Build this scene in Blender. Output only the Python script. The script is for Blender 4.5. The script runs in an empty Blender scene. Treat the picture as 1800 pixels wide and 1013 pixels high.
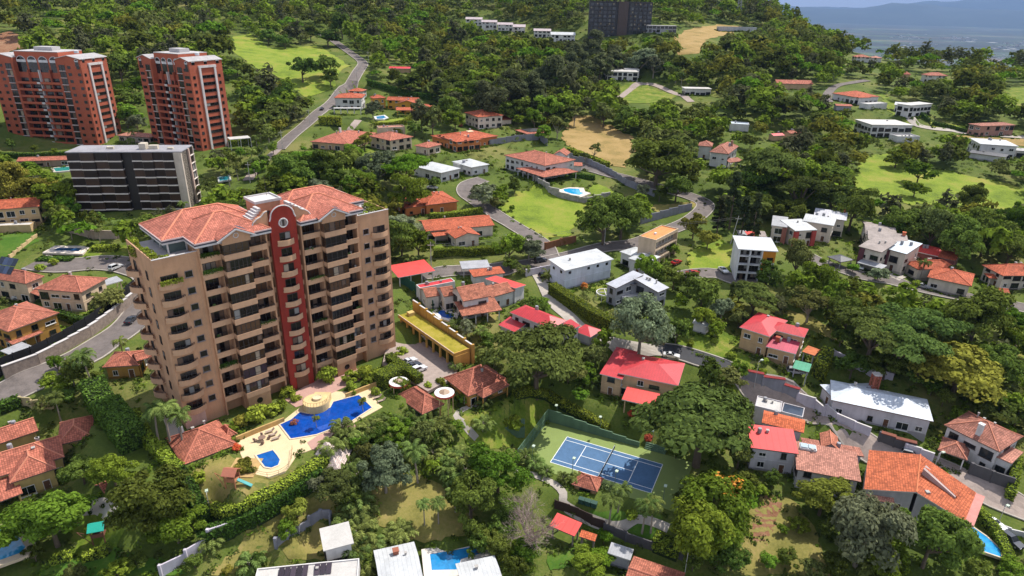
import bpy, math, random
import numpy as np
from mathutils import Vector, Matrix
from mathutils.geometry import delaunay_2d_cdt
rnd=random.Random(7); npr=np.random.RandomState(11)
R=math.radians
SC=bpy.context.scene
COL=SC.collection
# ------------------------------------------------------------------ camera
FPX=1162.1; PITCH=.4074; ROLL=.021; CZ=98.1      # solved from the tennis court (23.77 x 10.97 m) and the tower edges
_cp,_sp=math.cos(PITCH),math.sin(PITCH); _cr,_sr=math.cos(ROLL),math.sin(ROLL)
_R0=np.array([1.,0,0]); _U0=np.array([0,_sp,_cp]); CF=np.array([0,_cp,-_sp])
CR=_cr*_R0+_sr*_U0; CU=-_sr*_R0+_cr*_U0
cam=bpy.data.cameras.new('camera'); camo=bpy.data.objects.new('camera',cam); COL.objects.link(camo)
cam.sensor_width=36; cam.lens=36*FPX/1800; cam.clip_start=1; cam.clip_end=120000
m=Matrix(((CR[0],CU[0],-CF[0],0),(CR[1],CU[1],-CF[1],0),(CR[2],CU[2],-CF[2],CZ),(0,0,0,1)))
camo.matrix_world=m; SC.camera=camo
# ------------------------------------------------------------------ sky, sun, exposure
HAZE_D=3.6e-5
SUN_AZ=R(50); SUN_EL=R(57)                        # azimuth to the right of the view direction (+Y)
W=bpy.data.worlds.new('World'); SC.world=W; W.use_nodes=True
nt=W.node_tree; bg=nt.nodes['Background']
sky=nt.nodes.new('ShaderNodeTexSky'); sky.sky_type='NISHITA'; sky.sun_disc=False
sky.sun_elevation=SUN_EL; sky.sun_rotation=SUN_AZ; sky.altitude=1200; sky.air_density=1.0; sky.dust_density=2.0; sky.ozone_density=1.0
tc=nt.nodes.new('ShaderNodeTexCoord')
def wn(t,**k):
    n=nt.nodes.new(t)
    for a,b in k.items(): setattr(n,a,b)
    return n
mp=wn('ShaderNodeMapping'); mp.inputs['Scale'].default_value=(1.6,1.6,6.0)
nz=wn('ShaderNodeTexNoise'); nz.inputs['Scale'].default_value=2.2; nz.inputs['Detail'].default_value=7; nz.inputs['Roughness'].default_value=.62
rp=wn('ShaderNodeValToRGB'); rp.color_ramp.elements[0].position=.42; rp.color_ramp.elements[1].position=.60
mx=wn('ShaderNodeMixRGB'); mx.inputs['Color2'].default_value=(5.6,5.7,6.0,1)
nt.links.new(tc.outputs['Generated'],mp.inputs['Vector']); nt.links.new(mp.outputs[0],nz.inputs['Vector'])
sx_=wn('ShaderNodeSeparateXYZ'); nt.links.new(tc.outputs['Generated'],sx_.inputs[0]); hzr=wn('ShaderNodeMapRange'); hzr.inputs[1].default_value=0; hzr.inputs[2].default_value=.3; hzr.inputs[3].default_value=.2; hzr.inputs[4].default_value=0; nt.links.new(sx_.outputs['Z'],hzr.inputs[0])
cad=wn('ShaderNodeMath',operation='ADD'); nt.links.new(nz.outputs['Fac'],cad.inputs[0]); nt.links.new(hzr.outputs[0],cad.inputs[1]); nt.links.new(cad.outputs[0],rp.inputs['Fac']); nt.links.new(rp.outputs['Color'],mx.inputs['Fac'])
nt.links.new(sky.outputs[0],mx.inputs['Color1']); nt.links.new(mx.outputs[0],bg.inputs['Color'])
bg.inputs['Strength'].default_value=.15
sl=bpy.data.lights.new('sun','SUN'); sl.energy=4.9; sl.angle=R(.55); sl.color=(1,.95,.86)
so=bpy.data.objects.new('sun',sl); COL.objects.link(so)
sd=Vector((math.sin(SUN_AZ)*math.cos(SUN_EL),math.cos(SUN_AZ)*math.cos(SUN_EL),math.sin(SUN_EL)))
so.rotation_euler=sd.to_track_quat('Z','Y').to_euler(); so.location=(0,0,400)
vs=SC.view_settings; vs.view_transform='Standard'; vs.look='None'; vs.gamma=1; vs.exposure=.36; vs.use_curve_mapping=False
SC.cycles.max_bounces=6; SC.cycles.diffuse_bounces=4; SC.cycles.glossy_bounces=2; SC.cycles.transmission_bounces=4; SC.cycles.transparent_max_bounces=8
SC.cycles.volume_bounces=0; SC.cycles.use_adaptive_sampling=True; SC.cycles.adaptive_threshold=.015; SC.cycles.use_denoising=True
SC.cycles.sample_clamp_indirect=4
# ------------------------------------------------------------------ photo geometry -> place
def ray(px,py): return CF+(px-900)/FPX*CR-(py-506.5)/FPX*CU
def P2(p):
    q=np.asarray(p,float)-np.array([0,0,CZ]); d=q@CF
    return 900+FPX*(q@CR)/d,506.5-FPX*(q@CU)/d,d
def atz(px,py,z):
    r=ray(px,py); t=(z-CZ)/r[2]; return np.array([r[0]*t,r[1]*t,z])
# terrain heights: surveyed points (photo x, photo y, height above the tennis court)
CTL=[(100,1000,2),(400,1000,-1),(700,1000,-4),(950,1000,-5),(1200,1000,-5),(1500,1000,-4),(1780,1000,-3),
(80,800,6),(250,870,4),(470,900,4),(650,900,1),(850,850,0),(1060,810,0),(1250,800,1),(1400,900,-1),(1600,850,0),(1780,850,1),
(600,720,10),(430,800,9.5),(330,750,10),(735,650,11),(850,690,7),(700,610,11),(900,620,12),(1000,560,14),
(0,680,12),(130,640,12),(240,520,14),(50,560,14),(150,480,16),(0,430,18),(150,440,18),
(250,380,23),(370,360,23),(430,300,26),(60,300,24),(100,260,26),(350,260,27),(420,250,27.5),
(510,240,35),(560,190,42),(620,120,54),(595,75,62),(640,190,36),(700,200,36),(690,260,31),(820,240,32),(860,210,36),(800,300,27),
(960,290,26),(1000,345,22),(760,360,22),(810,400,20),(950,360,20),(960,400,18),(1060,240,30),(1050,290,27),(990,450,16),(1180,440,17),
(850,500,14),(980,590,13),(1110,500,14.5),(1130,600,9),(1130,670,7),(1160,700,5),(1330,480,16),(1250,470,16),(1400,420,19),
(1550,440,18),(1650,480,15),(1780,470,15),(1350,600,10),(1240,600,10),(1300,540,12.5),(1500,600,12),(1700,600,13),
(1530,700,7),(1380,740,3.5),(1450,800,1.5),(1700,760,4),(1790,680,7),(1180,340,22),(1280,290,27),(1650,330,23),(1500,300,27),(1780,330,24),
(1570,230,34),(1760,265,31),(1750,225,35),(1525,185,44),(1600,190,41),(1490,160,47),(1640,140,47),(1780,170,44),
(1090,130,45),(1120,150,42),(900,150,42),(760,150,44),(1000,180,38),(1200,200,37),(1350,150,45),
(1085,70,72),(1200,80,69),(900,60,68),(1000,60,70),(800,70,62),(700,30,82),(500,100,56),(300,60,70),(200,45,74),(60,60,72),(0,120,55),(300,130,52)]
WPT=[(-500,1000,150),(-200,1000,150),(100,1000,140),(300,900,104),(-700,700,110),(-600,450,60),(-500,250,30),(330,700,58),(430,690,49),(520,690,47),(650,660,45),(800,620,40),
(450,850,20),(650,850,10),(850,850,0),(550,1050,-40),(850,1050,-60),(1000,600,10),(700,400,30),(600,200,10),(400,100,0),(250,60,-4),(0,50,-8),(-200,60,0),(-350,120,10),(200,760,84),(60,720,92)]
_pts=np.array([atz(*c) for c in CTL]+[np.array(w,float) for w in WPT]); _pts[:,:2]/=100
def _phi(r2): return .5*r2*np.log(r2+1e-9)
_n=len(_pts); _d2=((_pts[:,None,:2]-_pts[None,:,:2])**2).sum(-1)
_K=_phi(_d2)+np.eye(_n)*.12; _Pm=np.c_[np.ones(_n),_pts[:,:2]]
_A=np.block([[_K,_Pm],[_Pm.T,np.zeros((3,3))]]); _sol=np.linalg.solve(_A,np.r_[_pts[:,2],0,0,0])
GX0,GX1,GY0,GY1,GS=-800.,1100.,30.,1100.,5.
_gx=np.arange(GX0,GX1+1,GS); _gy=np.arange(GY0,GY1+1,GS)
_XX,_YY=np.meshgrid(_gx/100,_gy/100)
_G=_sol[_n]+_sol[_n+1]*_XX+_sol[_n+2]*_YY
for i in range(_n): _G+=_sol[i]*_phi((_XX-_pts[i,0])**2+(_YY-_pts[i,1])**2)
_G=np.clip(_G,-90,170)
def H0(x,y):
    u=np.clip((np.asarray(x,float)-GX0)/GS,0,len(_gx)-1.001); v=np.clip((np.asarray(y,float)-GY0)/GS,0,len(_gy)-1.001)
    i=u.astype(int); j=v.astype(int); a=u-i; b=v-j
    return _G[j,i]*(1-a)*(1-b)+_G[j,i+1]*a*(1-b)+_G[j+1,i]*(1-a)*b+_G[j+1,i+1]*a*b
PADS=[]                                            # (x,y,half w,half d,angle,z,blend): levelled ground under buildings and courts
def H(x,y):
    x=np.asarray(x,float); y=np.asarray(y,float); z=H0(x,y)
    for (cx,cy,hw,hd,an,pz,bl) in PADS:
        near=(np.abs(x-cx)<hw+hd+bl)&(np.abs(y-cy)<hw+hd+bl)
        if not near.any(): continue
        c,s=math.cos(an),math.sin(an); dx=x-cx; dy=y-cy
        u=np.abs(dx*c+dy*s)-hw; v=np.abs(-dx*s+dy*c)-hd
        d=np.hypot(np.maximum(u,0),np.maximum(v,0)); t=np.clip(1-d/bl,0,1); t=t*t*(3-2*t)
        z=z*(1-t)+pz*t
    return z
_TS=60*np.power(1.0115,np.arange(260))
def _hit(px,py,h,Hf):
    r=ray(px,py); hd=math.hypot(r[0],r[1]); r=r/hd
    f=CZ+r[2]*_TS-h-Hf(r[0]*_TS,r[1]*_TS)
    k=np.where(f<0)[0]
    if len(k)==0 or k[0]==0:
        t=_TS[-1] if len(k)==0 else _TS[0]
    else:
        k=k[0]; lo,hi=_TS[k-1],_TS[k]
        for _ in range(14):
            m_=.5*(lo+hi)
            if CZ+r[2]*m_-h-float(Hf(r[0]*m_,r[1]*m_))<0: hi=m_
            else: lo=m_
        t=.5*(lo+hi)
    return np.array([r[0]*t,r[1]*t,CZ+r[2]*t])
def U0(px,py,h=0.): return _hit(px,py,h,H0)
def U(px,py,h=0.): return _hit(px,py,h,H)
# ------------------------------------------------------------------ materials
MATS={}
def newmat(key):
    m=bpy.data.materials.new(key); m.use_nodes=True; return m,m.node_tree,m.node_tree.nodes['Principled BSDF']
def nd(t,typ,**k):
    n=t.nodes.new(typ)
    for a,b in k.items():
        if a in n.inputs: n.inputs[a].default_value=b
        else: setattr(n,a,b)
    return n
def c4(c): return (c[0],c[1],c[2],1)
def mul(c,f): return tuple(min(1,x*f) for x in c)
def plain(key,c,rough=.7,metal=0,var=.18,scale=.6,bump=0,spec=.3):
    k=(key,c,rough)
    if k in MATS: return MATS[k]
    m,t,b=newmat(key); L=t.links.new
    co=nd(t,'ShaderNodeTexCoord'); n1=nd(t,'ShaderNodeTexNoise',Scale=scale,Detail=6.,Roughness=.65)
    L(co.outputs['Object'],n1.inputs['Vector'])
    n2=nd(t,'ShaderNodeTexNoise',Scale=scale*9,Detail=3.); L(co.outputs['Object'],n2.inputs['Vector'])
    ad=nd(t,'ShaderNodeMath',operation='MULTIPLY_ADD'); ad.inputs[1].default_value=.4; L(n2.outputs['Fac'],ad.inputs[0]); L(n1.outputs['Fac'],ad.inputs[2])
    r=nd(t,'ShaderNodeMapRange'); r.inputs[1].default_value=.4; r.inputs[2].default_value=1.; r.inputs[3].default_value=1-var; r.inputs[4].default_value=1+var
    L(ad.outputs[0],r.inputs[0])
    v=nd(t,'ShaderNodeVectorMath',operation='SCALE'); v.inputs[0].default_value=c[:3]; L(r.outputs[0],v.inputs['Scale'])
    L(v.outputs[0],b.inputs['Base Color']); b.inputs['Roughness'].default_value=rough; b.inputs['Metallic'].default_value=metal; b.inputs['Specular IOR Level'].default_value=spec
    if bump:
        bp=nd(t,'ShaderNodeBump',Strength=bump,Distance=.05); L(n2.outputs['Fac'],bp.inputs['Height']); L(bp.outputs[0],b.inputs['Normal'])
    MATS[k]=m; return m
def stucco(c):
    k=('stucco',tuple(c))
    if k in MATS: return MATS[k]
    m,t,b=newmat('stucco'); L=t.links.new
    co=nd(t,'ShaderNodeTexCoord'); mp=nd(t,'ShaderNodeMapping'); mp.inputs['Scale'].default_value=(.7,.7,.06); L(co.outputs['Object'],mp.inputs['Vector'])
    st=nd(t,'ShaderNodeTexNoise',Scale=1.,Detail=5.,Roughness=.6); L(mp.outputs[0],st.inputs['Vector'])
    n1=nd(t,'ShaderNodeTexNoise',Scale=.22,Detail=7.,Roughness=.7); L(co.outputs['Object'],n1.inputs['Vector'])
    a=nd(t,'ShaderNodeMapRange'); a.inputs[1].default_value=.38; a.inputs[2].default_value=.68; a.inputs[3].default_value=1.07; a.inputs[4].default_value=.90; L(st.outputs['Fac'],a.inputs[0])
    d=nd(t,'ShaderNodeMapRange'); d.inputs[1].default_value=.35; d.inputs[2].default_value=.7; d.inputs[3].default_value=1.1; d.inputs[4].default_value=.84; L(n1.outputs['Fac'],d.inputs[0])
    q=nd(t,'ShaderNodeMath',operation='MULTIPLY'); L(a.outputs[0],q.inputs[0]); L(d.outputs[0],q.inputs[1])
    v=nd(t,'ShaderNodeVectorMath',operation='SCALE'); v.inputs[0].default_value=c[:3]; L(q.outputs[0],v.inputs['Scale']); L(v.outputs[0],b.inputs['Base Color'])
    b.inputs['Roughness'].default_value=.88; b.inputs['Specular IOR Level'].default_value=.15
    MATS[k]=m; return m
def tile(c,wear=.5):
    k=('tile',c,wear)
    if k in MATS: return MATS[k]
    m,t,b=newmat('clay_tile'); L=t.links.new
    uv=nd(t,'ShaderNodeUVMap'); uv.uv_map='UVMap'
    br=nd(t,'ShaderNodeTexBrick'); br.offset=.0; br.inputs['Scale'].default_value=1.; br.inputs['Brick Width'].default_value=.42; br.inputs['Row Height'].default_value=.48
    br.inputs['Mortar Size'].default_value=.045; br.inputs['Mortar Smooth'].default_value=.6; br.inputs['Bias'].default_value=0
    br.inputs['Color1'].default_value=c4(mul(c,.72)); br.inputs['Color2'].default_value=c4(mul(c,1.3)); br.inputs['Mortar'].default_value=c4(mul(c,.42))
    L(uv.outputs[0],br.inputs['Vector'])
    co=nd(t,'ShaderNodeTexCoord'); n1=nd(t,'ShaderNodeTexNoise',Scale=.5,Detail=7.,Roughness=.7); L(co.outputs['Object'],n1.inputs['Vector'])
    rp=nd(t,'ShaderNodeMapRange'); rp.inputs[1].default_value=.35; rp.inputs[2].default_value=.72; rp.inputs[3].default_value=1.18; rp.inputs[4].default_value=1-.55*wear
    L(n1.outputs['Fac'],rp.inputs[0])
    v=nd(t,'ShaderNodeVectorMath',operation='SCALE'); L(br.outputs['Color'],v.inputs[0]); L(rp.outputs[0],v.inputs['Scale'])
    L(v.outputs[0],b.inputs['Base Color']); b.inputs['Roughness'].default_value=.8; b.inputs['Specular IOR Level'].default_value=.2
    bp=nd(t,'ShaderNodeBump',Strength=.5,Distance=.06); L(br.outputs['Fac'],bp.inputs['Height']); bp.invert=True; L(bp.outputs[0],b.inputs['Normal'])
    MATS[k]=m; return m
def metalroof(c,rough=.45,per=.7,wear=.25):
    k=('mroof',c,rough,per)
    if k in MATS: return MATS[k]
    m,t,b=newmat('sheet_roof'); L=t.links.new
    uv=nd(t,'ShaderNodeUVMap'); uv.uv_map='UVMap'
    wv=nd(t,'ShaderNodeTexWave',wave_type='BANDS',bands_direction='X',wave_profile='SAW'); wv.inputs['Scale'].default_value=.314/per
    L(uv.outputs[0],wv.inputs['Vector'])
    r=nd(t,'ShaderNodeMapRange'); r.inputs[1].default_value=.84; r.inputs[2].default_value=1; r.inputs[3].default_value=1; r.inputs[4].default_value=.7; L(wv.outputs['Fac'],r.inputs[0])
    co=nd(t,'ShaderNodeTexCoord'); n1=nd(t,'ShaderNodeTexNoise',Scale=.35,Detail=7.,Roughness=.7); L(co.outputs['Object'],n1.inputs['Vector'])
    r2=nd(t,'ShaderNodeMapRange'); r2.inputs[1].default_value=.35; r2.inputs[2].default_value=.75; r2.inputs[3].default_value=1.1; r2.inputs[4].default_value=1-wear; L(n1.outputs['Fac'],r2.inputs[0])
    mm=nd(t,'ShaderNodeMath',operation='MULTIPLY'); L(r.outputs[0],mm.inputs[0]); L(r2.outputs[0],mm.inputs[1])
    v=nd(t,'ShaderNodeVectorMath',operation='SCALE'); v.inputs[0].default_value=c[:3]; L(mm.outputs[0],v.inputs['Scale'])
    L(v.outputs[0],b.inputs['Base Color']); b.inputs['Roughness'].default_value=rough; b.inputs['Specular IOR Level'].default_value=.35
    bp=nd(t,'ShaderNodeBump',Strength=.4,Distance=.06); L(wv.outputs['Fac'],bp.inputs['Height']); L(bp.outputs[0],b.inputs['Normal'])
    MATS[k]=m; return m
def glass(c=(.012,.014,.016),rough=.08):
    k=('glass',c,rough)
    if k in MATS: return MATS[k]
    m,t,b=newmat('window_glass'); L=t.links.new
    oi=nd(t,'ShaderNodeObjectInfo'); r=nd(t,'ShaderNodeMapRange'); r.inputs[3].default_value=.4; r.inputs[4].default_value=2.2; L(oi.outputs['Random'],r.inputs[0])
    v=nd(t,'ShaderNodeVectorMath',operation='SCALE'); v.inputs[0].default_value=c; L(r.outputs[0],v.inputs['Scale']); L(v.outputs[0],b.inputs['Base Color'])
    b.inputs['Roughness'].default_value=rough; b.inputs['Specular IOR Level'].default_value=.45
    MATS[k]=m; return m
def water(c):
    k=('water',c)
    if k in MATS: return MATS[k]
    m,t,b=newmat('pool_water'); L=t.links.new
    co=nd(t,'ShaderNodeTexCoord'); n1=nd(t,'ShaderNodeTexNoise',Scale=.9,Detail=4.,Distortion=.6); L(co.outputs['Object'],n1.inputs['Vector'])
    r=nd(t,'ShaderNodeMapRange'); r.inputs[1].default_value=.3; r.inputs[2].default_value=.7; r.inputs[3].default_value=.8; r.inputs[4].default_value=1.2; L(n1.outputs['Fac'],r.inputs[0])
    v=nd(t,'ShaderNodeVectorMath',operation='SCALE'); v.inputs[0].default_value=c; L(r.outputs[0],v.inputs['Scale']); L(v.outputs[0],b.inputs['Base Color'])
    b.inputs['Roughness'].default_value=.06; b.inputs['Specular IOR Level'].default_value=.5
    bp=nd(t,'ShaderNodeBump',Strength=.12,Distance=.1); L(n1.outputs['Fac'],bp.inputs['Height']); L(bp.outputs[0],b.inputs['Normal'])
    MATS[k]=m; return m
def turf(key,ca,cb,cc=None,scale=.06,rough=.9,bump=.4):
    k=('turf',key)
    if k in MATS: return MATS[k]
    m,t,b=newmat(key); L=t.links.new
    co=nd(t,'ShaderNodeTexCoord')
    n1=nd(t,'ShaderNodeTexNoise',Scale=scale,Detail=9.,Roughness=.68); L(co.outputs['Object'],n1.inputs['Vector'])
    n2=nd(t,'ShaderNodeTexNoise',Scale=1.7,Detail=5.,Roughness=.7); L(co.outputs['Object'],n2.inputs['Vector'])
    mx=nd(t,'ShaderNodeMath',operation='MULTIPLY_ADD'); mx.inputs[1].default_value=.45; L(n2.outputs['Fac'],mx.inputs[0]); L(n1.outputs['Fac'],mx.inputs[2])
    rp=nd(t,'ShaderNodeValToRGB'); e=rp.color_ramp.elements; e[0].position=.52; e[0].color=c4(ca); e[1].position=.92; e[1].color=c4(cc or mul(cb,1.1))
    q=e.new(.72); q.color=c4(cb); L(mx.outputs[0],rp.inputs['Fac']); L(rp.outputs[0],b.inputs['Base Color'])
    b.inputs['Roughness'].default_value=rough; b.inputs['Specular IOR Level'].default_value=.1
    bp=nd(t,'ShaderNodeBump',Strength=bump,Distance=.3); L(n2.outputs['Fac'],bp.inputs['Height']); L(bp.outputs[0],b.inputs['Normal'])
    MATS[k]=m; return m
def leafmat(key,c,trans=.4,hue=.022):
    k=('leaf',key)
    if k in MATS: return MATS[k]
    m=bpy.data.materials.new(key); m.use_nodes=True; t=m.node_tree; t.nodes.clear(); L=t.links.new
    out=nd(t,'ShaderNodeOutputMaterial'); g=nd(t,'ShaderNodeNewGeometry'); oi=nd(t,'ShaderNodeObjectInfo')
    hs=nd(t,'ShaderNodeHueSaturation'); hs.inputs['Color'].default_value=c4(c)
    a=nd(t,'ShaderNodeMapRange'); a.inputs[3].default_value=.5-hue; a.inputs[4].default_value=.5+hue*1.3; L(oi.outputs['Random'],a.inputs[0]); L(a.outputs[0],hs.inputs['Hue'])
    b=nd(t,'ShaderNodeMapRange'); b.inputs[3].default_value=.5; b.inputs[4].default_value=1.6; L(g.outputs['Random Per Island'],b.inputs[0])
    q=nd(t,'ShaderNodeMath',operation='MULTIPLY'); b2=nd(t,'ShaderNodeMapRange'); b2.inputs[3].default_value=.62; b2.inputs[4].default_value=1.35
    fr=nd(t,'ShaderNodeMath',operation='FRACT'); ml=nd(t,'ShaderNodeMath',operation='MULTIPLY'); ml.inputs[1].default_value=7.31; L(oi.outputs['Random'],ml.inputs[0]); L(ml.outputs[0],fr.inputs[0]); L(fr.outputs[0],b2.inputs[0])
    L(b.outputs[0],q.inputs[0]); L(b2.outputs[0],q.inputs[1]); L(q.outputs[0],hs.inputs['Value'])
    d=nd(t,'ShaderNodeBsdfDiffuse'); tr=nd(t,'ShaderNodeBsdfTranslucent'); mxs=nd(t,'ShaderNodeMixShader'); mxs.inputs[0].default_value=trans
    L(hs.outputs[0],d.inputs['Color']); L(hs.outputs[0],tr.inputs['Color']); L(d.outputs[0],mxs.inputs[1]); L(tr.outputs[0],mxs.inputs[2]); L(mxs.outputs[0],out.inputs['Surface'])
    MATS[k]=m; return m
# ------------------------------------------------------------------ mesh helpers
class MB:
    def __init__(s): s.v=[]; s.f=[]; s.m=[]
    def poly(s,pts,mi=0):
        i=len(s.v); s.v+= [tuple(map(float,p)) for p in pts]; s.f.append(tuple(range(i,i+len(pts)))); s.m.append(mi)
    def hexa(s,b,t,mi=0):                          # bottom quad, top quad (both counter-clockwise seen from above)
        i=len(s.v); s.v+=[tuple(map(float,p)) for p in b]+[tuple(map(float,p)) for p in t]; n=len(b)
        s.f.append(tuple(range(i+n-1,i-1,-1))); s.f.append(tuple(range(i+n,i+2*n)))
        for k in range(n): s.f.append((i+k,i+(k+1)%n,i+n+(k+1)%n,i+n+k))
        s.m+=[mi]*(n+2)
    def box(s,x0,x1,y0,y1,z0,z1,mi=0):
        if x1<x0: x0,x1=x1,x0
        if y1<y0: y0,y1=y1,y0
        q=[(x0,y0),(x1,y0),(x1,y1),(x0,y1)]
        s.hexa([(a,b,z0) for a,b in q],[(a,b,z1) for a,b in q],mi)
    def bar(s,p,q,r,n=5,r2=None,mi=0):
        p=Vector(p); q=Vector(q); d=(q-p)
        if d.length<1e-6: return
        d.normalize(); u=d.orthogonal().normalized(); w=d.cross(u); r2=r if r2 is None else r2
        A=[p+(u*math.cos(k*2*math.pi/n)+w*math.sin(k*2*math.pi/n))*r for k in range(n)]
        B=[q+(u*math.cos(k*2*math.pi/n)+w*math.sin(k*2*math.pi/n))*r2 for k in range(n)]
        s.hexa(A,B,mi)
    def lathe(s,prof,n=16,c=(0,0,0),mi=0):
        i=len(s.v)
        for (r,z) in prof:
            for k in range(n): s.v.append((c[0]+r*math.cos(2*math.pi*k/n),c[1]+r*math.sin(2*math.pi*k/n),c[2]+z))
        for j in range(len(prof)-1):
            for k in range(n):
                s.f.append((i+j*n+k,i+j*n+(k+1)%n,i+(j+1)*n+(k+1)%n,i+(j+1)*n+k)); s.m.append(mi)
    def mesh(s,mats,uv=False,name='m'):
        me=bpy.data.meshes.new(name); me.from_pydata(s.v,[],s.f)
        for mt in (mats if isinstance(mats,(list,tuple)) else [mats]): me.materials.append(mt)
        if any(s.m): me.polygons.foreach_set('material_index',s.m)
        if uv: add_uv(me)
        me.update(); return me
    def build(s,name,mats,parent=None,uv=False,loc=None):
        return link(name,s.mesh(mats,uv,name),parent,loc)
def add_uv(me):
    l=me.uv_layers.new(name='UVMap'); vz=Vector((0,0,1))
    for p in me.polygons:
        n=p.normal
        if abs(n.z)>.995 or abs(n.z)<.02:
            vv=[me.vertices[i].co for i in p.vertices]; h=(vv[1]-vv[0]); h.z=0
            if h.length<1e-5: h=Vector((1,0,0))
            h.normalize()
        else: h=vz.cross(n).normalized()
        sv=n.cross(h)
        for li in p.loop_indices:
            co=me.vertices[me.loops[li].vertex_index].co; l.data[li].uv=(co.dot(h),co.dot(sv))
def link(name,me,parent=None,loc=None,rz=0,scale=None):
    o=bpy.data.objects.new(name,me); COL.objects.link(o)
    if parent is not None: o.parent=parent
    if loc is not None: o.location=loc
    if rz: o.rotation_euler=(0,0,rz)
    if scale is not None: o.scale=scale
    return o
def tag(o,label,cat,group=None,kind=None):
    if label: o['label']=label
    if cat: o['category']=cat
    if group: o['group']=group
    if kind: o['kind']=kind
    return o
def thing(name,label,cat,loc=(0,0,0),rz=0,group=None):
    o=bpy.data.objects.new(name,None); COL.objects.link(o); o.location=loc; o.rotation_euler=(0,0,rz); o.empty_display_size=.5
    return tag(o,label,cat,group)
def struct(o): o['kind']='structure'; return o
# ------------------------------------------------------------------ buildings: survey (eave corners read from the photo)
TERRA=(.38,.130,.085); ORANGE=(.42,.105,.052); BROWN=(.27,.10,.065); PINKT=(.42,.19,.14); REDM=(.56,.035,.04); SALM=(.47,.040,.048); BRRED=(.60,.06,.05)
ROOF={'t':lambda:tile(TERRA,.75),'o':lambda:tile(ORANGE,.6),'b':lambda:tile(BROWN,.6),'p':lambda:tile(PINKT,.5),'tb':lambda:tile((.36,.13,.08),.9),
'r':lambda:metalroof(REDM),'s':lambda:metalroof(SALM),'R':lambda:metalroof(BRRED,.5,1.2,.15),'w':lambda:metalroof((.47,.48,.49),.5,.8,.3),'g':lambda:metalroof((.34,.34,.36),.5,.6,.4),
'gb':lambda:metalroof((.30,.25,.23),.7,.5,.5),'wb':lambda:metalroof((.50,.56,.62),.5,.8,.2),'d':lambda:metalroof((.07,.07,.08),.5,.6,.3),'O':lambda:metalroof((.62,.22,.06),.6,2,.2),
'gr':lambda:metalroof((.06,.28,.17),.6,.9,.3),'dg':lambda:glass((.03,.04,.06),.1),'cw':lambda:plain('roof_membrane',(.46,.44,.42),.8,0,.2,.3),'cg':lambda:plain('roof_membrane',(.36,.35,.35),.8,0,.25,.3),
'rs':lambda:metalroof((.42,.05,.09),.5,1.0,.3),'tw':lambda:tile((.62,.50,.46),.3),'ru':lambda:plain('rusty_sheet',(.45,.13,.05),.8,0,.5,.8),'or':lambda:tile((.50,.12,.05),.2)}
CREAM=(.56,.40,.22);TAN=(.50,.34,.20);OCH=(.42,.23,.06);WHITE=(.56,.54,.53);LILAC=(.47,.44,.46);ORW=(.48,.17,.06);YEL=(.52,.27,.04);GREY=(.30,.30,.33);PALE=(.60,.52,.44)
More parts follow.
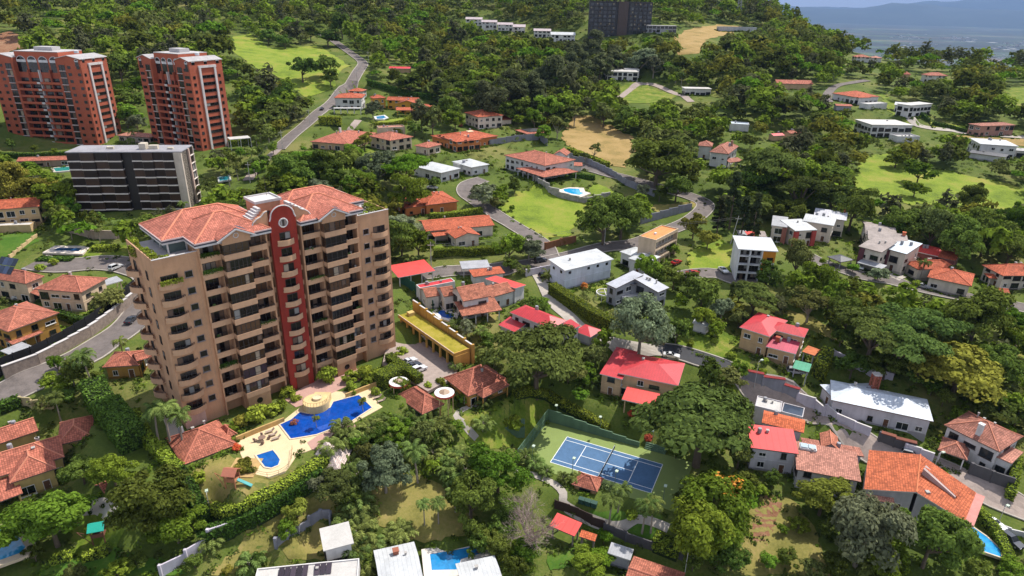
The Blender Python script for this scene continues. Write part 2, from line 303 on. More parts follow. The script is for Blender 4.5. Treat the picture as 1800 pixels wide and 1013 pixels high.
# (name,label,wall colour,[(A,B,C|depth,eave height,roof form,rise,roof,options)])
HS=[
('house','cream two-storey house with orange tiled roof beside the bronze glass block',CREAM,[((-40,371),(69,363),9,6.6,'gabx',2.2,'o',{'win':2}),((-40,400),(53,397),4,2.6,'flat',.4,'cw',{'win':0,'dz':-1.2})]),
('house','long tan house with solar panels and carport by the left street',(.58,.44,.31),[((-30,487),(45,499),(98,489),6.4,'hip',2.4,'t',{'win':2,'solar':1}),((60,508),(142.6,514.4),(201,490),6.4,'hip',2.4,'t',{'win':2}),((181,503),(216,493),4,3,'sh2',.4,'g',{'open':1}),((44,511),(70,521),4,3.2,'sh2',.6,'t',{'open':1})]),
('house','ochre hip-roofed house with grey lean-to below the long tan house',OCH,[((13.4,583.5),(104,550),(65,524.5),6.4,'hip',2.6,'t',{'win':2}),((22,606),(76,584),3,3.1,'sh2',.8,'t',{'open':1}),((25,627),(63,611),(46,600),2.7,'sh2',.3,'g',{'open':1})]),
('house','large terracotta house with pool in the lower left corner',(.50,.36,.14),[((-40,850),(113,803),(111,764),4.8,'hip',2.6,'b2',{'win':1}),((17,850),(99,823),10,4.6,'hip',2.4,'b2',{'win':1}),((100,783),(163,768),(152,733),4.2,'hip',2,'b2',{'win':1}),((-30,790),(68,757),(66,733),4.6,'gabx',1.8,'b2',{'win':0}),((-22,890),(40,867),6,2.8,'sh2',1.2,'b2',{'open':1})]),
('lodge','narrow terracotta garden lodge between the lower left trees',OCH,[((186,872),(276,826),5,3,'gabx',1.4,'b2',{'win':1})]),
('gatehouse','gatehouse with red tiled roofs at the foot of the tall tan tower',OCH,[((180,646),(245,642),(235,617),3.6,'hip',1.8,'t',{'win':1}),((240,635),(279,624),4,4.8,'gabx',1.2,'t',{'open':1})]),
('pool_house','tan pool house with broad red tiled roof beside the sun terrace',(.46,.31,.14),[((321,818),(417,781),(387,737),3.5,'hip',3.2,'t',{'win':1}),((398,771),(417,763),(405,747),3.3,'hip',1.4,'t',{'win':0})]),
('pavilion','small square pavilion with red tiled roof between two round kiosks',OCH,[((696,696),(742.6,728.8),(781.7,711),3.2,'hip',2.6,'t',{'open':1})]),
('clubhouse','clubhouse with red tiled roof and curved porch above the lawn',OCH,[((780,664),(823,697),(899,671),3.7,'hip',3.4,'t',{'win':1}),((836,692),(849,700),(899,679),3.4,'hip',1.4,'t',{'open':1})]),
('gazebo','white and red striped tile gazebo half hidden by palms',WHITE,[((530.5,826),(597,832),8,3,'hip',4.6,'tw',{'open':1,'plinth':1})]),
('court_kiosk','small tan kiosk with red tiled roof on the tennis court edge',(.40,.24,.12),[((1005.4,851.6),(1050,864.7),(1074,845),3,'hip',1.7,'t',{'win':1})]),
('house','grey metal roofed house with blue pool at the bottom edge',LILAC,[((668,1034),(744,1016),(735.5,950.4),5,'gabx',1.0,'w',{'win':1,'chim':(.5,.75,.5,'b')}),((814,1040),(886,1024),(867,977),3.8,'gabx',.3,'w',{'win':1})]),
('outbuilding','small white cube-shaped outbuilding by the buttressed retaining wall',WHITE,[((573,967.6),(617,956),(608,924),4.5,'flat',.2,'cw',{'win':1})]),
('house','white flat roof with dark solar panels at the bottom edge',WHITE,[((440,1052),(628,1032),(622.7,984.4),5,'flat',.3,'cw',{'win':0,'solar2':1})]),
('awning_shed','red and white striped metal awning beside the bare tree',(.2,.17,.16),[((965.5,924),(1010,943),(1025.5,924.4),3.6,'sh2',.6,'rs2',{'open':1}),((1018,943),(1046,952),(1052,944),3.4,'sh2',.5,'or',{'open':1})]),
('house','low house with red tiled roof at the bottom edge right of centre',TAN,[((1114,977),(1205,1007),-9,3.6,'gabx',1.2,'t',{'win':0})]),
('shed','grey corrugated shed roof behind the green hedge at bottom',GREY,[((1068,972),(1108,985),(1113,968),3.2,'sh2',.4,'g',{'win':0})]),
('house','tan two-storey house with wide coral red roof above the tennis court',TAN,[((1086.5,656),(1192,678),(1216,641),6.6,'hip',1.6,'s',{'win':2}),((1054,657),(1094,667),(1112,622),5.8,'sh2',1.0,'s',{'win':1}),((1093,702),(1152,716),(1168,699.5),3.2,'sh2',.9,'R',{'open':1})]),
('house','white house with salmon red metal roofs behind the largest spreading tree',LILAC,[((896,549),(969,578),(992,562),6.6,'hip',1.6,'s',{'win':2}),((876,571),(905,584),(922,573),3.6,'sh2',1,'s',{'win':1}),((977,572),(994,584),(1013,572),3.8,'sh2',.8,'s',{'win':1})]),
('garage','detached garage with pyramid coral red roof by the hedged lane',LILAC,[((1008.5,582),(1038,593),(1059.7,581),3,'hip',1.3,'s',{'win':0})]),
('carport','bright red carport roof on white posts beside the tan tower',WHITE,[((700,488),(765,476),(752,459),3.4,'sh2',.8,'R',{'open':1})]),
('villa','white villa with mottled brown tile sheds and kidney pool',WHITE,[((814,530),(863,520.5),(851,498),6.2,'gabx',2.4,'tb',{'win':1}),((749,523),(773,519.5),(770,503),4.2,'gabx',1.2,'tb',{'win':1}),((780,522),(802,518.5),(798,502),4.8,'gabx',1.5,'tb',{'win':1}),((864,523),(906,511),(893,492),4.6,'gabx',1.4,'tb',{'win':1}),((812.6,556),(883,545),(864,528),3.3,'sh2',1.3,'tb',{'open':1}),((906,511),(925,501),(890,476),4.6,'sh3',.8,'R',{'win':0}),((832,487),(888,480),5,4.4,'sh2',.5,'o',{'win':0}),((738,508),(800,496),3,4,'flat',.3,'r',{'win':0})]),
('garage','open flat garage with grey roof behind the brown-tiled villa',WHITE,[((812,473),(862,470),6,3.2,'sh2',.4,'g',{'open':1})]),
('house','orange L-shaped tile roof house behind the clipped roadside hedge',PALE,[((748,407),(869.5,396),(849,378),4.2,'gabx',1.8,'o',{'win':1}),((800,419.5),(845,413),9,4.1,'gaby',1.4,'o',{'win':1}),((763,416),(797,411.5),5,3.2,'sh2',.5,'o',{'open':1})]),
('house','orange house with deep verandah just above the L-shaped roof',ORW,[((748,361),(806,354),(784,336),4.2,'hip',2.2,'o',{'win':1}),((711,366),(756,360),(745,343),3.7,'hip',1.5,'o',{'win':1})]),
('house','white house with flat white roofs below the bright umbrella tree',WHITE,[((775,304),(810,296),(795,277),4.4,'hip',.5,'w',{'win':1}),((828.5,294.5),(861,289),(838,277),4.2,'hip',.5,'w',{'win':1,'chim':(.2,.6,.9,'g')}),((743,295),(762,292),(755,282),3.6,'hip',.4,'w',{'win':1}),((808,291),(830,288),6,3.7,'flat',.2,'cw',{'win':0})]),
('house','big white villa with layered terracotta hip roofs and curved pool terrace',WHITE,[((886,273),(958,291.6),(1003,279),6.6,'hip',2.6,'t',{'win':2}),((907,296),(956,312),(1000,297),3.3,'hip',1.6,'t',{'open':1}),((972,272),(996,274),9,6,'gaby',1.8,'t',{'win':0}),((994,291),(1024,292),5,3,'sh2',.6,'t',{'win':0})]),
('house','orange-walled house with arched window and red tile roof',ORW,[((801.6,250),(876,239),(866,224),4.4,'hip',2,'o',{'win':1,'skyl':1}),((768,238),(802,250),(818,236),5,'hip',1.4,'o',{'win':1})]),
('house','two-storey stone house with orange hip roof at the forest edge',PALE,[((816,198),(840,206),(882,202),6.6,'hip',2.2,'o',{'win':2}),((879,211),(901,210),(891,200),3,'sh2',.8,'o',{'win':0})]),
('poolside_hut','small hut with dark panelled roof framed in tile by the grey wall',BROWN,[((905,228.6),(926.7,236),(946,226),3,'hip',1.1,'t',{'open':1,'dark':1})]),
('house','cream hip-roofed villa behind the bright umbrella tree',(.52,.42,.30),[((648,239),(686,247.4),(730,241.5),5.6,'hip',2.2,'b2',{'win':2}),((728,256),(753,260),(783,255),3.6,'hip',1.5,'b2',{'win':1}),((666,226),(712,224),6,6.2,'flat',.4,'p',{'win':0})]),
('house','white modern house with orange hip roof beside the climbing road',WHITE,[((587,172),(636,172.5),(646,163),6.8,'hip',1.8,'o',{'win':2}),((610,160),(636,161),(649,152),5.2,'hip',1.5,'o',{'win':1}),((586,191),(634,191),3,3.4,'flat',.2,'cw',{'open':1})]),
('house','yellow-orange house with terracotta roofs and a small garden pool',YEL,[((655,173),(679,172),7,6.6,'hip',1.4,'o',{'win':1}),((679,176),(735,178),7,5.4,'gabx',1.5,'o',{'win':1}),((700,181),(731,182),5,6,'gaby',1.5,'o',{'win':1}),((696,194),(727,194),5,3.2,'sh2',1,'o',{'open':1}),((727,190),(765,187),7,3.4,'hip',1,'o',{'win':1})]),
('house','low terracotta house with white chimney next to the climbing road',TAN,[((545,249),(613,254),(631,232),3.6,'hip',2.4,'b2',{'win':1,'chim':(.3,.6,1.6,'w')})]),
('hut','small red-roofed hut buried in trees under the wooded hill',TAN,[((683,119),(721,121),7,3,'gabx',1,'r',{'win':0})]),
('hacienda','white arcaded mansion with flat roof among royal palms',WHITE,[((1068,127),(1122,124),(1106,114),5.6,'flat',.5,'cw',{'win':1}),((1098,122),(1124,120),8,6.8,'flat',.4,'cw',{'win':0})]),
('row_house','row house with pale roof, leftmost in the hilltop row',WHITE,[((818,31),(848,34.5),10,5.5,'gabx',2,'p2',{'win':1})]),
('row_house','row house with pale roof, second from the left in the hilltop row',WHITE,[((846,35),(874,39.5),10,5.5,'gabx',2,'p2',{'win':1})]),
('row_house','row house with pale roof, third from the left in the hilltop row',WHITE,[((874,39),(902,44),10,5.5,'gabx',2,'p2',{'win':1})]),
('row_house','gable-fronted white row house standing forward of the hilltop row',WHITE,[((877,47),(924,46),12,6,'gabx',2.4,'p2',{'win':1})]),
('row_house','pale row house half hidden by trees right of the hilltop row',WHITE,[((938,53),(969,55),10,5.5,'gabx',2,'p2',{'win':1})]),
('row_house','white row house nearest to the dark glass block on the hill',WHITE,[((968,61),(1012,60),12,6,'gabx',2.2,'w',{'win':1})]),
('house','long dark flat-roofed house right of the dark hilltop block',GREY,[((1140,46),(1190,43),10,5,'flat',.4,'cg',{'win':1})]),
('water_tank','long low concrete reservoir on the hilltop clearing',(.4,.4,.42),[((1264,48),(1331,46),8,3,'flat',.5,'dg',{'win':0})]),
('house','low white house among trees below the wooded shoulder',WHITE,[((1205,153),(1250,158),9,4,'flat',.4,'cw',{'win':1})]),
('house','white Spanish-style house with stacked brown tile roofs in the trees',WHITE,[((1247,267),(1281,271),(1302,258),7.4,'hip',2.5,'p3',{'win':2,'chim':(.8,.7,1.2,'p')}),((1227,256),(1252,258),(1262,247),6.8,'hip',1.8,'p3',{'win':2}),((1283,286),(1307,283),4,3.4,'sh2',1,'p3',{'open':1})]),
('house','pale blue-white roof peeping between trees left of the valley',WHITE,[((1284,218),(1317,220),8,4,'flat',.3,'wb',{'win':0})]),
('hut','tiny bright red roof peeping out of the dark trees',TAN,[((1360,239),(1380,238),5,3,'gabx',.8,'r',{'win':0})]),
('hut','tiny pink tile roof right of the tiny red roof',TAN,[((1389,235),(1411,233),5,3.6,'gabx',.9,'t',{'win':0})]),
('house','long brown tiled roof half hidden on the wooded slope',TAN,[((1366,147),(1430,148),10,4,'gabx',2.2,'b2',{'win':0})]),
('house','house with vivid orange hip roof beside the bend in the hill road',WHITE,[((1503,171),(1547,170),(1532,157.5),4.4,'hip',2.6,'o',{'win':1}),((1489,168),(1510,172),9,4.2,'hip',1.6,'o',{'win':1})]),
('outbuilding','low flat outbuilding with green-edged roof under the orange hip roof',WHITE,[((1526,184),(1560,182),6,3,'flat',.3,'cw',{'win':0})]),
('outbuilding','low grey outbuilding left of the green-edged roof',GREY,[((1470,186),(1499,187),6,3,'gabx',.8,'b2',{'win':0})]),
('house','white modern house with vaulted left wing up the hedged drive',WHITE,[((1572,184),(1609,187),9,4.4,'gabx',1.2,'w',{'win':1}),((1600,187),(1638,184),8,6.2,'flat',.4,'cw',{'win':2})]),
('house','flat-roofed white and glass house with round terrace on the right slope',WHITE,[((1533,221),(1604,222),(1592,213),6.4,'flat',.4,'cw',{'win':2}),((1512,218),(1534,222),8,3.4,'flat',.4,'cw',{'win':1}),((1578,242),(1617,242),7,2.6,'flat',.7,'cw',{'win':0})]),
('house','brown brick house with low tile roof on the right slope road',(.36,.2,.16),[((1726,222),(1787,220),9,6,'hip',1,'p3',{'win':2})]),
('house','white box house with overhanging roof and dark carport at right edge',WHITE,[((1723,253),(1791,257.5),(1782,247),6.8,'hip',.5,'w',{'win':2}),((1703,268),(1768,277),7,3,'sh2',.5,'d',{'win':0}),((1786,266),(1822,269),8,3.2,'flat',.3,'cg',{'win':1})]),
('house','far white house with pink roof below the valley view',WHITE,[((1632,131),(1667,133.5),10,5.5,'hip',2,'t',{'win':1})]),
('hut','tiny pointed hut left of the far pink roof',TAN,[((1589,131),(1602,131),5,3,'hip',2,'b2',{'win':0})]),
('house','far house with terracotta roof near the skyline trees',WHITE,[((1506,100),(1531,101),10,5,'hip',2,'t',{'win':1})]),
('house','small far white house right of the skyline terracotta roof',WHITE,[((1535,102),(1552,101),9,5,'hip',1.6,'p',{'win':1})]),
('townhouse','white townhouse with red pillars and weathered grey roof, left unit',PALE,[((1356,396),(1384,399.5),10,6.4,'sh2',1,'g',{'win':2,'pil':((.3,.12,.09),.93)})]),
('townhouse','white townhouse with red pillars and bright white roof, right unit',PALE,[((1398,406),(1437,404),(1431,388),6.4,'sh2',1,'w',{'win':2,'pil':((.42,.07,.06),.94),'pil0':1})]),
('townhouse','beige gabled townhouse with white roof behind the red-pillared pair',PALE,[((1411,388),(1466,397),(1478,386),7,'gabx',1.5,'w',{'win':2})]),
('townhouse','rearmost townhouse with pale grey roof and orange chimney',PALE,[((1430,380),(1488,388),(1477,371),7,'gabx',1.5,'w2',{'win':1,'chim':(.95,.5,1.5,'t')})]),
('hut','little white hut with grey roof beside the leaning power pole',WHITE,[((1299,413),(1317,414),5,2.8,'sh2',.3,'g',{'win':1})]),
('hut','little hut with bright red roof in the roadside row',WHITE,[((1318,419),(1334,419.5),7,2.9,'sh2',.4,'R',{'win':0})]),
('hut','little hut with brown roof right of the little red roof',PALE,[((1335,416),(1349,417),6,2.8,'sh2',.3,'gb',{'win':0})]),
('townhouse','townhouse with two long weathered brown roofs, rear pair',PALE,[((1522,412),(1578,419),(1574,396),7.2,'gabx',1.2,'gb',{'win':1}),((1526,420),(1597,429),(1588,411),7,'gabx',1.2,'gb',{'win':1,'chim':(.96,.5,1.2,'t')})]),
('townhouse','townhouse with purple pillars and brown roof over a white car',PALE,[((1509,433),(1550,444),(1538,422),7.4,'sh2',1.2,'gb',{'win':2,'pil':((.13,.05,.06),.12)}),((1507,461),(1551,473),4,3,'sh2',.3,'g',{'open':1})]),
('townhouse','townhouse with purple pillars and pale blue-white roof',PALE,[((1553,436),(1594,447),(1581,424),7.4,'sh2',1.2,'wb',{'win':2,'pil':((.13,.05,.06),.12)})]),
('carport','dark grey tent-shaped carport roof left of the purple townhouses',GREY,[((1454,451),(1478,461),(1487,451),2.8,'hip',.8,'d',{'open':1})]),
('house','long low house with red metal roof against the dark wood',(.22,.08,.07),[((1601,440),(1650,451),7,4.2,'sh2',1,'R',{'win':1}),((1648,452),(1680,459),7,4.2,'sh2',1,'o',{'win':1})]),
('house','orange tiled house behind a palm right of the purple townhouses',PALE,[((1614,474),(1682,471.5),(1660,459),3.8,'hip',1.8,'o',{'win':1})]),
('house','wide orange tiled house with curved stone terrace on the right',PALE,[((1630,487),(1708,503.5),(1745,489),4.2,'hip',2.2,'o',{'win':1})]),
('house','orange hip-roofed house cut by the right edge',PALE,[((1726,466),(1763,485),(1826,479),5.2,'hip',2.2,'o',{'win':1}),((1739,489),(1771,492),4,3.2,'hip',.8,'o',{'open':1})]),
('gate_hut','small gate hut with orange tile roof on the right lane',TAN,[((1757,515),(1776,517),4,3.2,'gabx',.8,'o',{'open':1})]),
('house','tan house with coral roof and ribbed lower roof on green lawn',(.46,.31,.17),[((1300,575),(1353,592),(1376,561),6.8,'hip',1.5,'s',{'win':2}),((1352,578),(1414,593.5),(1422,578.7),6.8,'hip',1.3,'s',{'win':2}),((1346,609),(1399,622.5),(1409,604),3.9,'sh2',1.2,'rs',{'win':1,'chim':(.25,.5,.8,'r')})]),
('canopy','rusty orange sheet canopy beside the coral-roofed tan house',GREY,[((1410,618),(1432,625.5),(1436,614.5),2.8,'sh2',.3,'ru',{'open':1})]),
('canopy','green sheet canopy sheltering a silver car',GREY,[((1393,647),(1422,654.5),(1428,641.5),2.7,'sh2',.2,'gr',{'open':1})]),
('garden_shed','small pale garden shed on the lawn behind the asphalt lane',WHITE,[((1217,567),(1243,574.5),(1251,564.5),2.9,'gabx',.6,'w',{'win':0})]),
('house','long house with wide pale metal roof and brick lattice chimney',LILAC,[((1461,703),(1641,741),(1650,706),4.7,'hip',1.8,'wb2',{'win':2}),((1441,676),(1467,703),(1545,688),3.8,'hip',1.2,'wb2',{'win':1})]),
('house','white arched house with brown tile roofs at right',WHITE,[((1660,747),(1757,794.5),(1776,757),6.6,'hip',2.6,'p3',{'win':2,'chim':(.55,.12,1,'w')}),((1649,791),(1700,809),(1709,786),3.3,'hip',1.6,'p3',{'open':1}),((1752,806),(1774,816),6,3.8,'flat',.5,'p',{'win':1})]),
('house','house with pinkish weathered tile roof left of the vast orange roof',LILAC,[((1400,825),(1514,847),(1519.5,808),5.8,'sh2',1.6,'p',{'win':1,'skyw':1}),((1411,789),(1518,808),(1518,788),5.6,'sh0',.8,'p3',{'win':0}),((1443,786),(1476,793),(1482,770),6.2,'gaby',1.4,'t2',{'win':0})]),
('house','white house with vivid red roof and upper balcony at lower right',LILAC,[((1320,787),(1404,798),(1413,765),6.2,'sh2',1.2,'R2',{'win':2}),((1339,743),(1413,761),(1418,739),6.4,'gabx',1.0,'or',{'win':0}),((1327,715),(1372,726),(1377,708),5.2,'flat',.3,'cw',{'win':0}),((1373,725),(1411,735),(1423,721),3.6,'flat',.3,'dg',{'win':0})]),
('house','long white metal-roofed building with small high windows by the road',(.56,.58,.66),[((993,476),(1079,455.6),(1059,439),6.8,'sh2',.9,'w',{'win':-1})]),
('house','white house with crossed pale metal roofs by the orange-roofed block',WHITE,[((1104,454),(1137,463.5),(1165,452),5.4,'hip',.8,'w',{'win':1,'chim':(.5,.4,.6,'g')}),((1089,442),(1110,450),(1126,437),4.8,'hip',.6,'w',{'win':1})]),
('house','angular grey modern house with sloping roofs behind the long hedge',GREY,[((1065,499),(1083,507),(1108,482),6.4,'sh2',1.6,'g2',{'win':1}),((1112,497),(1157,514),(1172,504),6,'sh3',1.6,'g2',{'win':1}),((1092,498),(1114,505),5,5.4,'sh1',.8,'dg',{'win':0}),((1094,524),(1140,520),7,2.6,'flat',.3,'cw',{'win':0})]),
('annex','low brown-roofed annex in front of the left brick tower',(.35,.24,.18),[((28,284),(121,281),7,3.2,'gabx',1,'b2',{'win':1})]),
('porch','white flat porch at the foot of the right brick tower',WHITE,[((404,246),(441,243),7,3.4,'flat',.3,'cw',{'open':1})]),
('annex','low rose-roofed annex between the two brick towers',(.4,.3,.26),[((205,238),(262,242),8,3.2,'hip',1.2,'p',{'win':1})]),
]
ROOF.update({'b2':lambda:tile((.40,.13,.085),.7),'rs2':lambda:metalroof((.55,.06,.05),.5,1.8,.1),'p2':lambda:metalroof((.42,.35,.36),.7,.6,.3),'p3':lambda:tile((.34,.14,.10),.6),'w2':lambda:metalroof((.48,.48,.52),.6,.8,.3),
'wb2':lambda:metalroof((.50,.54,.60),.5,.9,.25),'o2':lambda:tile((.45,.118,.052),.7),'t2':lambda:tile((.44,.16,.10),.6),'R2':lambda:metalroof((.62,.05,.05),.6,1.5,.12),'g2':lambda:metalroof((.40,.41,.45),.5,.5,.3)})
def solve_block(b,z0,first):
    A,B,C,E=b[0],b[1],b[2],b[3]; opt=b[7]
    if z0 is None:
        z0=.5*(U0(*A,E)[2]+U0(*B,E)[2])-E
    zz=z0+opt.get('dz',0)+E
    pa=atz(*A,zz); pb=atz(*B,zz)
    if pa[1]>470 or pb[1]>470:                     # grazing view: take both eave corners at one distance
        ym=min(pa[1],pb[1])
        for p,q in ((pa,A),(pb,B)):
            r=ray(*q); p[0]=r[0]/r[1]*ym; p[1]=ym
    e=(pb-pa)[:2]; w=float(np.hypot(*e)); e=e/w; n=np.array([-e[1],e[0]])
    if isinstance(C,(int,float)):
        d=float(C)
        away=1 if n@(pa[:2])>0 else -1
        d*=away
    else: d=float((atz(*C,zz)[:2]-pb[:2])@n)
    lim=max(9,1.05*w)
    if abs(d)>lim and pa[1]>330: d=math.copysign(lim,d)
    if d<0:                                        # keep x along AB and y to its left
        pa,pb=pb.copy(),pa.copy(); e=-e; n=-n; d=-d
    return dict(o=pa[:2].copy(),e=e,n=n,w=w,d=d,z0=z0+opt.get('dz',0),E=E,kind=b[4],rh=b[5],rm=b[6],opt=opt)
SOLVED=[]
for (nm,lab,wc,bl) in HS:
    z0=None; out=[]
    for i,b in enumerate(bl):
        s=solve_block(b,z0,i==0); 
        if z0 is None: z0=s['z0']
        out.append(s)
        c=s['o']+s['e']*s['w']/2+s['n']*s['d']/2
        PADS.append((c[0],c[1],s['w']/2+1,s['d']/2+1,math.atan2(s['e'][1],s['e'][0]),s['z0']-.05,6.))
    SOLVED.append((nm,lab,wc,out,z0))
# further levelled ground (px, py, half w, half d, angle, z, blend)
for (px,py,hw,hd,an,z,bl) in [(1062,818,19,11.5,-.4317,0,7),(560,735,20,8,.767,9.9,6),(470,795,9,8,.767,9.9,5),(745,640,14,9,.767,10.9,6),(470,700,34,14,.767,10,9),(250,340,24,10,.05,23,10),(90,265,26,12,.1,26,12),(350,262,22,12,-.1,27,12)]:
    p=atz(px,py,z); PADS.append((p[0],p[1],hw,hd,an,z,bl))
# ------------------------------------------------------------------ ground
_th=np.radians(np.arange(-64,64.01,.5)); _rr=36*np.power(1.017,np.arange(0,205)); _rr=_rr[_rr<1060]; 
_rr=np.r_[_rr,1150,1300,1550,1900,2400,3200]
TH,RR=np.meshgrid(_th,_rr); GXm=RR*np.sin(TH); GYm=RR*np.cos(TH)
_in=np.clip(1000/RR,0,1); GZm=H(GXm*_in,np.maximum(GYm*_in,31))
_f=np.clip((RR-1000)/1900,0,1); GZm=GZm*(1-_f)+(-330)*_f
def Hm(x,y):
    x=np.asarray(x,float); y=np.asarray(y,float)
    th=np.clip((np.arctan2(x,y)-_th[0])/(_th[1]-_th[0]),0,len(_th)-1.001); r=np.hypot(x,y)
    k=np.interp(r,_rr,np.arange(len(_rr))); k=np.clip(k,0,len(_rr)-1.001)
    i=th.astype(int); j=k.astype(int); a=th-i; b=k-j
    return GZm[j,i]*(1-a)*(1-b)+GZm[j,i+1]*a*(1-b)+GZm[j+1,i]*(1-a)*b+GZm[j+1,i+1]*a*b
def Ug(px,py,h=0.): return _hit(px,py,h,Hm)
nr,nth=GXm.shape
idx=np.arange(nr*nth).reshape(nr,nth)
fc=np.stack([idx[:-1,:-1],idx[:-1,1:],idx[1:,1:],idx[1:,:-1]],-1).reshape(-1,4)[:,::-1]
me=bpy.data.meshes.new('ground'); me.from_pydata(np.stack([GXm,GYm,GZm],-1).reshape(-1,3).tolist(),[],fc.tolist())
me.polygons.foreach_set('use_smooth',[True]*len(me.polygons))
me.materials.append(turf('rough_grass',(.042,.064,.012),(.085,.118,.021),(.18,.165,.055),.03)); struct(link('ground',me))
# far valley floor and mountains
mv=MB(); ths=np.radians(np.linspace(-70,70,80)); rs=[2600,4000,6000,9000,13000,18000,25000,36000,50000]
for a,b in zip(rs[:-1],rs[1:]):
    for t0,t1 in zip(ths[:-1],ths[1:]):
        mv.poly([(a*math.sin(t0),a*math.cos(t0),-322),(a*math.sin(t1),a*math.cos(t1),-322),(b*math.sin(t1),b*math.cos(t1),-322),(b*math.sin(t0),b*math.cos(t0),-322)][::-1])
vm,t,b_=newmat('valley_fields'); co=nd(t,'ShaderNodeTexCoord'); vo=nd(t,'ShaderNodeTexVoronoi',Scale=.0022); n_=nd(t,'ShaderNodeTexNoise',Scale=.0007,Detail=10.,Roughness=.7)
t.links.new(co.outputs['Object'],vo.inputs['Vector']); t.links.new(co.outputs['Object'],n_.inputs['Vector'])
rp=nd(t,'ShaderNodeValToRGB'); e=rp.color_ramp.elements; e[0].position=.42; e[0].color=(.008,.016,.008,1); e[1].position=.62; e[1].color=(.13,.14,.08,1); q=e.new(.52); q.color=(.03,.05,.02,1)
mm=nd(t,'ShaderNodeMixRGB',blend_type='MULTIPLY'); mm.inputs[0].default_value=.5; t.links.new(n_.outputs['Fac'],rp.inputs['Fac']); t.links.new(rp.outputs[0],mm.inputs[1]); t.links.new(vo.outputs['Color'],mm.inputs[2]); t.links.new(mm.outputs[0],b_.inputs['Base Color']); b_.inputs['Roughness'].default_value=.95
struct(mv.build('valley_floor',vm))
def fbm(x,seed,o=5):
    r=np.zeros_like(x); a=1.
    rs_=np.random.RandomState(seed)
    for k in range(o):
        ph=rs_.rand(3)*6.28; r+=a*(np.sin(x*(2**k)*1.0+ph[0])+.6*np.sin(x*(2**k)*1.73+ph[1])); a*=.52
    return r
for k,(rad,base,amp,sd) in enumerate([(26000,150,55,3),(33000,260,70,5)]):
    ang=np.linspace(-1.2,1.2,320); ht=base+amp*fbm(ang*9,sd)+ (170*np.exp(-((ang-.4835)/.035)**2) if k==0 else 620*np.clip((ang-.46)/.2,0,1.2))
    mo=MB(); n_a=len(ang); V=[]
    for j,(fr,fz) in enumerate([(0,0),(.25,.35),(.5,.6),(.75,.86),(1.,1.),(1.4,.0)]):
        rj=rad+fr*4200
        for i,a in enumerate(ang):
            w_=(fbm(np.array([a*40+j*3.]),sd+j,4)[0])*.06
            V.append(((rj+w_*3000)*math.sin(a),(rj+w_*3000)*math.cos(a),-330+(ht[i]+330)*max(0,fz+(w_ if 0<j<5 else 0))))
    F=[(j*n_a+i,(j+1)*n_a+i,(j+1)*n_a+i+1,j*n_a+i+1)[::-1] for j in range(5) for i in range(n_a-1)]
    mo.v=V; mo.f=F; mo.m=[0]*len(F); o=struct(mo.build('mountains',plain('mountain_forest',(.035,.05,.03),.95,0,.4,.0008)))
    for p in o.data.polygons: p.use_smooth=True
tb=MB(); trn=random.Random(5)
TCN=[(trn.uniform(1540,1830),trn.uniform(6500,15000)) for _ in range(16)]
for k in range(420):
    tc_=trn.choice(TCN); a=math.atan((tc_[0]+trn.gauss(0,16)-900)/FPX); rd=tc_[1]*trn.gauss(1,.05); s=trn.uniform(4,17)*rd/9000
    if trn.random()<.1: s*=2.3
    cx,cy=rd*math.sin(a),rd*math.cos(a); s2=s*trn.uniform(.4,1.); tb.box(cx-s,cx+s,cy-s2,cy+s2,-325,-322+trn.uniform(4,11)*(1 if s<90 else 1.4),trn.choice([0,0,1]))
tag(tb.build('distant_town',[plain('town_white',(.55,.54,.52),.8),plain('town_grey',(.25,.21,.19),.8)]),'pale scattered roofs of the distant town on the valley floor','town',kind='stuff')
# ------------------------------------------------------------------ roads, paths, lawns
def catmull(P,step=2.):
    P=[np.array(p,float) for p in P]; out=[]
    for i in range(len(P)-1):
        p0=P[max(i-1,0)];p1=P[i];p2=P[i+1];p3=P[min(i+2,len(P)-1)]; n=max(2,int(np.linalg.norm(p2-p1)/step))
        for k in range(n):
            t=k/n; out.append(.5*((2*p1)+(-p0+p2)*t+(2*p0-5*p1+4*p2-p3)*t*t+(-p0+3*p1-3*p2+p3)*t**3))
    out.append(P[-1]); return np.array(out)
def lift(x,y,o): return o*(1+np.hypot(x,y)/450.)
KEEP=[]                                            # world outlines kept clear of planting
def path_w(pts): return catmull([Ug(*p)[:2] for p in pts])
def ribbon(mb,c,w,o=.16,off=0.,n=4,rise=0):
    d=np.gradient(c,axis=0); d/=np.linalg.norm(d,axis=1)[:,None]+1e-9; nn=np.stack([-d[:,1],d[:,0]],1)
    i0=len(mb.v); us=np.linspace(-w/2,w/2,n+1)+off
    for k in range(len(c)):
        for u in us:
            p=c[k]+nn[k]*u; mb.v.append((p[0],p[1],float(Hm(p[0],p[1])+lift(p[0],p[1],o)+rise)))
    for k in range(len(c)-1):
        for j in range(n):
            a=i0+k*(n+1)+j; mb.f.append((a,a+1,a+n+2,a+n+1)[::-1]); mb.m.append(0)
    if rise:
        for j in (0,n):
            for k in range(len(c)-1):
                a=mb.v[i0+k*(n+1)+j]; b=mb.v[i0+(k+1)*(n+1)+j]; mb.poly([a,b,(b[0],b[1],b[2]-rise-.1),(a[0],a[1],a[2]-rise-.1)])
ASPH=plain('asphalt',(.140,.118,.110),.9,0,.38,.35,.1); DARKA=plain('fresh_asphalt',(.045,.045,.05),.85,0,.2,.3,.1); CONC=plain('concrete',(.36,.32,.28),.9,0,.2,.4,.1); PAVE=plain('paving',(.30,.24,.21),.9,0,.25,.8,.15); SOIL=turf('bare_soil',(.16,.075,.04),(.24,.12,.07),(.30,.2,.12),.12)
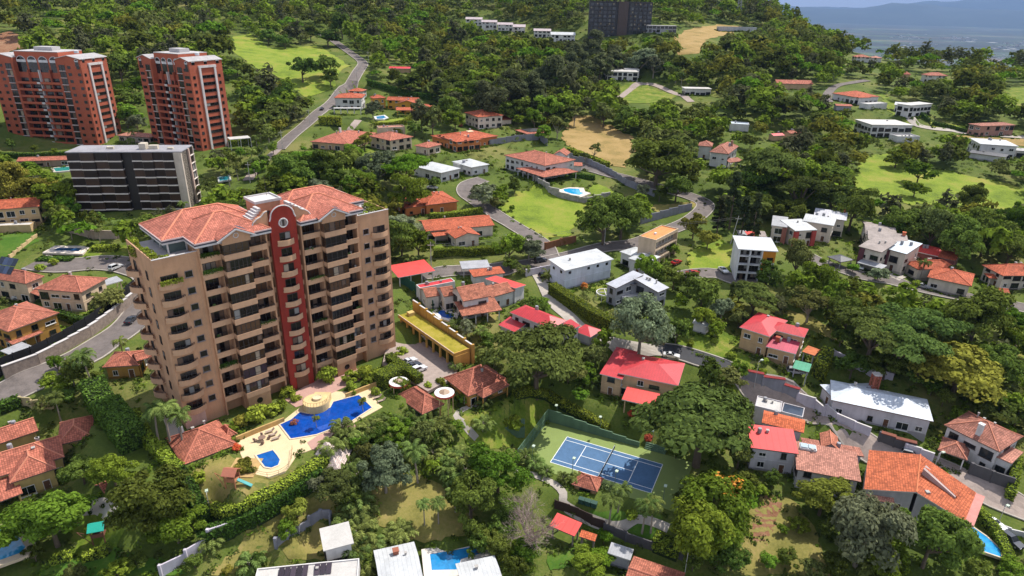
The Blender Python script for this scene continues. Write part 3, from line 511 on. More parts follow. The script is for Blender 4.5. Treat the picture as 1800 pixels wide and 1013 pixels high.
def road(name,pts,w,mat=ASPH,kerb=True,o=.16):
    c=path_w(pts); m=MB(); ribbon(m,c,w,o); r=struct(m.build(name,mat))
    KEEP.append((c,w/2+1.2))
    if kerb:
        k=MB()
        for s in (-1,1): ribbon(k,c,.35,o,s*(w/2+.18),1,.13)
        kb=k.build('kerb',CONC,r)
    return c,r
road('road',[(560,60),(590,75),(622,98),(638,113),(622,140),(600,165),(555,203),(515,238),(488,264)],7)
road('driveway',[(488,264),(468,282),(446,304),(436,318)],4.5,PAVE,False)
road('road',[(-60,728),(0,698),(60,670),(120,642),(180,606),(225,575),(252,540),(264,505),(262,482),(235,470),(180,463),(110,468),(60,462)],9)
road('road',[(740,485),(800,478),(870,474),(930,466),(1000,452),(1060,436),(1120,428),(1170,408),(1215,388),(1240,362),(1212,346),(1150,328),(1099,314),(1060,304),(1020,292)],7)
road('road',[(850,316),(822,326),(818,340),(838,356),(866,374),(902,397),(940,420),(958,434),(966,452)],6.5)
road('lane',[(936,470),(950,490),(962,512),(975,535),(1005,562),(1040,588),(1075,603),(1120,614),(1165,618)],4.5,CONC,False)
road('lane',[(1160,617),(1190,620),(1225,630),(1271,646),(1300,662)],6,DARKA)
road('lane',[(1298,662),(1330,682),(1373,700),(1430,731),(1514,777),(1555,795),(1647,818),(1691,841),(1743,870),(1830,908)],6,PAVE)
road('road',[(1195,487),(1225,482),(1260,482),(1296,494),(1340,500)],6)
road('road',[(1395,440),(1441,462),(1480,475),(1530,488),(1590,501),(1680,521),(1760,536),(1840,550)],6)
road('road',[(1456,180),(1455,166),(1470,152),(1498,146),(1525,142)],6,ASPH,False)
road('road',[(1588,193),(1600,207),(1635,226),(1690,234),(1760,240),(1830,243)],6,CONC,False)
road('road',[(1090,172),(1115,152),(1150,150),(1200,168),(1215,180)],5,PAVE,False)
road('driveway',[(630,212),(622,222),(612,236),(608,248)],4,PAVE,False)
road('driveway',[(1570,490),(1600,470),(1612,455),(1605,440)],4,CONC,False)
for pts,w in [([(838,772),(812,742),(802,732),(815,720),(840,712)],1.6),([(905,828),(940,836),(975,852),(990,868),(990,886),(1010,902),(1040,916),(1075,928),(1100,924),(1120,912),(1150,918),(1175,930)],1.8),
              ([(300,735),(310,760),(318,775)],3),([(150,895),(175,890),(200,905)],2.5)]:
    road('garden_path',pts,w,CONC,False,.14)
LAWNP=[]; edge_rs=np.random.RandomState(2); ROUGH=('lawn','meadow','dry_lawn','dry_field','bare_lot','bare_yard','bare_earth','scrub','shaded_lawn','quarry')
def sheet(name,pts,mat,o=.10,step=None,px=True):
    P=np.array([Ug(*p)[:2] for p in pts]) if px else np.array(pts,float)
    mn,mx_=P.min(0),P.max(0); ext=max(mx_-mn); st=step or max(1.2,ext/26)
    n=len(P); Q=[]; 
    for k in range(n):
        a,b=P[k],P[(k+1)%n]; m_=max(1,int(np.linalg.norm(b-a)/st))
        Q+= [a+(b-a)*j/m_+(edge_rs.normal(size=2)*min(.9,st*.28) if name in ROUGH else 0) for j in range(m_)]
    Q=np.array(Q); ed=[(k,(k+1)%len(Q)) for k in range(len(Q))]
    gx=np.arange(mn[0]+st/2,mx_[0],st); gy=np.arange(mn[1]+st/2,mx_[1],st); gp=np.array([(x,y) for x in gx for y in gy])
    if len(gp):
        ins=inpoly(gp,Q); gp=gp[ins]
    allp=np.vstack([Q,gp]) if len(gp) else Q
    v,e_,f,_,_,_=delaunay_2d_cdt([Vector((float(a),float(b))) for a,b in allp],ed,[list(range(len(Q)))],1,1e-4)
    vs_=[(p.x,p.y,float(Hm(p.x,p.y)+lift(p.x,p.y,o))) for p in v]
    me=bpy.data.meshes.new(name); me.from_pydata(vs_,[],[tuple(q) for q in f]); me.materials.append(mat)
    for p in me.polygons: 
        p.use_smooth=True
        if p.normal.z<0: p.flip()
    LAWNP.append(Q)
    if name!='scrub': KEEP.append((Q,None))
    return struct(link(name,me))
def inpoly(p,Q):
    x,y=p[:,0],p[:,1]; r=np.zeros(len(p),bool); j=len(Q)-1
    for i in range(len(Q)):
        xi,yi=Q[i]; xj,yj=Q[j]
        c=((yi>y)!=(yj>y))&(x<(xj-xi)*(y-yi)/(yj-yi+1e-12)+xi); r^=c; j=i
    return r
LAWN=turf('mown_lawn',(.055,.095,.012),(.125,.175,.020),(.25,.22,.06),.16,bump=.2); DRYL=turf('dry_lawn',(.115,.115,.028),(.215,.19,.055),(.30,.22,.09),.10,bump=.2); MEAD=turf('meadow',(.085,.125,.018),(.175,.235,.026),(.28,.24,.06),.07,bump=.4); DRYF=turf('dry_field',(.16,.13,.04),(.30,.205,.08),(.36,.25,.11),.07,bump=.3); DKL=turf('shaded_lawn',(.035,.08,.012),(.06,.13,.016),(.12,.16,.03),.1,bump=.15); SCRUB=turf('hill_scrub',(.06,.075,.018),(.13,.145,.03),(.20,.175,.06),.05)  # grass mixes: mown, dry, meadow, field, a darker greener lawn, hill scrub
for nm,pts,mt in [
 ('lawn',[(905,340),(940,325),(985,345),(1030,352),(1042,362),(1014,390),(1003,416),(962,420),(900,388),(876,366)],MEAD),
 ('dry_field',[(1010,203),(1045,205),(1075,225),(1110,240),(1113,262),(1098,296),(1060,288),(1020,268),(993,255),(990,235),(1000,215)],DRYF),
 ('meadow',[(1518,274),(1560,270),(1600,298),(1660,298),(1830,338),(1830,378),(1720,362),(1600,360),(1540,345),(1496,342),(1500,305)],MEAD),
 ('meadow',[(410,65),(440,60),(470,85),(560,80),(592,100),(612,116),(580,158),(540,172),(500,142),(450,120),(412,92)],MEAD),
 ('lawn',[(1088,152),(1130,146),(1192,168),(1160,182),(1098,182)],LAWN),('meadow',[(1750,158),(1840,150),(1840,188),(1755,187)],LAWN),
 ('bare_lot',[(1184,62),(1215,50),(1262,44),(1308,48),(1288,58),(1240,71),(1230,95),(1192,98)],DRYF),
 ('lawn',[(1188,604),(1214,566),(1292,592),(1322,640),(1332,658),(1260,636),(1200,612)],LAWN),
 ('lawn',[(790,735),(850,722),(905,692),(962,690),(968,722),(918,786),(835,795)],LAWN),
 ('dry_lawn',[(640,862),(700,832),(760,842),(832,900),(842,942),(740,956),(660,922)],DRYL),
 ('dry_lawn',[(365,1010),(440,930),(520,872),(580,868),(606,900),(560,915),(490,962),(420,1010)],DRYL),
 ('dry_lawn',[(492,966),(562,912),(580,930),(575,978),(500,988)],DRYL),
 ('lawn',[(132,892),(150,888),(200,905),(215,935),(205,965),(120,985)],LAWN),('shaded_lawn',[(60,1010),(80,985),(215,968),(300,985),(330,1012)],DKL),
 ('bare_yard',[(1300,1012),(1312,900),(1345,868),(1395,878),(1440,940),(1455,1012)],DRYL),('bare_earth',[(1318,945),(1330,895),(1350,868),(1380,880),(1362,920),(1345,960)],SOIL),
 ('lawn',[(330,845),(350,815),(402,800),(470,838),(520,826),(500,850),(440,876),(372,892)],DRYL),
 ('dry_lawn',[(1372,545),(1420,553),(1482,592),(1478,604),(1395,572)],DRYL),('lawn',[(1208,445),(1262,420),(1288,432),(1286,478),(1262,478),(1212,480)],MEAD),
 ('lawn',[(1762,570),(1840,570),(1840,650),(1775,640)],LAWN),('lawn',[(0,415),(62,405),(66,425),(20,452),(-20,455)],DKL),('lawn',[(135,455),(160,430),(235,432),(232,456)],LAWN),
 ('lawn',[(1700,930),(1722,962),(1750,985),(1730,1000),(1690,960)],LAWN),('lawn',[(95,575),(135,570),(140,590),(100,612)],LAWN),('lawn',[(140,548),(175,536),(185,552),(160,562)],MEAD),
 ('lawn',[(590,262),(660,262),(690,280),(650,300),(590,300)],LAWN),('lawn',[(655,215),(700,208),(728,212),(700,228),(662,228)],MEAD),('lawn',[(1050,520),(1035,505),(1065,500),(1075,512)],LAWN),
 ('lawn',[(760,430),(795,428),(800,440),(762,440)],LAWN),('dry_lawn',[(1132,362),(1192,358),(1240,352),(1235,366),(1160,376)],DRYL),('lawn',[(1046,322),(1090,340),(1100,352),(1062,352),(1030,338)],MEAD),
 ('lawn',[(1540,160),(1560,170),(1600,214),(1625,222),(1585,224),(1560,195)],LAWN),('lawn',[(1632,212),(1700,222),(1690,230),(1640,226)],MEAD),('dry_lawn',[(1670,238),(1760,243),(1830,246),(1830,262),(1740,250)],DRYF),
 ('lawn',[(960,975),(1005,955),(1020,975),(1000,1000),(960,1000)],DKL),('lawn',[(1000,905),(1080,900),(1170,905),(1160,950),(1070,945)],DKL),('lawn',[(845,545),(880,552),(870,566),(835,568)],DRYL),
 ('scrub',[(180,95),(260,60),(330,70),(420,110),(300,118)],SCRUB),('scrub',[(95,52),(180,38),(190,50),(110,66)],SCRUB),('scrub',[(560,5),(640,0),(720,12),(640,30)],SCRUB),('scrub',[(1230,150),(1330,170),(1320,182),(1240,168)],SCRUB),
 ('quarry',[(-30,70),(20,55),(45,78),(30,100),(-30,110)],SOIL)]:
    sheet(nm,pts,mt)
# ------------------------------------------------------------------ building kit
def dark(c,f=.6): return mul(c,f)
WIN={}
FRAMEW=plain('window_frame',(.62,.60,.57),.6); FRAMED=plain('dark_frame',(.045,.035,.03),.5); GL=glass(); DOORM=plain('wood_door',(.12,.055,.03),.6)
RAILM=plain('iron_rail',(.05,.045,.045),.5,.4); CUR=plain('curtain',(.30,.22,.16),.9)
def win_mesh(w,h,fr=FRAMEW,gl=GL,nm=2,dep=.12,sill=True):
    k=(round(w,1),round(h,1),fr.name,gl.name,nm,sill)
    if k in WIN: return WIN[k]
    w,h=k[0],k[1]; m=MB(); t=.09
    m.poly([(-w/2,-.03,0),(w/2,-.03,0),(w/2,-.03,h),(-w/2,-.03,h)],1)
    m.box(-w/2-t,-w/2,-dep,.0,-t,h+t); m.box(w/2,w/2+t,-dep,.0,-t,h+t); m.box(-w/2,w/2,-dep,.0,-t,0); m.box(-w/2,w/2,-dep,.0,h,h+t)
    for j in range(1,nm): x=-w/2+w*j/nm; m.box(x-.03,x+.03,-dep*.7,-.02,0,h)
    if sill: m.box(-w/2-.2,w/2+.2,-dep-.12,.0,-t-.1,-t)
    WIN[k]=m.mesh([fr,gl],name='window'); return WIN[k]
def door_mesh(w=1.1,h=2.2):
    k=('door',w,h)
    if k in WIN: return WIN[k]
    m=MB(); m.box(-w/2,w/2,-.05,.0,0,h); m.box(-w/2-.1,-w/2,-.12,.0,0,h+.1,1); m.box(w/2,w/2+.1,-.12,.0,0,h+.1,1); m.box(-w/2,w/2,-.12,0,h,h+.1,1); m.box(w/2-.2,w/2-.12,-.1,-.05,1,1.12,1)
    WIN[k]=m.mesh([DOORM,FRAMEW],name='door'); return WIN[k]
def roof_faces(kind,w,d,E,rh,ov):
    x0,x1,y0,y1=-ov,w+ov,-ov,d+ov; W_,D_=x1-x0,y1-y0
    a,b,c,e=(x0,y0,E),(x1,y0,E),(x1,y1,E),(x0,y1,E); G=[]
    if kind=='hip':
        if W_>=D_: r0=(x0+D_/2,(y0+y1)/2,E+rh); r1=(x1-D_/2,(y0+y1)/2,E+rh); F=[[a,b,r1,r0],[b,c,r1],[c,e,r0,r1],[e,a,r0]]
        else: r0=((x0+x1)/2,y0+W_/2,E+rh); r1=((x0+x1)/2,y1-W_/2,E+rh); F=[[a,b,r0],[b,c,r1,r0],[c,e,r1],[e,a,r0,r1]]
        if abs(W_-D_)<.02: F=[[a,b,r0],[b,c,r0],[c,e,r0],[e,a,r0]]
    elif kind=='gabx':
        ym=(y0+y1)/2; r0=(x0,ym,E+rh); r1=(x1,ym,E+rh); F=[[a,b,r1,r0],[c,e,r0,r1]]; G=[[(0,0,E),(0,d,E),(0,ym,E+rh-.1)],[(w,d,E),(w,0,E),(w,ym,E+rh-.1)]]
    elif kind in('gaby','gaby2'):
        xm=(x0+x1)/2; r0=(xm,y0,E+rh); r1=(xm,y1,E+rh); F=[[e,a,r0,r1],[b,c,r1,r0]]; G=[[(0,0,E),(w,0,E),(xm,0,E+rh-.1)],[(w,d,E),(0,d,E),(xm,d,E+rh-.1)]]
    elif kind[:2]=='sh':
        k=int(kind[2]); hz=[E]*4
        for q in ((0,1),(1,2),(2,3),(3,0))[k]: hz[q]=E+rh
        F=[[(p[0],p[1],z) for p,z in zip((a,b,c,e),hz)]]
        wl=[(0,0),(w,0),(w,d),(0,d)]
        for i in range(4):
            j=(i+1)%4; q=[(*wl[i],E),(*wl[j],E)]
            if hz[j]>E: q.append((*wl[j],hz[j]-.12))
            if hz[i]>E: q.append((*wl[i],hz[i]-.12))
            if len(q)>2: G.append(q)
    return F,G
def roof_mesh(F,th=.24):
    m=MB(); ids={}; V=[]
    def vid(p):
        k=tuple(round(x,3) for x in p)
        if k not in ids: ids[k]=len(V); V.append(k)
        return ids[k]
    FF=[[vid(p) for p in f] for f in F]; n=len(V)
    m.v=V+[(x,y,z-th) for x,y,z in V]; ed={}
    for f in FF:
        m.f.append(tuple(f)); m.m.append(0); m.f.append(tuple(i+n for i in f[::-1])); m.m.append(1)
        for i in range(len(f)): ed.setdefault(frozenset((f[i],f[(i+1)%len(f)])),[]).append((f[i],f[(i+1)%len(f)]))
    ridges=[]
    for k,l in ed.items():
        if len(l)==1: a,b=l[0]; m.f.append((b,a,a+n,b+n)); m.m.append(1)
        else: ridges.append((V[l[0][0]],V[l[0][1]]))
    return m,ridges
FASC=plain('fascia',(.55,.52,.50),.6); FASD=plain('dark_fascia',(.16,.11,.09),.7)
def face_windows(root,p0,dr,length,E,mode,base,wc,rng,door=True,wide=False):
    rows=max(1,int(round((E-.4)/3.05))) if mode>0 else 1
    rz=math.atan2(dr[1],dr[0]); n=max(1,int(length/3.3))
    for r in range(rows):
        zf=base+r*3.05+.95
        if mode==-1: zf=base+E-1.7
        for j in range(n):
            if rng.random()<.12: continue
            x=(j+.5)*length/n; pp=(p0[0]+dr[0]*x,p0[1]+dr[1]*x)
            if mode==-1: link('window',win_mesh(.8,.7,FRAMED,GL,1,.1,False),root,(pp[0],pp[1],zf),rz); continue
            if r==0 and door and j==n//2 and length>5: link('door',door_mesh(),root,(pp[0],pp[1],base+.05),rz); continue
            ww=rng.choice([1.0,1.4,1.8,2.4]) if length>4 else 1.
            hh=rng.choice([.8,1.2,1.4]) if not rng.random()<(.4 if r==0 else .2) else 2.0
            if hh==2.0: ww=2.5
            if wide: ww,hh=length/n*rng.uniform(.6,.88),rng.choice([1.5,2.0])
            ww=min(ww,length/n*.88)
            link('window',win_mesh(ww,hh,FRAMED if wide or rng.random()<.55 else FRAMEW,GL,2),root,(pp[0],pp[1],zf-(.7 if hh>1.45 else 0)),rz)
BUILT=[]                                           # (label,x,y,z) landmarks for describing the planting
SCR=[]                                             # photo outlines of buildings kept clear of scattered trees
for hi,(nm,lab,wc,bl,z0) in enumerate(SOLVED):
    rng=random.Random(100+hi); c0=bl[0]['o']+bl[0]['e']*bl[0]['w']/2+bl[0]['n']*bl[0]['d']/2
    root=thing(nm,lab,{'row_house':'house','house':'house','townhouse':'house','villa':'house','hacienda':'house'}.get(nm,nm.replace('_',' ')),(c0[0],c0[1],z0))
    BUILT.append((lab,c0[0],c0[1],z0)); wm=stucco(wc); cw=WIN
    for bi,b in enumerate(bl):
        e,n,w,d,E,k,opt=b['e'],b['n'],b['w'],b['d'],b['E'],b['kind'],b['opt']; ov=min(.55,w*.08)
        if k=='flat': ov=0
        w-=2*ov; d-=2*ov; o2=b['o']+e*ov+n*ov; zb=b['z0']-z0
        M=Matrix(((e[0],n[0],0,o2[0]-c0[0]),(e[1],n[1],0,o2[1]-c0[1]),(0,0,1,zb),(0,0,0,1)))
        def X(m):
            m.v=[tuple(M@Vector(p)) for p in m.v]; return m
        cx,cy=(o2+e*w/2+n*d/2); far=math.hypot(cx,cy)>450
        hull=[P2((*(o2+e*a*w+n*q*d),b['z0']+h))[:2] for a in (-.05,1.05) for q in (-.05,1.05) for h in (0,E+b['rh'])]; hull=np.array(hull); SCR.append((hull[:,0].min(),hull[:,1].min(),hull[:,0].max(),hull[:,1].max()))
        if opt.get('open'):
            nx=max(2,int(w/3.5)+1)
            for i in range(nx):
                x=.15+(w-.3)*i/(nx-1)
                for y in (.15,d-.15): po=MB(); po.box(x-.13,x+.13,y-.13,y+.13,-2,E-.1); X(po).build('post',stucco(wc),root)
            if opt.get('plinth'):
                pl=MB(); pl.box(-.2,w+.2,-.2,d+.2,-2,.9); X(pl).build('plinth',wm,root)
        else:
            wl=MB(); wl.box(0,w,0,d,-3.5,E-.05)
            F,G=roof_faces(k,w,d,E,b['rh'],ov) if k!='flat' else ([],[])
            for g in G: wl.poly(g)
            if k=='flat':
                h=max(.25,b['rh']); t=.22
                wl.box(0,w,0,t,E-.05,E+h); wl.box(0,w,d-t,d,E-.05,E+h); wl.box(0,t,t,d-t,E-.05,E+h); wl.box(w-t,w,t,d-t,E-.05,E+h)
            X(wl).build('wall',wm,root)
            if not far:
                if E>5.6 and w>3.5:
                    bd=MB(); bd.box(-.06,w+.06,-.06,d+.06,2.98,3.16); X(bd).build('storey_band',stucco(mul(wc,1.12)),root)
                pb_=MB(); pb_.box(-.05,w+.05,-.05,d+.05,-3.4,.45); X(pb_).build('plinth',stucco(mul(wc,.62)),root)
        if k=='flat':
            rf=MB(); t=.22; rf.box(t,w-t,t,d-t,E-.1,E+.06) if not opt.get('open') and not opt.get('win') else rf.box(-.5,w+.5,-.5,d+.5,E+h-.02,E+h+.2) if not opt.get('open') else rf.box(0,w,0,d,E-.1,E+.15)
            ro=X(rf).build('roof',ROOF[b['rm']](),root,True)
        else:
            F,G=roof_faces(k,w,d,E,b['rh'],ov); rf,rid=roof_mesh(F); X(rf); ro=rf.build('roof',[ROOF[b['rm']](),FASC if b['rm'] in 'rswRog' and b['rm'] not in('o',) else FASD],root,True)
            if rid and b['rm'] in ('t','o','b','b2','p','p3','tb','o2','t2') and not far:
                rc=MB()
                for p,q in rid: rc.bar(p,q,.17,5)
                X(rc).build('ridge_cap',plain('ridge_tile',mul({'t':TERRA,'o':ORANGE}.get(b['rm'],(.42,.16,.1)),1.15),.85),ro)
        if not opt.get('open') and not far and w>6 and b['rm'] not in('dg',):
            for q_ in range(rng.choice([1,1,2,3])):
                x=rng.uniform(.2,.8)*w; y=rng.uniform(.55,.8)*d; vt=MB(); zt=E+(.06 if k=='flat' else b['rh']*.75); s_=rng.uniform(.14,.3)
                if rng.random()<.35: vt.lathe([(.0,zt+1.1),(.45,zt+1.05),(.5,zt+.9),(.5,zt-.4)],9,(x,y,0)); X(vt).build('roof_tank',plain('tank',(.25,.25,.27),.6),ro)
                else: vt.box(x-s_,x+s_,y-s_,y+s_,zt-.8,zt+.55); vt.box(x-s_-.08,x+s_+.08,y-s_-.08,y+s_+.08,zt+.55,zt+.65); X(vt).build('roof_vent',plain('vent',(.35,.33,.31),.7),ro)
        # openings on the sides that face the viewer
        wn_=opt.get('win',0)
        if wn_ and not opt.get('open'):
            first=True
            for (p,dr,ln,nn) in [((0,0),e,w,-n),((w,0),n,d,e),((w,d),-e,w,n),((0,d),-n,d,-e)]:
                q=o2+e*p[0]+n*p[1]
                if nn@(-(q+dr*ln/2))<=0: continue
                base=zb; face_windows(root,(q[0]-c0[0],q[1]-c0[1]),dr,ln,E if wn_!=-1 else E,(-1 if wn_==-1 else 1),base,wc,rng,first and not far,k=='flat' and opt.get('win',0)>0); first=False
        if 'chim' in opt:
            u,v,h,cm=opt['chim']; ch=MB(); x,y=u*w,v*d; s=.5 if h<1.3 else .45; zt=E+b['rh']+h*.8; ch.box(x-s,x+s,y-s,y+s,E-.3,zt); ch.box(x-s-.1,x+s+.1,y-s-.1,y+s+.1,zt,zt+.18)
            X(ch).build('chimney',{'w':stucco(WHITE),'g':stucco(GREY),'b':stucco(BROWN),'t':stucco((.5,.14,.07)),'p':stucco((.3,.17,.13)),'r':stucco((.35,.08,.05))}[cm],ro)
        if 'solar' in opt:
            for i in range(4):
                for j in range(2):
                    pn=MB(); x=w*.12+i*1.7; y=1.0+j*1.9; sl=b['rh']/(min(w,d)/2); pn.hexa([(x,y,E+y*sl+.25),(x+1.6,y,E+y*sl+.25),(x+1.6,y+1.75,E+(y+1.75)*sl+.25),(x,y+1.75,E+(y+1.75)*sl+.25)],[(x,y,E+y*sl+.33),(x+1.6,y,E+y*sl+.33),(x+1.6,y+1.75,E+(y+1.75)*sl+.33),(x,y+1.75,E+(y+1.75)*sl+.33)]); X(pn).build('solar_panel',glass((.02,.03,.06),.15),ro)
        if 'solar2' in opt:
            for i in range(9):
                if i==5: continue
                pn=MB(); x=w*.22+i*1.05; y=d-2.9; pn.hexa([(x,y,E+.2),(x+.95,y,E+.2),(x+.95,y+2.4,E+.45),(x,y+2.4,E+.45)],[(x,y,E+.26),(x+.95,y,E+.26),(x+.95,y+2.4,E+.51),(x,y+2.4,E+.51)]); X(pn).build('solar_panel',glass((.03,.022,.03),.3),ro)
        if 'dark' in opt:
            pn=MB(); F2,_=roof_faces('hip',w*.72,d*.72,E+.62,b['rh']*.72,.0); m2,_r=roof_mesh(F2,.05); m2.v=[(x+w*.14,y+d*.14,z) for x,y,z in m2.v]; X(m2).build('dark_panel',plain('dark_panel',(.03,.028,.03),.5),ro)
        if 'skyl' in opt:
            for (u,v,s1,s2) in [(.55,.42,3.6,2.2),(.3,.2,2.2,1.6)]:
                pn=MB(); zt=E+b['rh']*min(1,v*d/(d/2)); pn.hexa([(u*w,v*d,zt+.1),(u*w+s1,v*d,zt+.1),(u*w+s1,v*d+s2,zt+.5),(u*w,v*d+s2,zt+.5)],[(u*w,v*d,zt+.3),(u*w+s1,v*d,zt+.3),(u*w+s1,v*d+s2,zt+.7),(u*w,v*d+s2,zt+.7)]); X(pn).build('skylight',plain('cream_panel',(.55,.40,.25),.6),ro)
        if 'skyw' in opt:
            pn=MB(); sl=b['rh']/(d+1.1); y=d*.78; 
            for j in range(2): x=w*.05+j*1.7; pn.box(x,x+1.5,y,y+1.6,E+y*sl+.1,E+y*sl+.75,1)
            pn.box(w*.05-.2,w*.05+3.4,y-.2,y+1.8,E+y*sl-.2,E+y*sl+.5); X(pn).build('skylight',[stucco(WHITE),glass((.25,.3,.33),.2)],ro)
        if 'clere' in opt:
            pn=MB(); pn.hexa([(w*.12,d*.45,E+.6),(w*.72,d*.40,E+.6),(w*.72,d*.62,E+.6),(w*.12,d*.62,E+.6)],[(w*.12,d*.45,E+3.2),(w*.72,d*.40,E+2.2),(w*.72,d*.62,E+2.2),(w*.12,d*.62,E+3.2)]); X(pn).build('clerestory',wm,ro)
        if 'pil' in opt:
            pc,px_=opt['pil']; xs=[px_*w]+([.05*w] if 'pil0' in opt else [])
            for x in xs: pn=MB(); pn.box(x-.8,x+.8,-.7,.35,-2.5,E-.5); X(pn).build('pillar',stucco(pc),root)
# ------------------------------------------------------------------ tall tan apartment tower
TANW=stucco((.44,.255,.150)); TANB=stucco((.50,.305,.188)); REDW=stucco((.25,.035,.024)); MOULD=plain('moulding',(.50,.47,.46),.7); NAVY=plain('gutter',(.05,.055,.075),.5)
BRGL=glass((.055,.030,.018),.12); DKGL=glass((.010,.008,.008),.15); TROOF=tile((.43,.145,.10),.6)
TA=np.array([-70.53,122.04,10.]); TRZ=R(44); tower=thing('apartment_tower','tall tan apartment tower with red stair strip and terracotta roofs above the blue pool','apartment building',TA,TRZ)
BUILT.append(('the tall tan tower',TA[0]+20*math.cos(TRZ),TA[1]+20*math.sin(TRZ),10)); FH=3.74
FL=[3.9+FH*k for k in range(10)]; TC=26.4
def tp(m,name,mat,par=tower,uv=False): return m.build(name,mat,par,uv)
m=MB(); m.box(-1,7.7,0,17,-2,38.7); tp(m,'wall',TANW)
m=MB(); m.box(45.2,54.3,0,17,-2,38.7); tp(m,'wall',TANW)
m=MB(); m.box(7.7,45.2,1.4,17.5,-2,41.2); tp(m,'wall',TANW)
for x0,x1 in ((-1,7.7),(45.2,54.3)):              # terrace parapets and floor
    m=MB(); m.box(x0,x1,0,.25,38.7,39.9); m.box(x0,x0+.25,.25,17,38.7,39.9); m.box(x1-.25,x1,.25,2 if x0<0 else 17,38.7,39.9); tp(m,'parapet',TANW)
    m=MB(); m.box(x0-.05,x1+.05,-.05,.35,39.9,40.02); tp(m,'coping',MOULD)
    m=MB(); m.box(x0+.25,x1-.25,.25,16.9,38.7,38.78); tp(m,'terrace_floor',plain('terrace',(.42,.38,.38),.8))
def mirror(x): return 2*TC-x
def bow(w,dep0,dep1,n=9):                          # bowed balcony front from x=0..w
    return [(w*i/n,-(dep0+dep1*math.sin(math.pi*i/n))) for i in range(n+1)]
def parapet_mesh(pts,h0,h1,th=.16,slab=True,close=True):
    m=MB(); inn=[]
    P=[Vector(p) for p in pts]
    for i,p in enumerate(P):
        a=P[max(i-1,0)]; b=P[min(i+1,len(P)-1)]; t=(b-a).normalized(); inn.append(p+Vector((-t.y,t.x))*th)
    for i in range(len(P)-1):
        a,b,c,e=P[i],P[i+1],inn[i+1],inn[i]; m.hexa([(a.x,a.y,h0),(b.x,b.y,h0),(c.x,c.y,h0),(e.x,e.y,h0)],[(a.x,a.y,h1),(b.x,b.y,h1),(c.x,c.y,h1),(e.x,e.y,h1)])
    return m
BAL={}
def balcony(key,pts,back,h0=-.35,h1=.95,rail=False,mat=TANB):
    if key in BAL: return BAL[key]
    m=parapet_mesh(pts,h0,h1); m.hexa([(p[0],p[1],h0+.02) for p in pts]+[(pts[-1][0],back,h0+.02),(pts[0][0],back,h0+.02)],[(p[0],p[1]+.03,-.02) for p in pts]+[(pts[-1][0],back,-.02),(pts[0][0],back,-.02)])
    r=None
    if rail:
        r=MB()
        for i in range(len(pts)-1):
            r.bar((pts[i][0],pts[i][1]+.08,h1+.42),(pts[i+1][0],pts[i+1][1]+.08,h1+.42),.05,4)
            r.bar((pts[i][0],pts[i][1]+.08,h1+.2),(pts[i+1][0],pts[i+1][1]+.08,h1+.2),.035,4)
        for p in pts[::2]+[pts[-1]]: r.bar((p[0],p[1]+.08,h1-.05),(p[0],p[1]+.08,h1+.42),.045,4)
        r=r.mesh(RAILM,name='railing')
    BAL[key]=(m.mesh(mat,name='balcony'),r); return BAL[key]
def put_bal(key,pts,back,x,y,z,rail=False,rz=0,mat=TANB):
    a,b=balcony(key,pts,back,rail=rail,mat=mat); o=link('balcony',a,tower,(x,y,z),rz)
    if b: link('railing',b,o)
    return o
GLM={}
CURT=[plain('curtain_cream',(.30,.24,.18),.9),plain('curtain_brown',(.13,.085,.06),.9),plain('blind_grey',(.22,.21,.20),.9)]; _gv=random.Random(9)
def glazing(w,h,gl,nm,fr=FRAMED,tr=True):
    k=(w,h,gl.name,nm,tr,_gv.randrange(6))
    if k not in GLM:
        m=MB()
        for j in range(nm):
            u=_gv.random(); mi=1 if u<.72 else (2 if u<.80 else 3 if u<.93 else 4); zc=0 if _gv.random()<.6 else h*.4
            m.poly([(w*j/nm,0,0),(w*(j+1)/nm,0,0),(w*(j+1)/nm,0,h),(w*j/nm,0,h)],1)
            if mi>1: m.poly([(w*j/nm,-.012,zc),(w*(j+1)/nm,-.012,zc),(w*(j+1)/nm,-.012,h),(w*j/nm,-.012,h)],mi)
        for j in range(nm+1): x=w*j/nm; m.box(max(0,x-.06),min(w,x+.06),-.1,.02,0,h)
        m.box(0,w,-.1,.02,h-.12,h); m.box(0,w,-.1,.02,0,.1)
        if tr: m.box(0,w,-.08,.02,h*.28,h*.28+.06)
        GLM[k]=m.mesh([fr,gl]+CURT,name='glazing')
    return GLM[k]
hedgem=leafmat('clipped_leaf',(.20,.245,.030),.2,.01)
trn=random.Random(3)
plants=[]
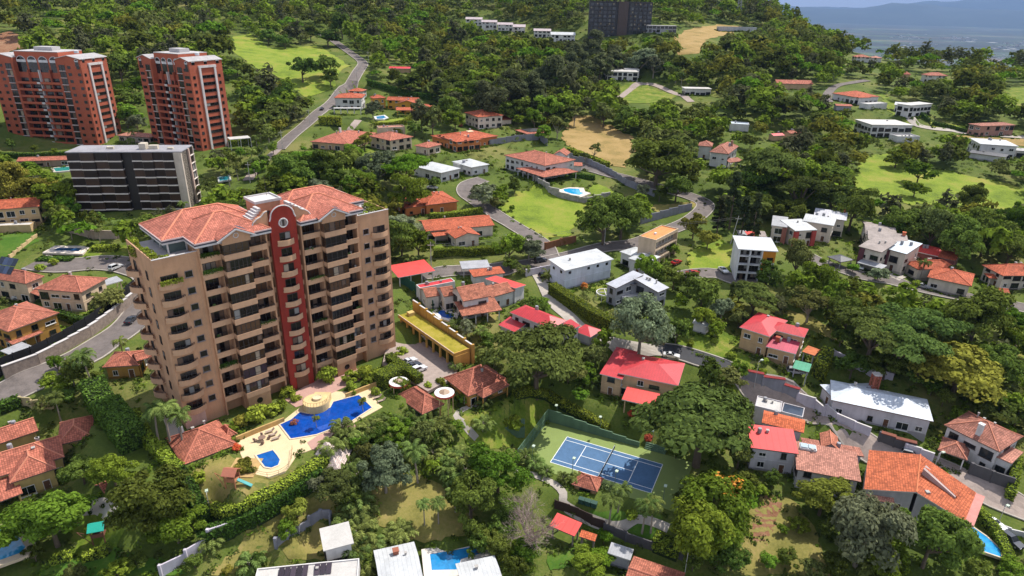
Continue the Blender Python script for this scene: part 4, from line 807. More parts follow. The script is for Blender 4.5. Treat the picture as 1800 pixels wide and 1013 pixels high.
for k,z in enumerate(FL):
    for side in (0,1):
        sx=(lambda x,w=0: x) if side==0 else (lambda x,w=0: mirror(x)-w)
        if k<9:
            # bowed corner balcony with its window, square windows
            put_bal('bow',bow(4.6,.35,.85),.05,sx(-.75,4.6),-.02,z,True); link('window',glazing(3.3,2.45,DKGL,3),tower,(sx(-.1,3.3),-.03,z))
            link('window',win_mesh(1.45,1.3,plain('grey_frame',(.20,.17,.165),.6),DKGL,1,.14,True),tower,(sx(4.55,1.55)+.78,-.0,z+1.05))
        # A balcony
        a=put_bal('A',[(0,-.1),(0,-2.2),(4.2,-2.2),(4.2,-.1)],0,sx(7.8,4.2),1.42,z,k%3!=0); link('glazing',glazing(3.2,2.6,DKGL,3),tower,(sx(8.2,3.2),1.37,z))
        # B enclosed bay
        put_bal('B',[(0,-.1),(0,-4.0),(5.6,-4.0),(5.6,-.1)],0,sx(12.05,5.6),1.42,z)
        link('glazing',glazing(5.3,2.28,trn.choice([BRGL,BRGL,DKGL]),trn.choice([4,5,6])),tower,(sx(12.2,5.3),-2.35,z+.95))
        s=MB(); 
        # C balcony, slot window
        put_bal('C',[(0,-.1),(0,-2.2),(4.2,-2.2),(4.2,-.1)],0,sx(17.9,4.2),1.42,z,k%2==0); link('glazing',glazing(3.4,2.6,trn.choice([DKGL,DKGL,BRGL]) if k<8 else BRGL,3),tower,(sx(18.2,3.4),1.37,z))
        link('window',glazing(1.0,2.5,DKGL,1),tower,(sx(22.25,1.0),1.36,z))
        sp=MB(); sp.box(sx(22.15,1.2),sx(22.15,1.2)+1.2,.55,1.38,z-.35,z+.85); tp(sp,'spandrel',TANB)
        for (bx,bw) in ((7.8,4.2),(17.9,4.2)):
            for q_ in range(trn.choice([0,1,1,2,3])):
                x=sx(bx,bw)+trn.uniform(.5,bw-.9); y=trn.uniform(-.55,.5); u=trn.random(); fu=MB()
                if u<.45: fu.box(x,x+.5,y,y+.5,z,z+.45); fu.box(x,x+.5,y+.42,y+.5,z+.45,z+1.0); tp(fu,'balcony_chair',plain('chair',trn.choice([(.5,.48,.45),(.12,.08,.06),(.25,.2,.16)]),.7))
                elif u<.65: fu.box(x,x+.8,y,y+.7,z+.66,z+.74); fu.bar((x+.4,y+.35,z),(x+.4,y+.35,z+.66),.06,5); tp(fu,'balcony_table',plain('table',(.3,.24,.2),.6))
                elif u<.8: fu.box(x,x+.8,y+.5,y+.8,z+.1,z+.7); tp(fu,'air_conditioner',plain('ac_unit',(.5,.5,.5),.6))
                else: fu.lathe([(.15,z),(.22,z+.45),(0,z+.45)],8,(x,y,0)); fu.lathe([(.05,z+.45),(.4,z+.8),(.35,z+1.1),(0,z+1.35)],7,(x,y,0)); tp(fu,'potted_plant',plain('pot_plant',(.06,.1,.025),.9))
    # red stair strip opening and balcony
    link('window',glazing(2.5,2.65,DKGL,2),tower,(25.15,-.83,z)); put_bal('redbow',bow(3.9,.25,.75),.02,24.45,-.83,z)
# side cheeks of the glazed bays (continuous return walls of dark glass per wing)
for x in (12.05,17.5,mirror(17.65),mirror(12.2)):
    for k,z in enumerate(FL):
        c=MB(); c.box(x,x+.12,-2.35,-.8,z+.95,z+FH-.37); tp(c,'side_glazing',BRGL)
# piers between bays
for x in (7.7,11.95,17.62,22.1):
    for s in (0,1):
        xx=x if s==0 else mirror(x)-.35
        p=MB(); p.box(xx,xx+.35,-.55,1.4,-1,41.0); tp(p,'pier',TANW)
for s in (0,1):                                     # pipe grooves and corner pilasters
    xx=6.9 if s==0 else mirror(6.9)-.12
    p=MB(); p.box(xx,xx+.12,-.05,.02,0,38.7); tp(p,'downpipe',stucco((.42,.27,.17)))
    xx=3.95 if s==0 else mirror(3.95)-.3
# red strip with curved crest
pf=[(23.3,0),(29.4,0),(29.4,43.2)]
for i in range(0,13):
    t=math.pi*i/12; pf.append((26.35+2.75*math.cos(t),43.9+2.4*math.sin(t)))
pf+=[(23.3,43.2)]
m=MB(); m.hexa([(x,-.8,z) for x,z in pf],[(x,-.05,z) for x,z in pf]); tp(m,'stair_strip',REDW)
m=MB(); m.box(23.45,29.25,-.06,5.6,-1,41.4); tp(m,'stair_core',TANW)
m=MB(); q=[p for p in pf[2:]]
for i in range(len(q)-1): m.bar((q[i][0],-.85,q[i][1]+.05),(q[i+1][0],-.85,q[i+1][1]+.05),.15,6)
tp(m,'crest_moulding',MOULD)
m=MB()                                               # shoulder walls stepping down beside the crest
for s in (0,1):
    pr=[(23.3,40.8),(23.3,45.5),(22.6,45.3),(21.8,44.5),(20.8,44.15),(20.0,43.5),(19.3,42.3),(19.2,40.8)]
    if s: pr=[(mirror(x)+.1,z) for x,z in pr][::-1]
    m=MB(); m.hexa([(x,-.2,z) for x,z in pr],[(x,.5,z) for x,z in pr]); sw_=tp(m,'shoulder_wall',TANW); m=MB()
    for u_,v_ in zip(pr[1:-1],pr[2:-1]): m.bar((u_[0],-.25,u_[1]),(v_[0],-.25,v_[1]),.13,5)
    tp(m,'shoulder_moulding',MOULD,sw_)
for s in (0,1):
    for j in range(5):
        m=MB(); x=20+j*.62; x=x if s==0 else mirror(x)-.6; z=43.6+j*.40; m.box(x,x+.66,1.4+j*.3,5.2,z-.4,z+.3); tp(m,'roof_step',MOULD)
m=MB()
for i in range(12):
    t=2*math.pi*i/12; m.bar((26.35+1.0*math.cos(t),-.9,42.4+1.0*math.sin(t)),(26.35+1.0*math.cos(t+.52),-.9,42.4+1.0*math.sin(t+.52)),.15,5)
med=tp(m,'medallion_ring',MOULD); m2=MB(); m2.v=[]; 
m2.hexa([(26.35+.9*math.cos(t),-.84,42.4+.9*math.sin(t)) for t in np.linspace(0,2*math.pi,17)[:-1]],[(26.35+.9*math.cos(t),-.9,42.4+.9*math.sin(t)) for t in np.linspace(0,2*math.pi,17)[:-1]]); m2.box(26.15,26.55,-1.0,-.9,41.75,43.1,1); m2.box(25.75,26.0,-1.0,-.9,41.9,42.9,2); tp(m2,'medallion_face',[plain('medallion_disc',(.26,.2,.18),.7),FRAMED,plain('medallion',(.30,.28,.27),.6)])
# lift house
m=MB(); m.box(23.6,29.3,6.0,11.4,38,45.6); lh=tp(m,'lift_house',stucco((.52,.27,.17))); m=MB(); m.box(23.3,29.6,5.7,11.7,45.6,45.9); m.box(23.3,29.6,5.7,6.0,45.9,46.2); m.box(23.3,29.6,11.4,11.7,45.9,46.2); m.box(23.3,23.6,6,11.4,45.9,46.2); m.box(29.3,29.6,6,11.4,45.9,46.2); tp(m,'lift_house_roof',MOULD); m=MB(); m.box(25.4,26.6,5.93,5.99,40.8,43.6); tp(m,'lift_house_door',FRAMED,lh)
m=MB(); m.bar((28,10,46),(28,10,50.5),.05,4); tp(m,'antenna',RAILM)
# roofs: hip over each wing plus front wing with gable
def wing_roof(x0,x1,y0,y1,E,rh,kind='hip'):
    F,G=roof_faces(kind,x1-x0,y1-y0,E,rh,0); r,rid=roof_mesh(F,.3)
    for q in (r,): q.v=[(x+x0,y+y0,z) for x,y,z in q.v]
    ro=tp(r,'roof',[TROOF,NAVY],tower,True); rc=MB()
    for p,q in rid: rc.bar((p[0]+x0,p[1]+y0,p[2]),(q[0]+x0,q[1]+y0,q[2]),.2,5)
    tp(rc,'ridge_cap',plain('ridge_tile',(.55,.2,.12),.85),ro)
    fs=MB(); z0=E-.75
    fs.box(x0-.05,x1+.05,y0-.08,y0+.1,z0-.3,z0+.12); fs.box(x0-.05,x1+.05,y1-.1,y1+.08,z0-.3,z0+.12); fs.box(x0-.08,x0+.1,y0+.1,y1-.1,z0-.3,z0+.12); fs.box(x1-.1,x1+.08,y0+.1,y1-.1,z0-.3,z0+.12); tp(fs,'eave_moulding',MOULD,ro)
    gu=MB(); gu.box(x0-.12,x1+.12,y0-.14,y1+.14,z0+.12,E-.28); tp(gu,'gutter',NAVY,ro)
    rm_=MB(); rm_.box(x0-.14,x1+.14,y0-.16,y1+.16,E-.28,E-.02); tp(rm_,'roof_edge',plain('roof_edge',(.55,.40,.38),.7),ro)
    return ro
EV=42.1
for s in (0,1):
    f=(lambda a,b:(a,b)) if s==0 else (lambda a,b:(mirror(b),mirror(a)))
    wing_roof(*f(2.7,24.6),4.6,19.0,EV,3.5); wing_roof(*f(6.9,22.9),-1.9,12.5,EV+.05,3.6)
    gx0,gx1=f(11.3,18.7)
    # gable over the glazed bay
    xm=(gx0+gx1)/2; zr=EV+2.0
    r=MB(); a=(gx0-.3,-3.1,EV+.02); b=(gx1+.3,-3.1,EV+.02); t0=(xm,-3.1,zr+.1); a2=(gx0-.3,3.0,EV+.9); b2=(gx1+.3,3.0,EV+.9); t2=(xm,5.6,zr+.1)
    rm2,rd2=roof_mesh([[a,t0,t2,a2][::-1],[t0,b,b2,t2][::-1]],.28); go=tp(rm2,'gable_roof',[TROOF,NAVY],tower,True)
    g=MB(); g.poly([(gx0+.7,-2.62,EV-1.3),(gx1-.7,-2.62,EV-1.3),(gx1-.7,-2.62,EV+.1),(xm,-2.62,zr-.3),(gx0+.7,-2.62,EV+.1)]); g.box(gx0+.7,gx1-.7,-2.6,1.4,EV-1.35,EV-1.0); tp(g,'gable_wall',TANW,go)
    mo_=MB(); mo_.bar((gx0-.4,-3.16,EV-.35),(xm,-3.16,zr-.25),.2,4); mo_.bar((xm,-3.16,zr-.25),(gx1+.4,-3.16,EV-.35),.2,4); tp(mo_,'gable_moulding',MOULD,go)
    ms=MB()
    for i in range(8):
        t=math.pi*2*i/8; ms.bar((xm+.55*math.cos(t),-2.7,EV+.35+.55*math.sin(t)),(xm+.55*math.cos(t+.79),-2.7,EV+.35+.55*math.sin(t+.79)),.1,4)
    tp(ms,'gable_ornament',MOULD,go)
    # penthouse glass room under the eave
    px0,px1=f(3.6,7.6)
    for x in (px0,px1-.3): c=MB(); c.box(x,x+.3,5.1,5.4,38.78,41.3); tp(c,'terrace_column',stucco(WHITE))
    for y in (10,15): c=MB(); c.box(px0 if s==0 else px1-.3,(px0 if s==0 else px1-.3)+.3,y,y+.3,38.78,41.3); tp(c,'terrace_column',stucco(WHITE))
    gl=MB(); gl.box(px0+.35,px1,5.6,16,38.78,41.2); tp(gl,'penthouse_glass',glass((.05,.07,.07),.06))
    # planters with clipped shrubs on the terrace
tp_hedges=[(-.7,1.2,.5,2.2),(-.7,.9,2.9,4.2),(-.7,1.0,5.0,6.4),(-.7,.9,7.4,8.6),(.9,2.4,.5,1.4),(-1.6,.4,10.5,13.5),(-.6,.8,14.2,15.4),(-.6,.9,15.8,16.8),(47,49,1.0,2.2),(50,53.6,1.0,3.6),(51.5,53.8,5,8)]
# balconies on the narrow end
for k,z in enumerate(FL[:9]):
    put_bal('bow2',bow(5.2,.5,1.7),.05,-1.02,14.9,z,True,-math.pi/2); link('window',glazing(1.5,2.4,DKGL,2),tower,(-1.04,14,z),-math.pi/2); link('window',glazing(1.0,2.0,DKGL,1),tower,(-1.04,6,z+.3),-math.pi/2)
m=MB(); m.box(-1.05,3.4,-.12,0,-.5,3.2); tp(m,'plinth_panel',stucco((.50,.36,.29)))
for s in (0,1):
    x=14.2 if s==0 else mirror(14.2)-1.4
    m=MB(); m.box(12.3 if s==0 else mirror(17.6),17.6 if s==0 else mirror(12.3),-2.3,1.4,-2,3.5); tp(m,'ground_storey',TANW); m=MB(); m.hexa([(x+.7+.75*math.cos(t),-2.36,1.9+.75*math.sin(t)) for t in np.linspace(0,2*math.pi,9)[:-1]],[(x+.7+.75*math.cos(t),-2.31,1.9+.75*math.sin(t)) for t in np.linspace(0,2*math.pi,9)[:-1]]); tp(m,'octagon_window',DKGL)
m=MB(); m.box(24.9,27.9,-.95,-.81,0,3.2); tp(m,'entrance_door',DOORM)
HEDGES_T=[]                                          # filled with foliage once leaves are defined
# ------------------------------------------------------------------ red brick towers
def brick(c):
    k=('brick',c)
    if k in MATS: return MATS[k]
    mt,t,b=newmat('brick_facade'); co=nd(t,'ShaderNodeTexCoord'); mp_=nd(t,'ShaderNodeMapping'); br=nd(t,'ShaderNodeTexBrick'); br.inputs['Scale'].default_value=1.6; br.inputs['Color1'].default_value=c4(mul(c,.88)); br.inputs['Color2'].default_value=c4(mul(c,1.12)); br.inputs['Mortar'].default_value=c4(mul(c,.75))
    mp_.inputs['Rotation'].default_value=(R(90),0,0); n1=nd(t,'ShaderNodeTexNoise',Scale=.12,Detail=6.); t.links.new(co.outputs['Object'],n1.inputs['Vector']); t.links.new(co.outputs['Object'],mp_.inputs['Vector']); t.links.new(mp_.outputs[0],br.inputs['Vector'])
    r=nd(t,'ShaderNodeMapRange'); r.inputs[1].default_value=.3; r.inputs[2].default_value=.7; r.inputs[3].default_value=.85; r.inputs[4].default_value=1.15; t.links.new(n1.outputs['Fac'],r.inputs[0]); v=nd(t,'ShaderNodeVectorMath',operation='SCALE'); t.links.new(br.outputs['Color'],v.inputs[0]); t.links.new(r.outputs[0],v.inputs['Scale']); t.links.new(v.outputs[0],b.inputs['Base Color']); b.inputs['Roughness'].default_value=.85
    MATS[k]=mt; return mt
BRK=brick((.37,.085,.040)); WSTR=stucco((.55,.50,.49)); ARW=stucco((.62,.60,.62))
def arch_window(w,h,gl=DKGL):
    k=('arch',w,h)
    if k not in GLM:
        m=MB(); pts=[(0,0),(w,0),(w,h-w/2)]+[(w/2+w/2*math.cos(t),h-w/2+w/2*math.sin(t)) for t in np.linspace(0,math.pi,8)]+[(0,h-w/2)]
        m.poly([(x,-.02,z) for x,z in pts],1)
        for i in range(2,len(pts)-2): m.bar((pts[i][0],-.06,pts[i][1]),(pts[i+1][0],-.06,pts[i+1][1]),.14,4)
        m.box(0,w,-.05,0,h*.62,h*.78); GLM[k]=m.mesh([ARW,gl],name='arched_window')
    return GLM[k]
def red_tower(label,front_l,corner,right,zb,nf=11,fh=3.35,wd=None,ed=None):
    B=atz(*corner,zb); C=atz(*right,zb); A=atz(*front_l,zb) if wd is None else B-wd*np.array([math.cos(ed),math.sin(ed),0])
    e=(B-A)[:2]; w=float(np.hypot(*e)); e/=w; n=np.array([-e[1],e[0]]); d=float((C-B)[:2]@n)
    d=max(14,min(abs(d),19)); rz=math.atan2(e[1],e[0]); T=thing('brick_tower',label,'apartment building',(A[0],A[1],zb),rz); BUILT.append((label,float(A[0]+e[0]*w/2),float(A[1]+e[1]*w/2),zb))
    ht=nf*fh+3; sd=w*.26
    for (x0,x1,y0,dz) in [(0,sd,0,0),(w-sd,w,0,0),(sd,w-sd,2.4,2.5)]:
        m=MB(); m.box(x0,x1,y0,d,-4,ht+dz); m.build('wall',BRK,T)
    for x0,x1 in ((0,sd),(w-sd,w)):
        F,G=roof_faces('gaby',x1-x0,d,ht,1.6,.4); r,_=roof_mesh(F,.25); r.v=[(x+x0,y,z) for x,y,z in r.v]; ro=r.build('roof',[metalroof((.36,.34,.34),.6,.6,.3),FASC],T,True)
        for q in G: g=MB(); g.poly([(x+x0,y,z) for x,y,z in q]); g.build('gable',BRK,T)
    m=MB(); m.box(sd,w-sd,2.3,d+.1,ht+2.5,ht+2.8); m.box(w*.4,w*.6,d*.4,d*.7,ht+2.8,ht+4.6); m.build('roof_slab',plain('roof_grey',(.40,.38,.38),.8),T)
    m=MB(); m.lathe([(0,0),(1.1,0),(1.1,1.2),(.3,1.5),(0,1.5)],10,(w*.8,d*.6,ht+1.7)); m.build('water_tank',stucco((.5,.5,.52)),T)
    mid=(w-2*sd)
    for k in range(nf):
        z=k*fh+.6; top=k>=nf-2
        # outer bays: small window and dark loggia with pale sill
        for s in (0,1):
            x=.9 if s==0 else w-.9-1.5
            link('window',win_mesh(1.5,1.25,FRAMED,DKGL,2,.1,False),T,(x+.75,0,z+.9))
            if sd>9: x=sd-7.6 if s==0 else w-sd+5.6; link('window',win_mesh(1.5,1.25,FRAMED,DKGL,2,.1,False),T,(x+.75,0,z+.9))
            x=sd-4.2 if s==0 else w-sd+1.0
            link('loggia',glazing(3.2,fh*.8,DKGL,2,FRAMED,False),T,(x,-.03,z)); b=MB(); b.box(x-.1,x+3.3,-.45,.0,z-.36,z-.1); b.build('sill',WSTR,T)
        if not top:
            for s in (0,1):
                x0=sd+.3 if s==0 else w/2+.9; x1=w/2-.9 if s==0 else w-sd-.3
                b=MB(); b.box(x0,x1,-.2,2.38,z-.35,z-.1); b.box(x0,x1,-.2,.0,z-.1,z+.75); b.build('balcony',BRK,T); link('glazing',glazing(round(x1-x0-.6,1),2.3,DKGL,4,FRAMED,False),T,(x0+.3,2.36,z))
            b=MB(); b.box(w/2-.85,w/2+.85,-.5,2.3,z-.3,z-.1); b.box(w/2-.85,w/2+.85,-.5,-.35,z-.1,z+.7); b.build('spine_balcony',WSTR,T)
    for s in range(5):
        x=sd+mid*s/4; m=MB(); m.box(x-.25,x+.25,-.1 if s in(0,4) else 1.2,2.4,-3,ht-(0 if s in (0,4) else 6)); m.build('pier',BRK if s!=2 else WSTR,T)
    for s in range(4):
        link('arched_window',arch_window(round(mid/4-1.0,1),7.6),T,(sd+mid*s/4+.5,2.35,ht-7.2))
    for s in (0,1): link('arched_window',arch_window(1.9,3.4),T,(1.0 if s==0 else w-2.9,-.02,ht-3.6))
    # end wall with pale portal frame
    for y0 in (d*.26,d*.72):
        m=MB(); m.box(w,w+.55,y0,y0+1.1,-3,ht-3.4); m.build('portal_pilaster',WSTR,T)
    m=MB(); m.box(w,w+.6,d*.26-.2,d*.72+1.3,ht-3.4,ht-2.3); m.build('portal_lintel',WSTR,T)
    for k in range(nf-1):
        z=k*fh+1.2; link('window',glazing(round(d*.46-1.5,1),1.5,DKGL,3,FRAMED,False),T,(w+.04,d*.26+1.3,z),math.pi/2)
        for yy in (d*.1,d*.87): link('window',win_mesh(1.2,1.3,FRAMED,DKGL,1,.1,False),T,(w,yy,z+.1),math.pi/2)
    for yy in (d*.08,d*.45,d*.82): link('arched_window',arch_window(1.7,2.0),T,(w+.02,yy,ht-1.9),math.pi/2)
    PADS.append((A[0]+e[0]*w/2+n[0]*d/2,A[1]+e[1]*w/2+n[1]*d/2,w/2+3,d/2+3,rz,zb,8)); q=[P2((*(A[:2]+e*a*w+n*c*d),zb+h))[:2] for a in(0,1) for c in (0,1) for h in (0,ht+3)]; q=np.array(q); SCR.append((q[:,0].min(),q[:,1].min(),q[:,0].max(),q[:,1].max()))
red_tower('red brick apartment tower cut by the left edge of the view',(-45,266),(174,257),(213,233),26,12,3.3,50,-.12)
red_tower('red brick apartment tower with two pale portal pilasters, beside the climbing road',(270,252),(357,266),(422,244),27,12,3.3)
# ------------------------------------------------------------------ bronze glass block
zb=23.; zt=zb+21.5
A=atz(116,269,zt); B=atz(318,268,zt); C=atz(353,259,zt); e=(B-A)[:2]; w=float(np.hypot(*e)); e/=w; n=np.array([-e[1],e[0]]); d=min(16.,max(12.,float((C-B)[:2]@n)))
T=thing('bronze_block','dark bronze glass apartment block with thin white floor lines behind the tan tower','apartment building',(A[0],A[1],zb),math.atan2(e[1],e[0])); BUILT.append(('the bronze glass block',float(A[0]+e[0]*w/2),float(A[1]+e[1]*w/2),zb))
BZ=plain('bronze_glass',(.018,.010,.007),.3,0,.3,.4,0,.25); BZ2=plain('bronze_glass_light',(.055,.030,.019),.35,0,.3,.4,0,.25); hh=21.5; CRM=stucco((.52,.44,.37))
m=MB(); m.box(0,w,.6,d,-4,hh); m.build('core',plain('dark_core',(.03,.025,.022),.6),T)
m=MB(); m.box(-.3,w+.2,-.3,d+.3,hh,hh+.35); m.build('roof_slab',plain('roof_membrane',(.26,.25,.27),.8,0,.3,.2),T); 
for (x0,y0,x1,y1,h_) in [(w*.6,d*.3,w*.66,d*.55,2.2),(w*.68,d*.35,w*.76,d*.5,1.4),(w*.3,d*.4,w*.36,d*.5,.8),(w*.85,d*.3,w*.9,d*.4,.7)]:
    m=MB(); m.box(x0,x1,y0,y1,hh+.35,hh+.35+h_); m.build('roof_plant',stucco((.5,.44,.36)),T)
nf=7; fh=hh/nf; rec0,rec1=w*.47,w*.56
for k in range(nf):
    z=k*fh
    for (x0,x1) in ((0,rec0),(rec1,w*.93)):
        nb=4; 
        for j in range(nb):
            xa=x0+(x1-x0)*j/nb; xb=x0+(x1-x0)*(j+1)/nb; y0=-.6 if j%2 else -.1; m=MB(); m.box(xa,xb,y0,.6,z+.18,z+fh-.02); 
            m.build('glass_bay',[BZ,BZ2,BZ][(j+k)%3],T)
            s=MB(); s.box(xa-.02,xb+.02,y0-.5,.6,z-.22,z+.17); s.build('floor_line',stucco((.62,.55,.50)),T)
            q=MB(); q.box(xa-.07,xa+.07,y0-.06,y0+.02,z+.18,z+fh-.02); q.build('mullion',plain('mullion',(.06,.04,.032),.5),T)
m=MB(); m.box(w*.93,w,-.5,d*.45,-4,hh); m.build('end_wall',CRM,T)
m=MB(); m.box(w,w+.6,d*.52,d*.62,-4,hh); m.build('end_pier',stucco((.50,.36,.30)),T)
m=MB(); m.box(w,w+.5,d*.97,d,-4,hh); m.build('end_pier',CRM,T)
for k in range(nf):
    z=k*fh; link('side_glazing',glazing(round(d*.33,1),round(fh-.3,1),BZ,2,FRAMED,False),T,(w+.02,d*.63,z+.2),math.pi/2); m=MB(); m.box(w,w+.65,d*.62,d,z,z+.16); m.build('floor_line',stucco((.62,.55,.50)),T)
KEEP.append((np.array([A[:2]-e*3-n*4,A[:2]+e*(w+3)-n*4,A[:2]+e*(w+3)+n*(d+3),A[:2]-e*3+n*(d+3)]),None)); q=np.array([P2((*(A[:2]+e*a*w+n*c*d),zb+h))[:2] for a in(0,1) for c in (0,1) for h in (0,hh)]); SCR.append((q[:,0].min(),q[:,1].min(),q[:,0].max(),q[:,1].max()-15))
# ------------------------------------------------------------------ dark block on the hill
zb=70.; A=atz(1034,66,zb); ym=A[1]; r=ray(1141,66); B=np.array([r[0]/r[1]*ym,ym]); w=float(B[0]-A[0]); hh=w*58/107.*1.0
T=thing('dark_block','dark grid-windowed apartment block on the hilltop','apartment building',(A[0],A[1],zb),-.05); BUILT.append(('the dark hilltop block',float(A[0]+w/2),float(A[1]),zb))
m=MB(); m.box(0,w,.4,18,-12,hh); m.build('core',plain('dark_cladding',(.045,.043,.05),.6),T); m=MB(); m.box(-.3,w+.3,0,18.3,hh,hh+.6); m.build('roof_slab',plain('roof_grey2',(.07,.06,.06),.8),T)
m=MB(); m.box(w*.46,w*.62,-.4,.4,-12,hh+.5); m.build('brown_panel',plain('brown_cladding',(.085,.06,.055),.7),T)
nf,nb=9,14; fh=hh/nf; bw=w/nb; WGD=[glass((.03,.035,.045),.15),glass((.015,.017,.022),.1)]
for k in range(nf):
    m=MB(); m.box(0,w,-.25,.4,k*fh-.15,k*fh+.2); m.build('floor_band',plain('band',(.075,.07,.078),.6),T)
    for j in range(nb):
        if .46<(j+.5)/nb<.62: continue
        link('window',glazing(round(bw*.72,1),round(fh*.72,1),WGD[(j*7+k*3)%2],2,plain('dark_cladding',(.045,.043,.05),.6),False),T,(j*bw+bw*.14,.36,k*fh+.3))
for j in range(nb+1):
    m=MB(); m.box(j*bw-.2,j*bw+.2,-.2,.4,-12,hh); m.build('fin',plain('fin',(.06,.055,.06),.6),T)
SCR.append((1030,5,1142,68))
# ------------------------------------------------------------------ white three-storey house with orange panel
s=solve_block(((1300,437),(1365,441),(1351,422.5),11.2,'sh2',1,'w',{}),None,1); e,n,w,d=s['e'],s['n'],s['w'],s['d']; z0=s['z0']
T=thing('house','white three-storey cube house with orange panel and garages','house',(s['o'][0],s['o'][1],z0),math.atan2(e[1],e[0])); BUILT.append((T['label'],float(s['o'][0]+e[0]*w/2),float(s['o'][1]+e[1]*w/2),z0)); PADS.append((s['o'][0],s['o'][1],w,d,0,z0,6))
WW=stucco((.62,.61,.62))
m=MB(); m.box(0,w,1.2,d,-3,11.2); m.box(0,.5,0,1.2,-3,11.2); m.box(w*.3,w*.34,0,1.2,-3,11.2); m.box(w*.62,w*.66,0,1.2,-3,11.2); m.build('wall',WW,T)
for k in range(1,4): m=MB(); m.box(.5,w*.62,0,1.2,k*2.9-.25,k*2.9+.1); m.build('floor_band',WW,T)
m=MB(); m.box(w*.66,w,-.1,1.2,2.7,11); m.build('orange_panel',stucco((.52,.20,.025)),T)
for k in range(4):
    for x in (.6,w*.35): link('window',glazing(round(w*.26,1),2.3 if k<3 else 1.6,DKGL,3,FRAMED,k>0),T,(x,1.15,k*2.9+.2))
for k in (1,2): link('window',glazing(round(w*.16,1),1.6,DKGL,2),T,(w*.78,-.13,k*2.9+1.3)); m=MB(); m.box(w*.76,w*.99,-.5,-.12,k*2.9+.1,k*2.9+1.2); m.build('balcony',WW,T)
F,G=roof_faces('sh2',w,d,11.2,.8,.5); r,_=roof_mesh(F,.3); r.build('roof',[metalroof((.50,.52,.55),.5,.8,.2),FASC],T,True); SCR.append((1288,420,1368,492))
# ------------------------------------------------------------------ three-storey block with orange flat roof
s=solve_block(((1123,417),(1153,424.5),(1213.6,409.4),10.2,'flat',.4,'O',{}),None,1); e,n,w,d=s['e'],s['n'],s['w'],s['d']; z0=s['z0']
T=thing('apartment_house','beige three-storey block with flat orange roof by the road','apartment building',(s['o'][0],s['o'][1],z0),math.atan2(e[1],e[0])); BUILT.append((T['label'],float(s['o'][0]+n[0]*d/2),float(s['o'][1]+n[1]*d/2),z0)); BG=stucco((.52,.40,.28))
m=MB(); m.box(0,w-1.5,0,d,-3,10.2); m.box(w-1.5,w,0,.4,-3,10.2); m.box(w-1.5,w,d-.4,d,-3,10.2); m.build('wall',BG,T)
m=MB(); m.box(.25,w-.25,.25,d-.25,10.05,10.35); m.build('roof',ROOF['O'](),T,True); m=MB(); m.box(0,.25,0,d,10.2,10.7); m.box(w-.25,w,0,d,10.2,10.7); m.box(.25,w-.25,0,.25,10.2,10.7); m.box(.25,w-.25,d-.25,d,10.2,10.7); m.build('parapet',BG,T); m=MB(); m.box(w*.4,w*.5,d*.35,d*.41,10.35,10.9); m.build('skylight',WW,T)
for k in (1,2,3): m=MB(); m.box(w-1.5,w,.4,d-.4,k*3.25-.2,k*3.25+.35); m.build('floor_band',BG,T)
nb=7
for k in (1,2):
    for j in range(nb): link('window',glazing(round((d-1)/nb*.8,1),2.4,[DKGL,glass((.12,.12,.12),.2)][(j+k)%3==0],2,FRAMEW,False),T,(w-1.45,.6+j*(d-1)/nb,k*3.25+.4),math.pi/2)
    m=MB(); 
    for j in range(14): y=.5+(d-1)*j/13; m.bar((w-.1,y,k*3.25+.3),(w-.1,y,k*3.25+1.2),.03,4)
    m.bar((w-.1,.5,k*3.25+1.2),(w-.1,d-.5,k*3.25+1.2),.04,4); m.build('railing',RAILM,T)
for j in range(5): m=MB(); y=.6+(d-1.4)*j/4; m.box(w-.4,w-.1,y,y+.3,-3,3.05); m.build('column',BG,T)
PADS.append((s['o'][0],s['o'][1],w,d,0,z0,6)); SCR.append((1120,400,1216,470))
# ------------------------------------------------------------------ long ochre carport with turf roof, tall ochre wall
OCW=stucco((.46,.27,.07)); zb=11.; A=atz(702,555,zb+4.2); B=atz(799.5,623,zb+4.2); C=atz(824,613,zb+4.2); e=(B-A)[:2]; w=float(np.hypot(*e)); e/=w; n=np.array([-e[1],e[0]]); d=float((C-B)[:2]@n)
T=thing('carport','long ochre carport with yellow-green turf roof beside the parking court','carport',(A[0],A[1],zb),math.atan2(e[1],e[0])); BUILT.append(('the long turf-roofed carport',float(A[0]+e[0]*w/2),float(A[1]+e[1]*w/2),zb))
m=MB(); m.box(-.3,w,-.1,d,3.5,4.1); m.box(-.3,w,-.25,.1,3.5,4.45); m.box(w-.3,w,.1,d,4.1,4.45); m.build('roof_slab',OCW,T)
m=MB(); m.box(-.2,w-.3,.1,d,4.1,4.3); m.build('turf',turf('roof_turf',(.17,.15,.02),(.27,.23,.03),(.33,.26,.06),.3,bump=.2),T); m=MB(); m.box(w-.35,w+.1,-.1,d,-1,3.5); m.build('end_wall',OCW,T); m=MB(); m.box(-.2,w,d-.2,d+.1,-1,3.5); m.build('back_wall',OCW,T)
for j in range(9): m=MB(); x=.3+j*(w-1)/8.; m.box(x,x+.5,0,.45,-1,3.5); m.build('column',OCW,T)
m=MB(); m.box(-.3,w,-.3,-.2,4.45,4.55); m.build('edge_coping',MOULD,T)
m=MB(); m.box(1,2.6,d*.4,d*.8,4.3,5.3); m.build('roof_hatch',stucco((.5,.36,.14)),T)
SCR.append((698,510,832,650)); KEEP.append((np.array([A[:2]-e*2-n*3,A[:2]+e*(w+2)-n*3,A[:2]+e*(w+2)+n*(d+3),A[:2]-e*2+n*(d+3)]),None))
T2_=thing('boundary_wall','tall ochre boundary wall with pilasters behind the turf-roofed carport','wall',(A[0]+n[0]*(d+.6),A[1]+n[1]*(d+.6),zb),math.atan2(e[1],e[0]))
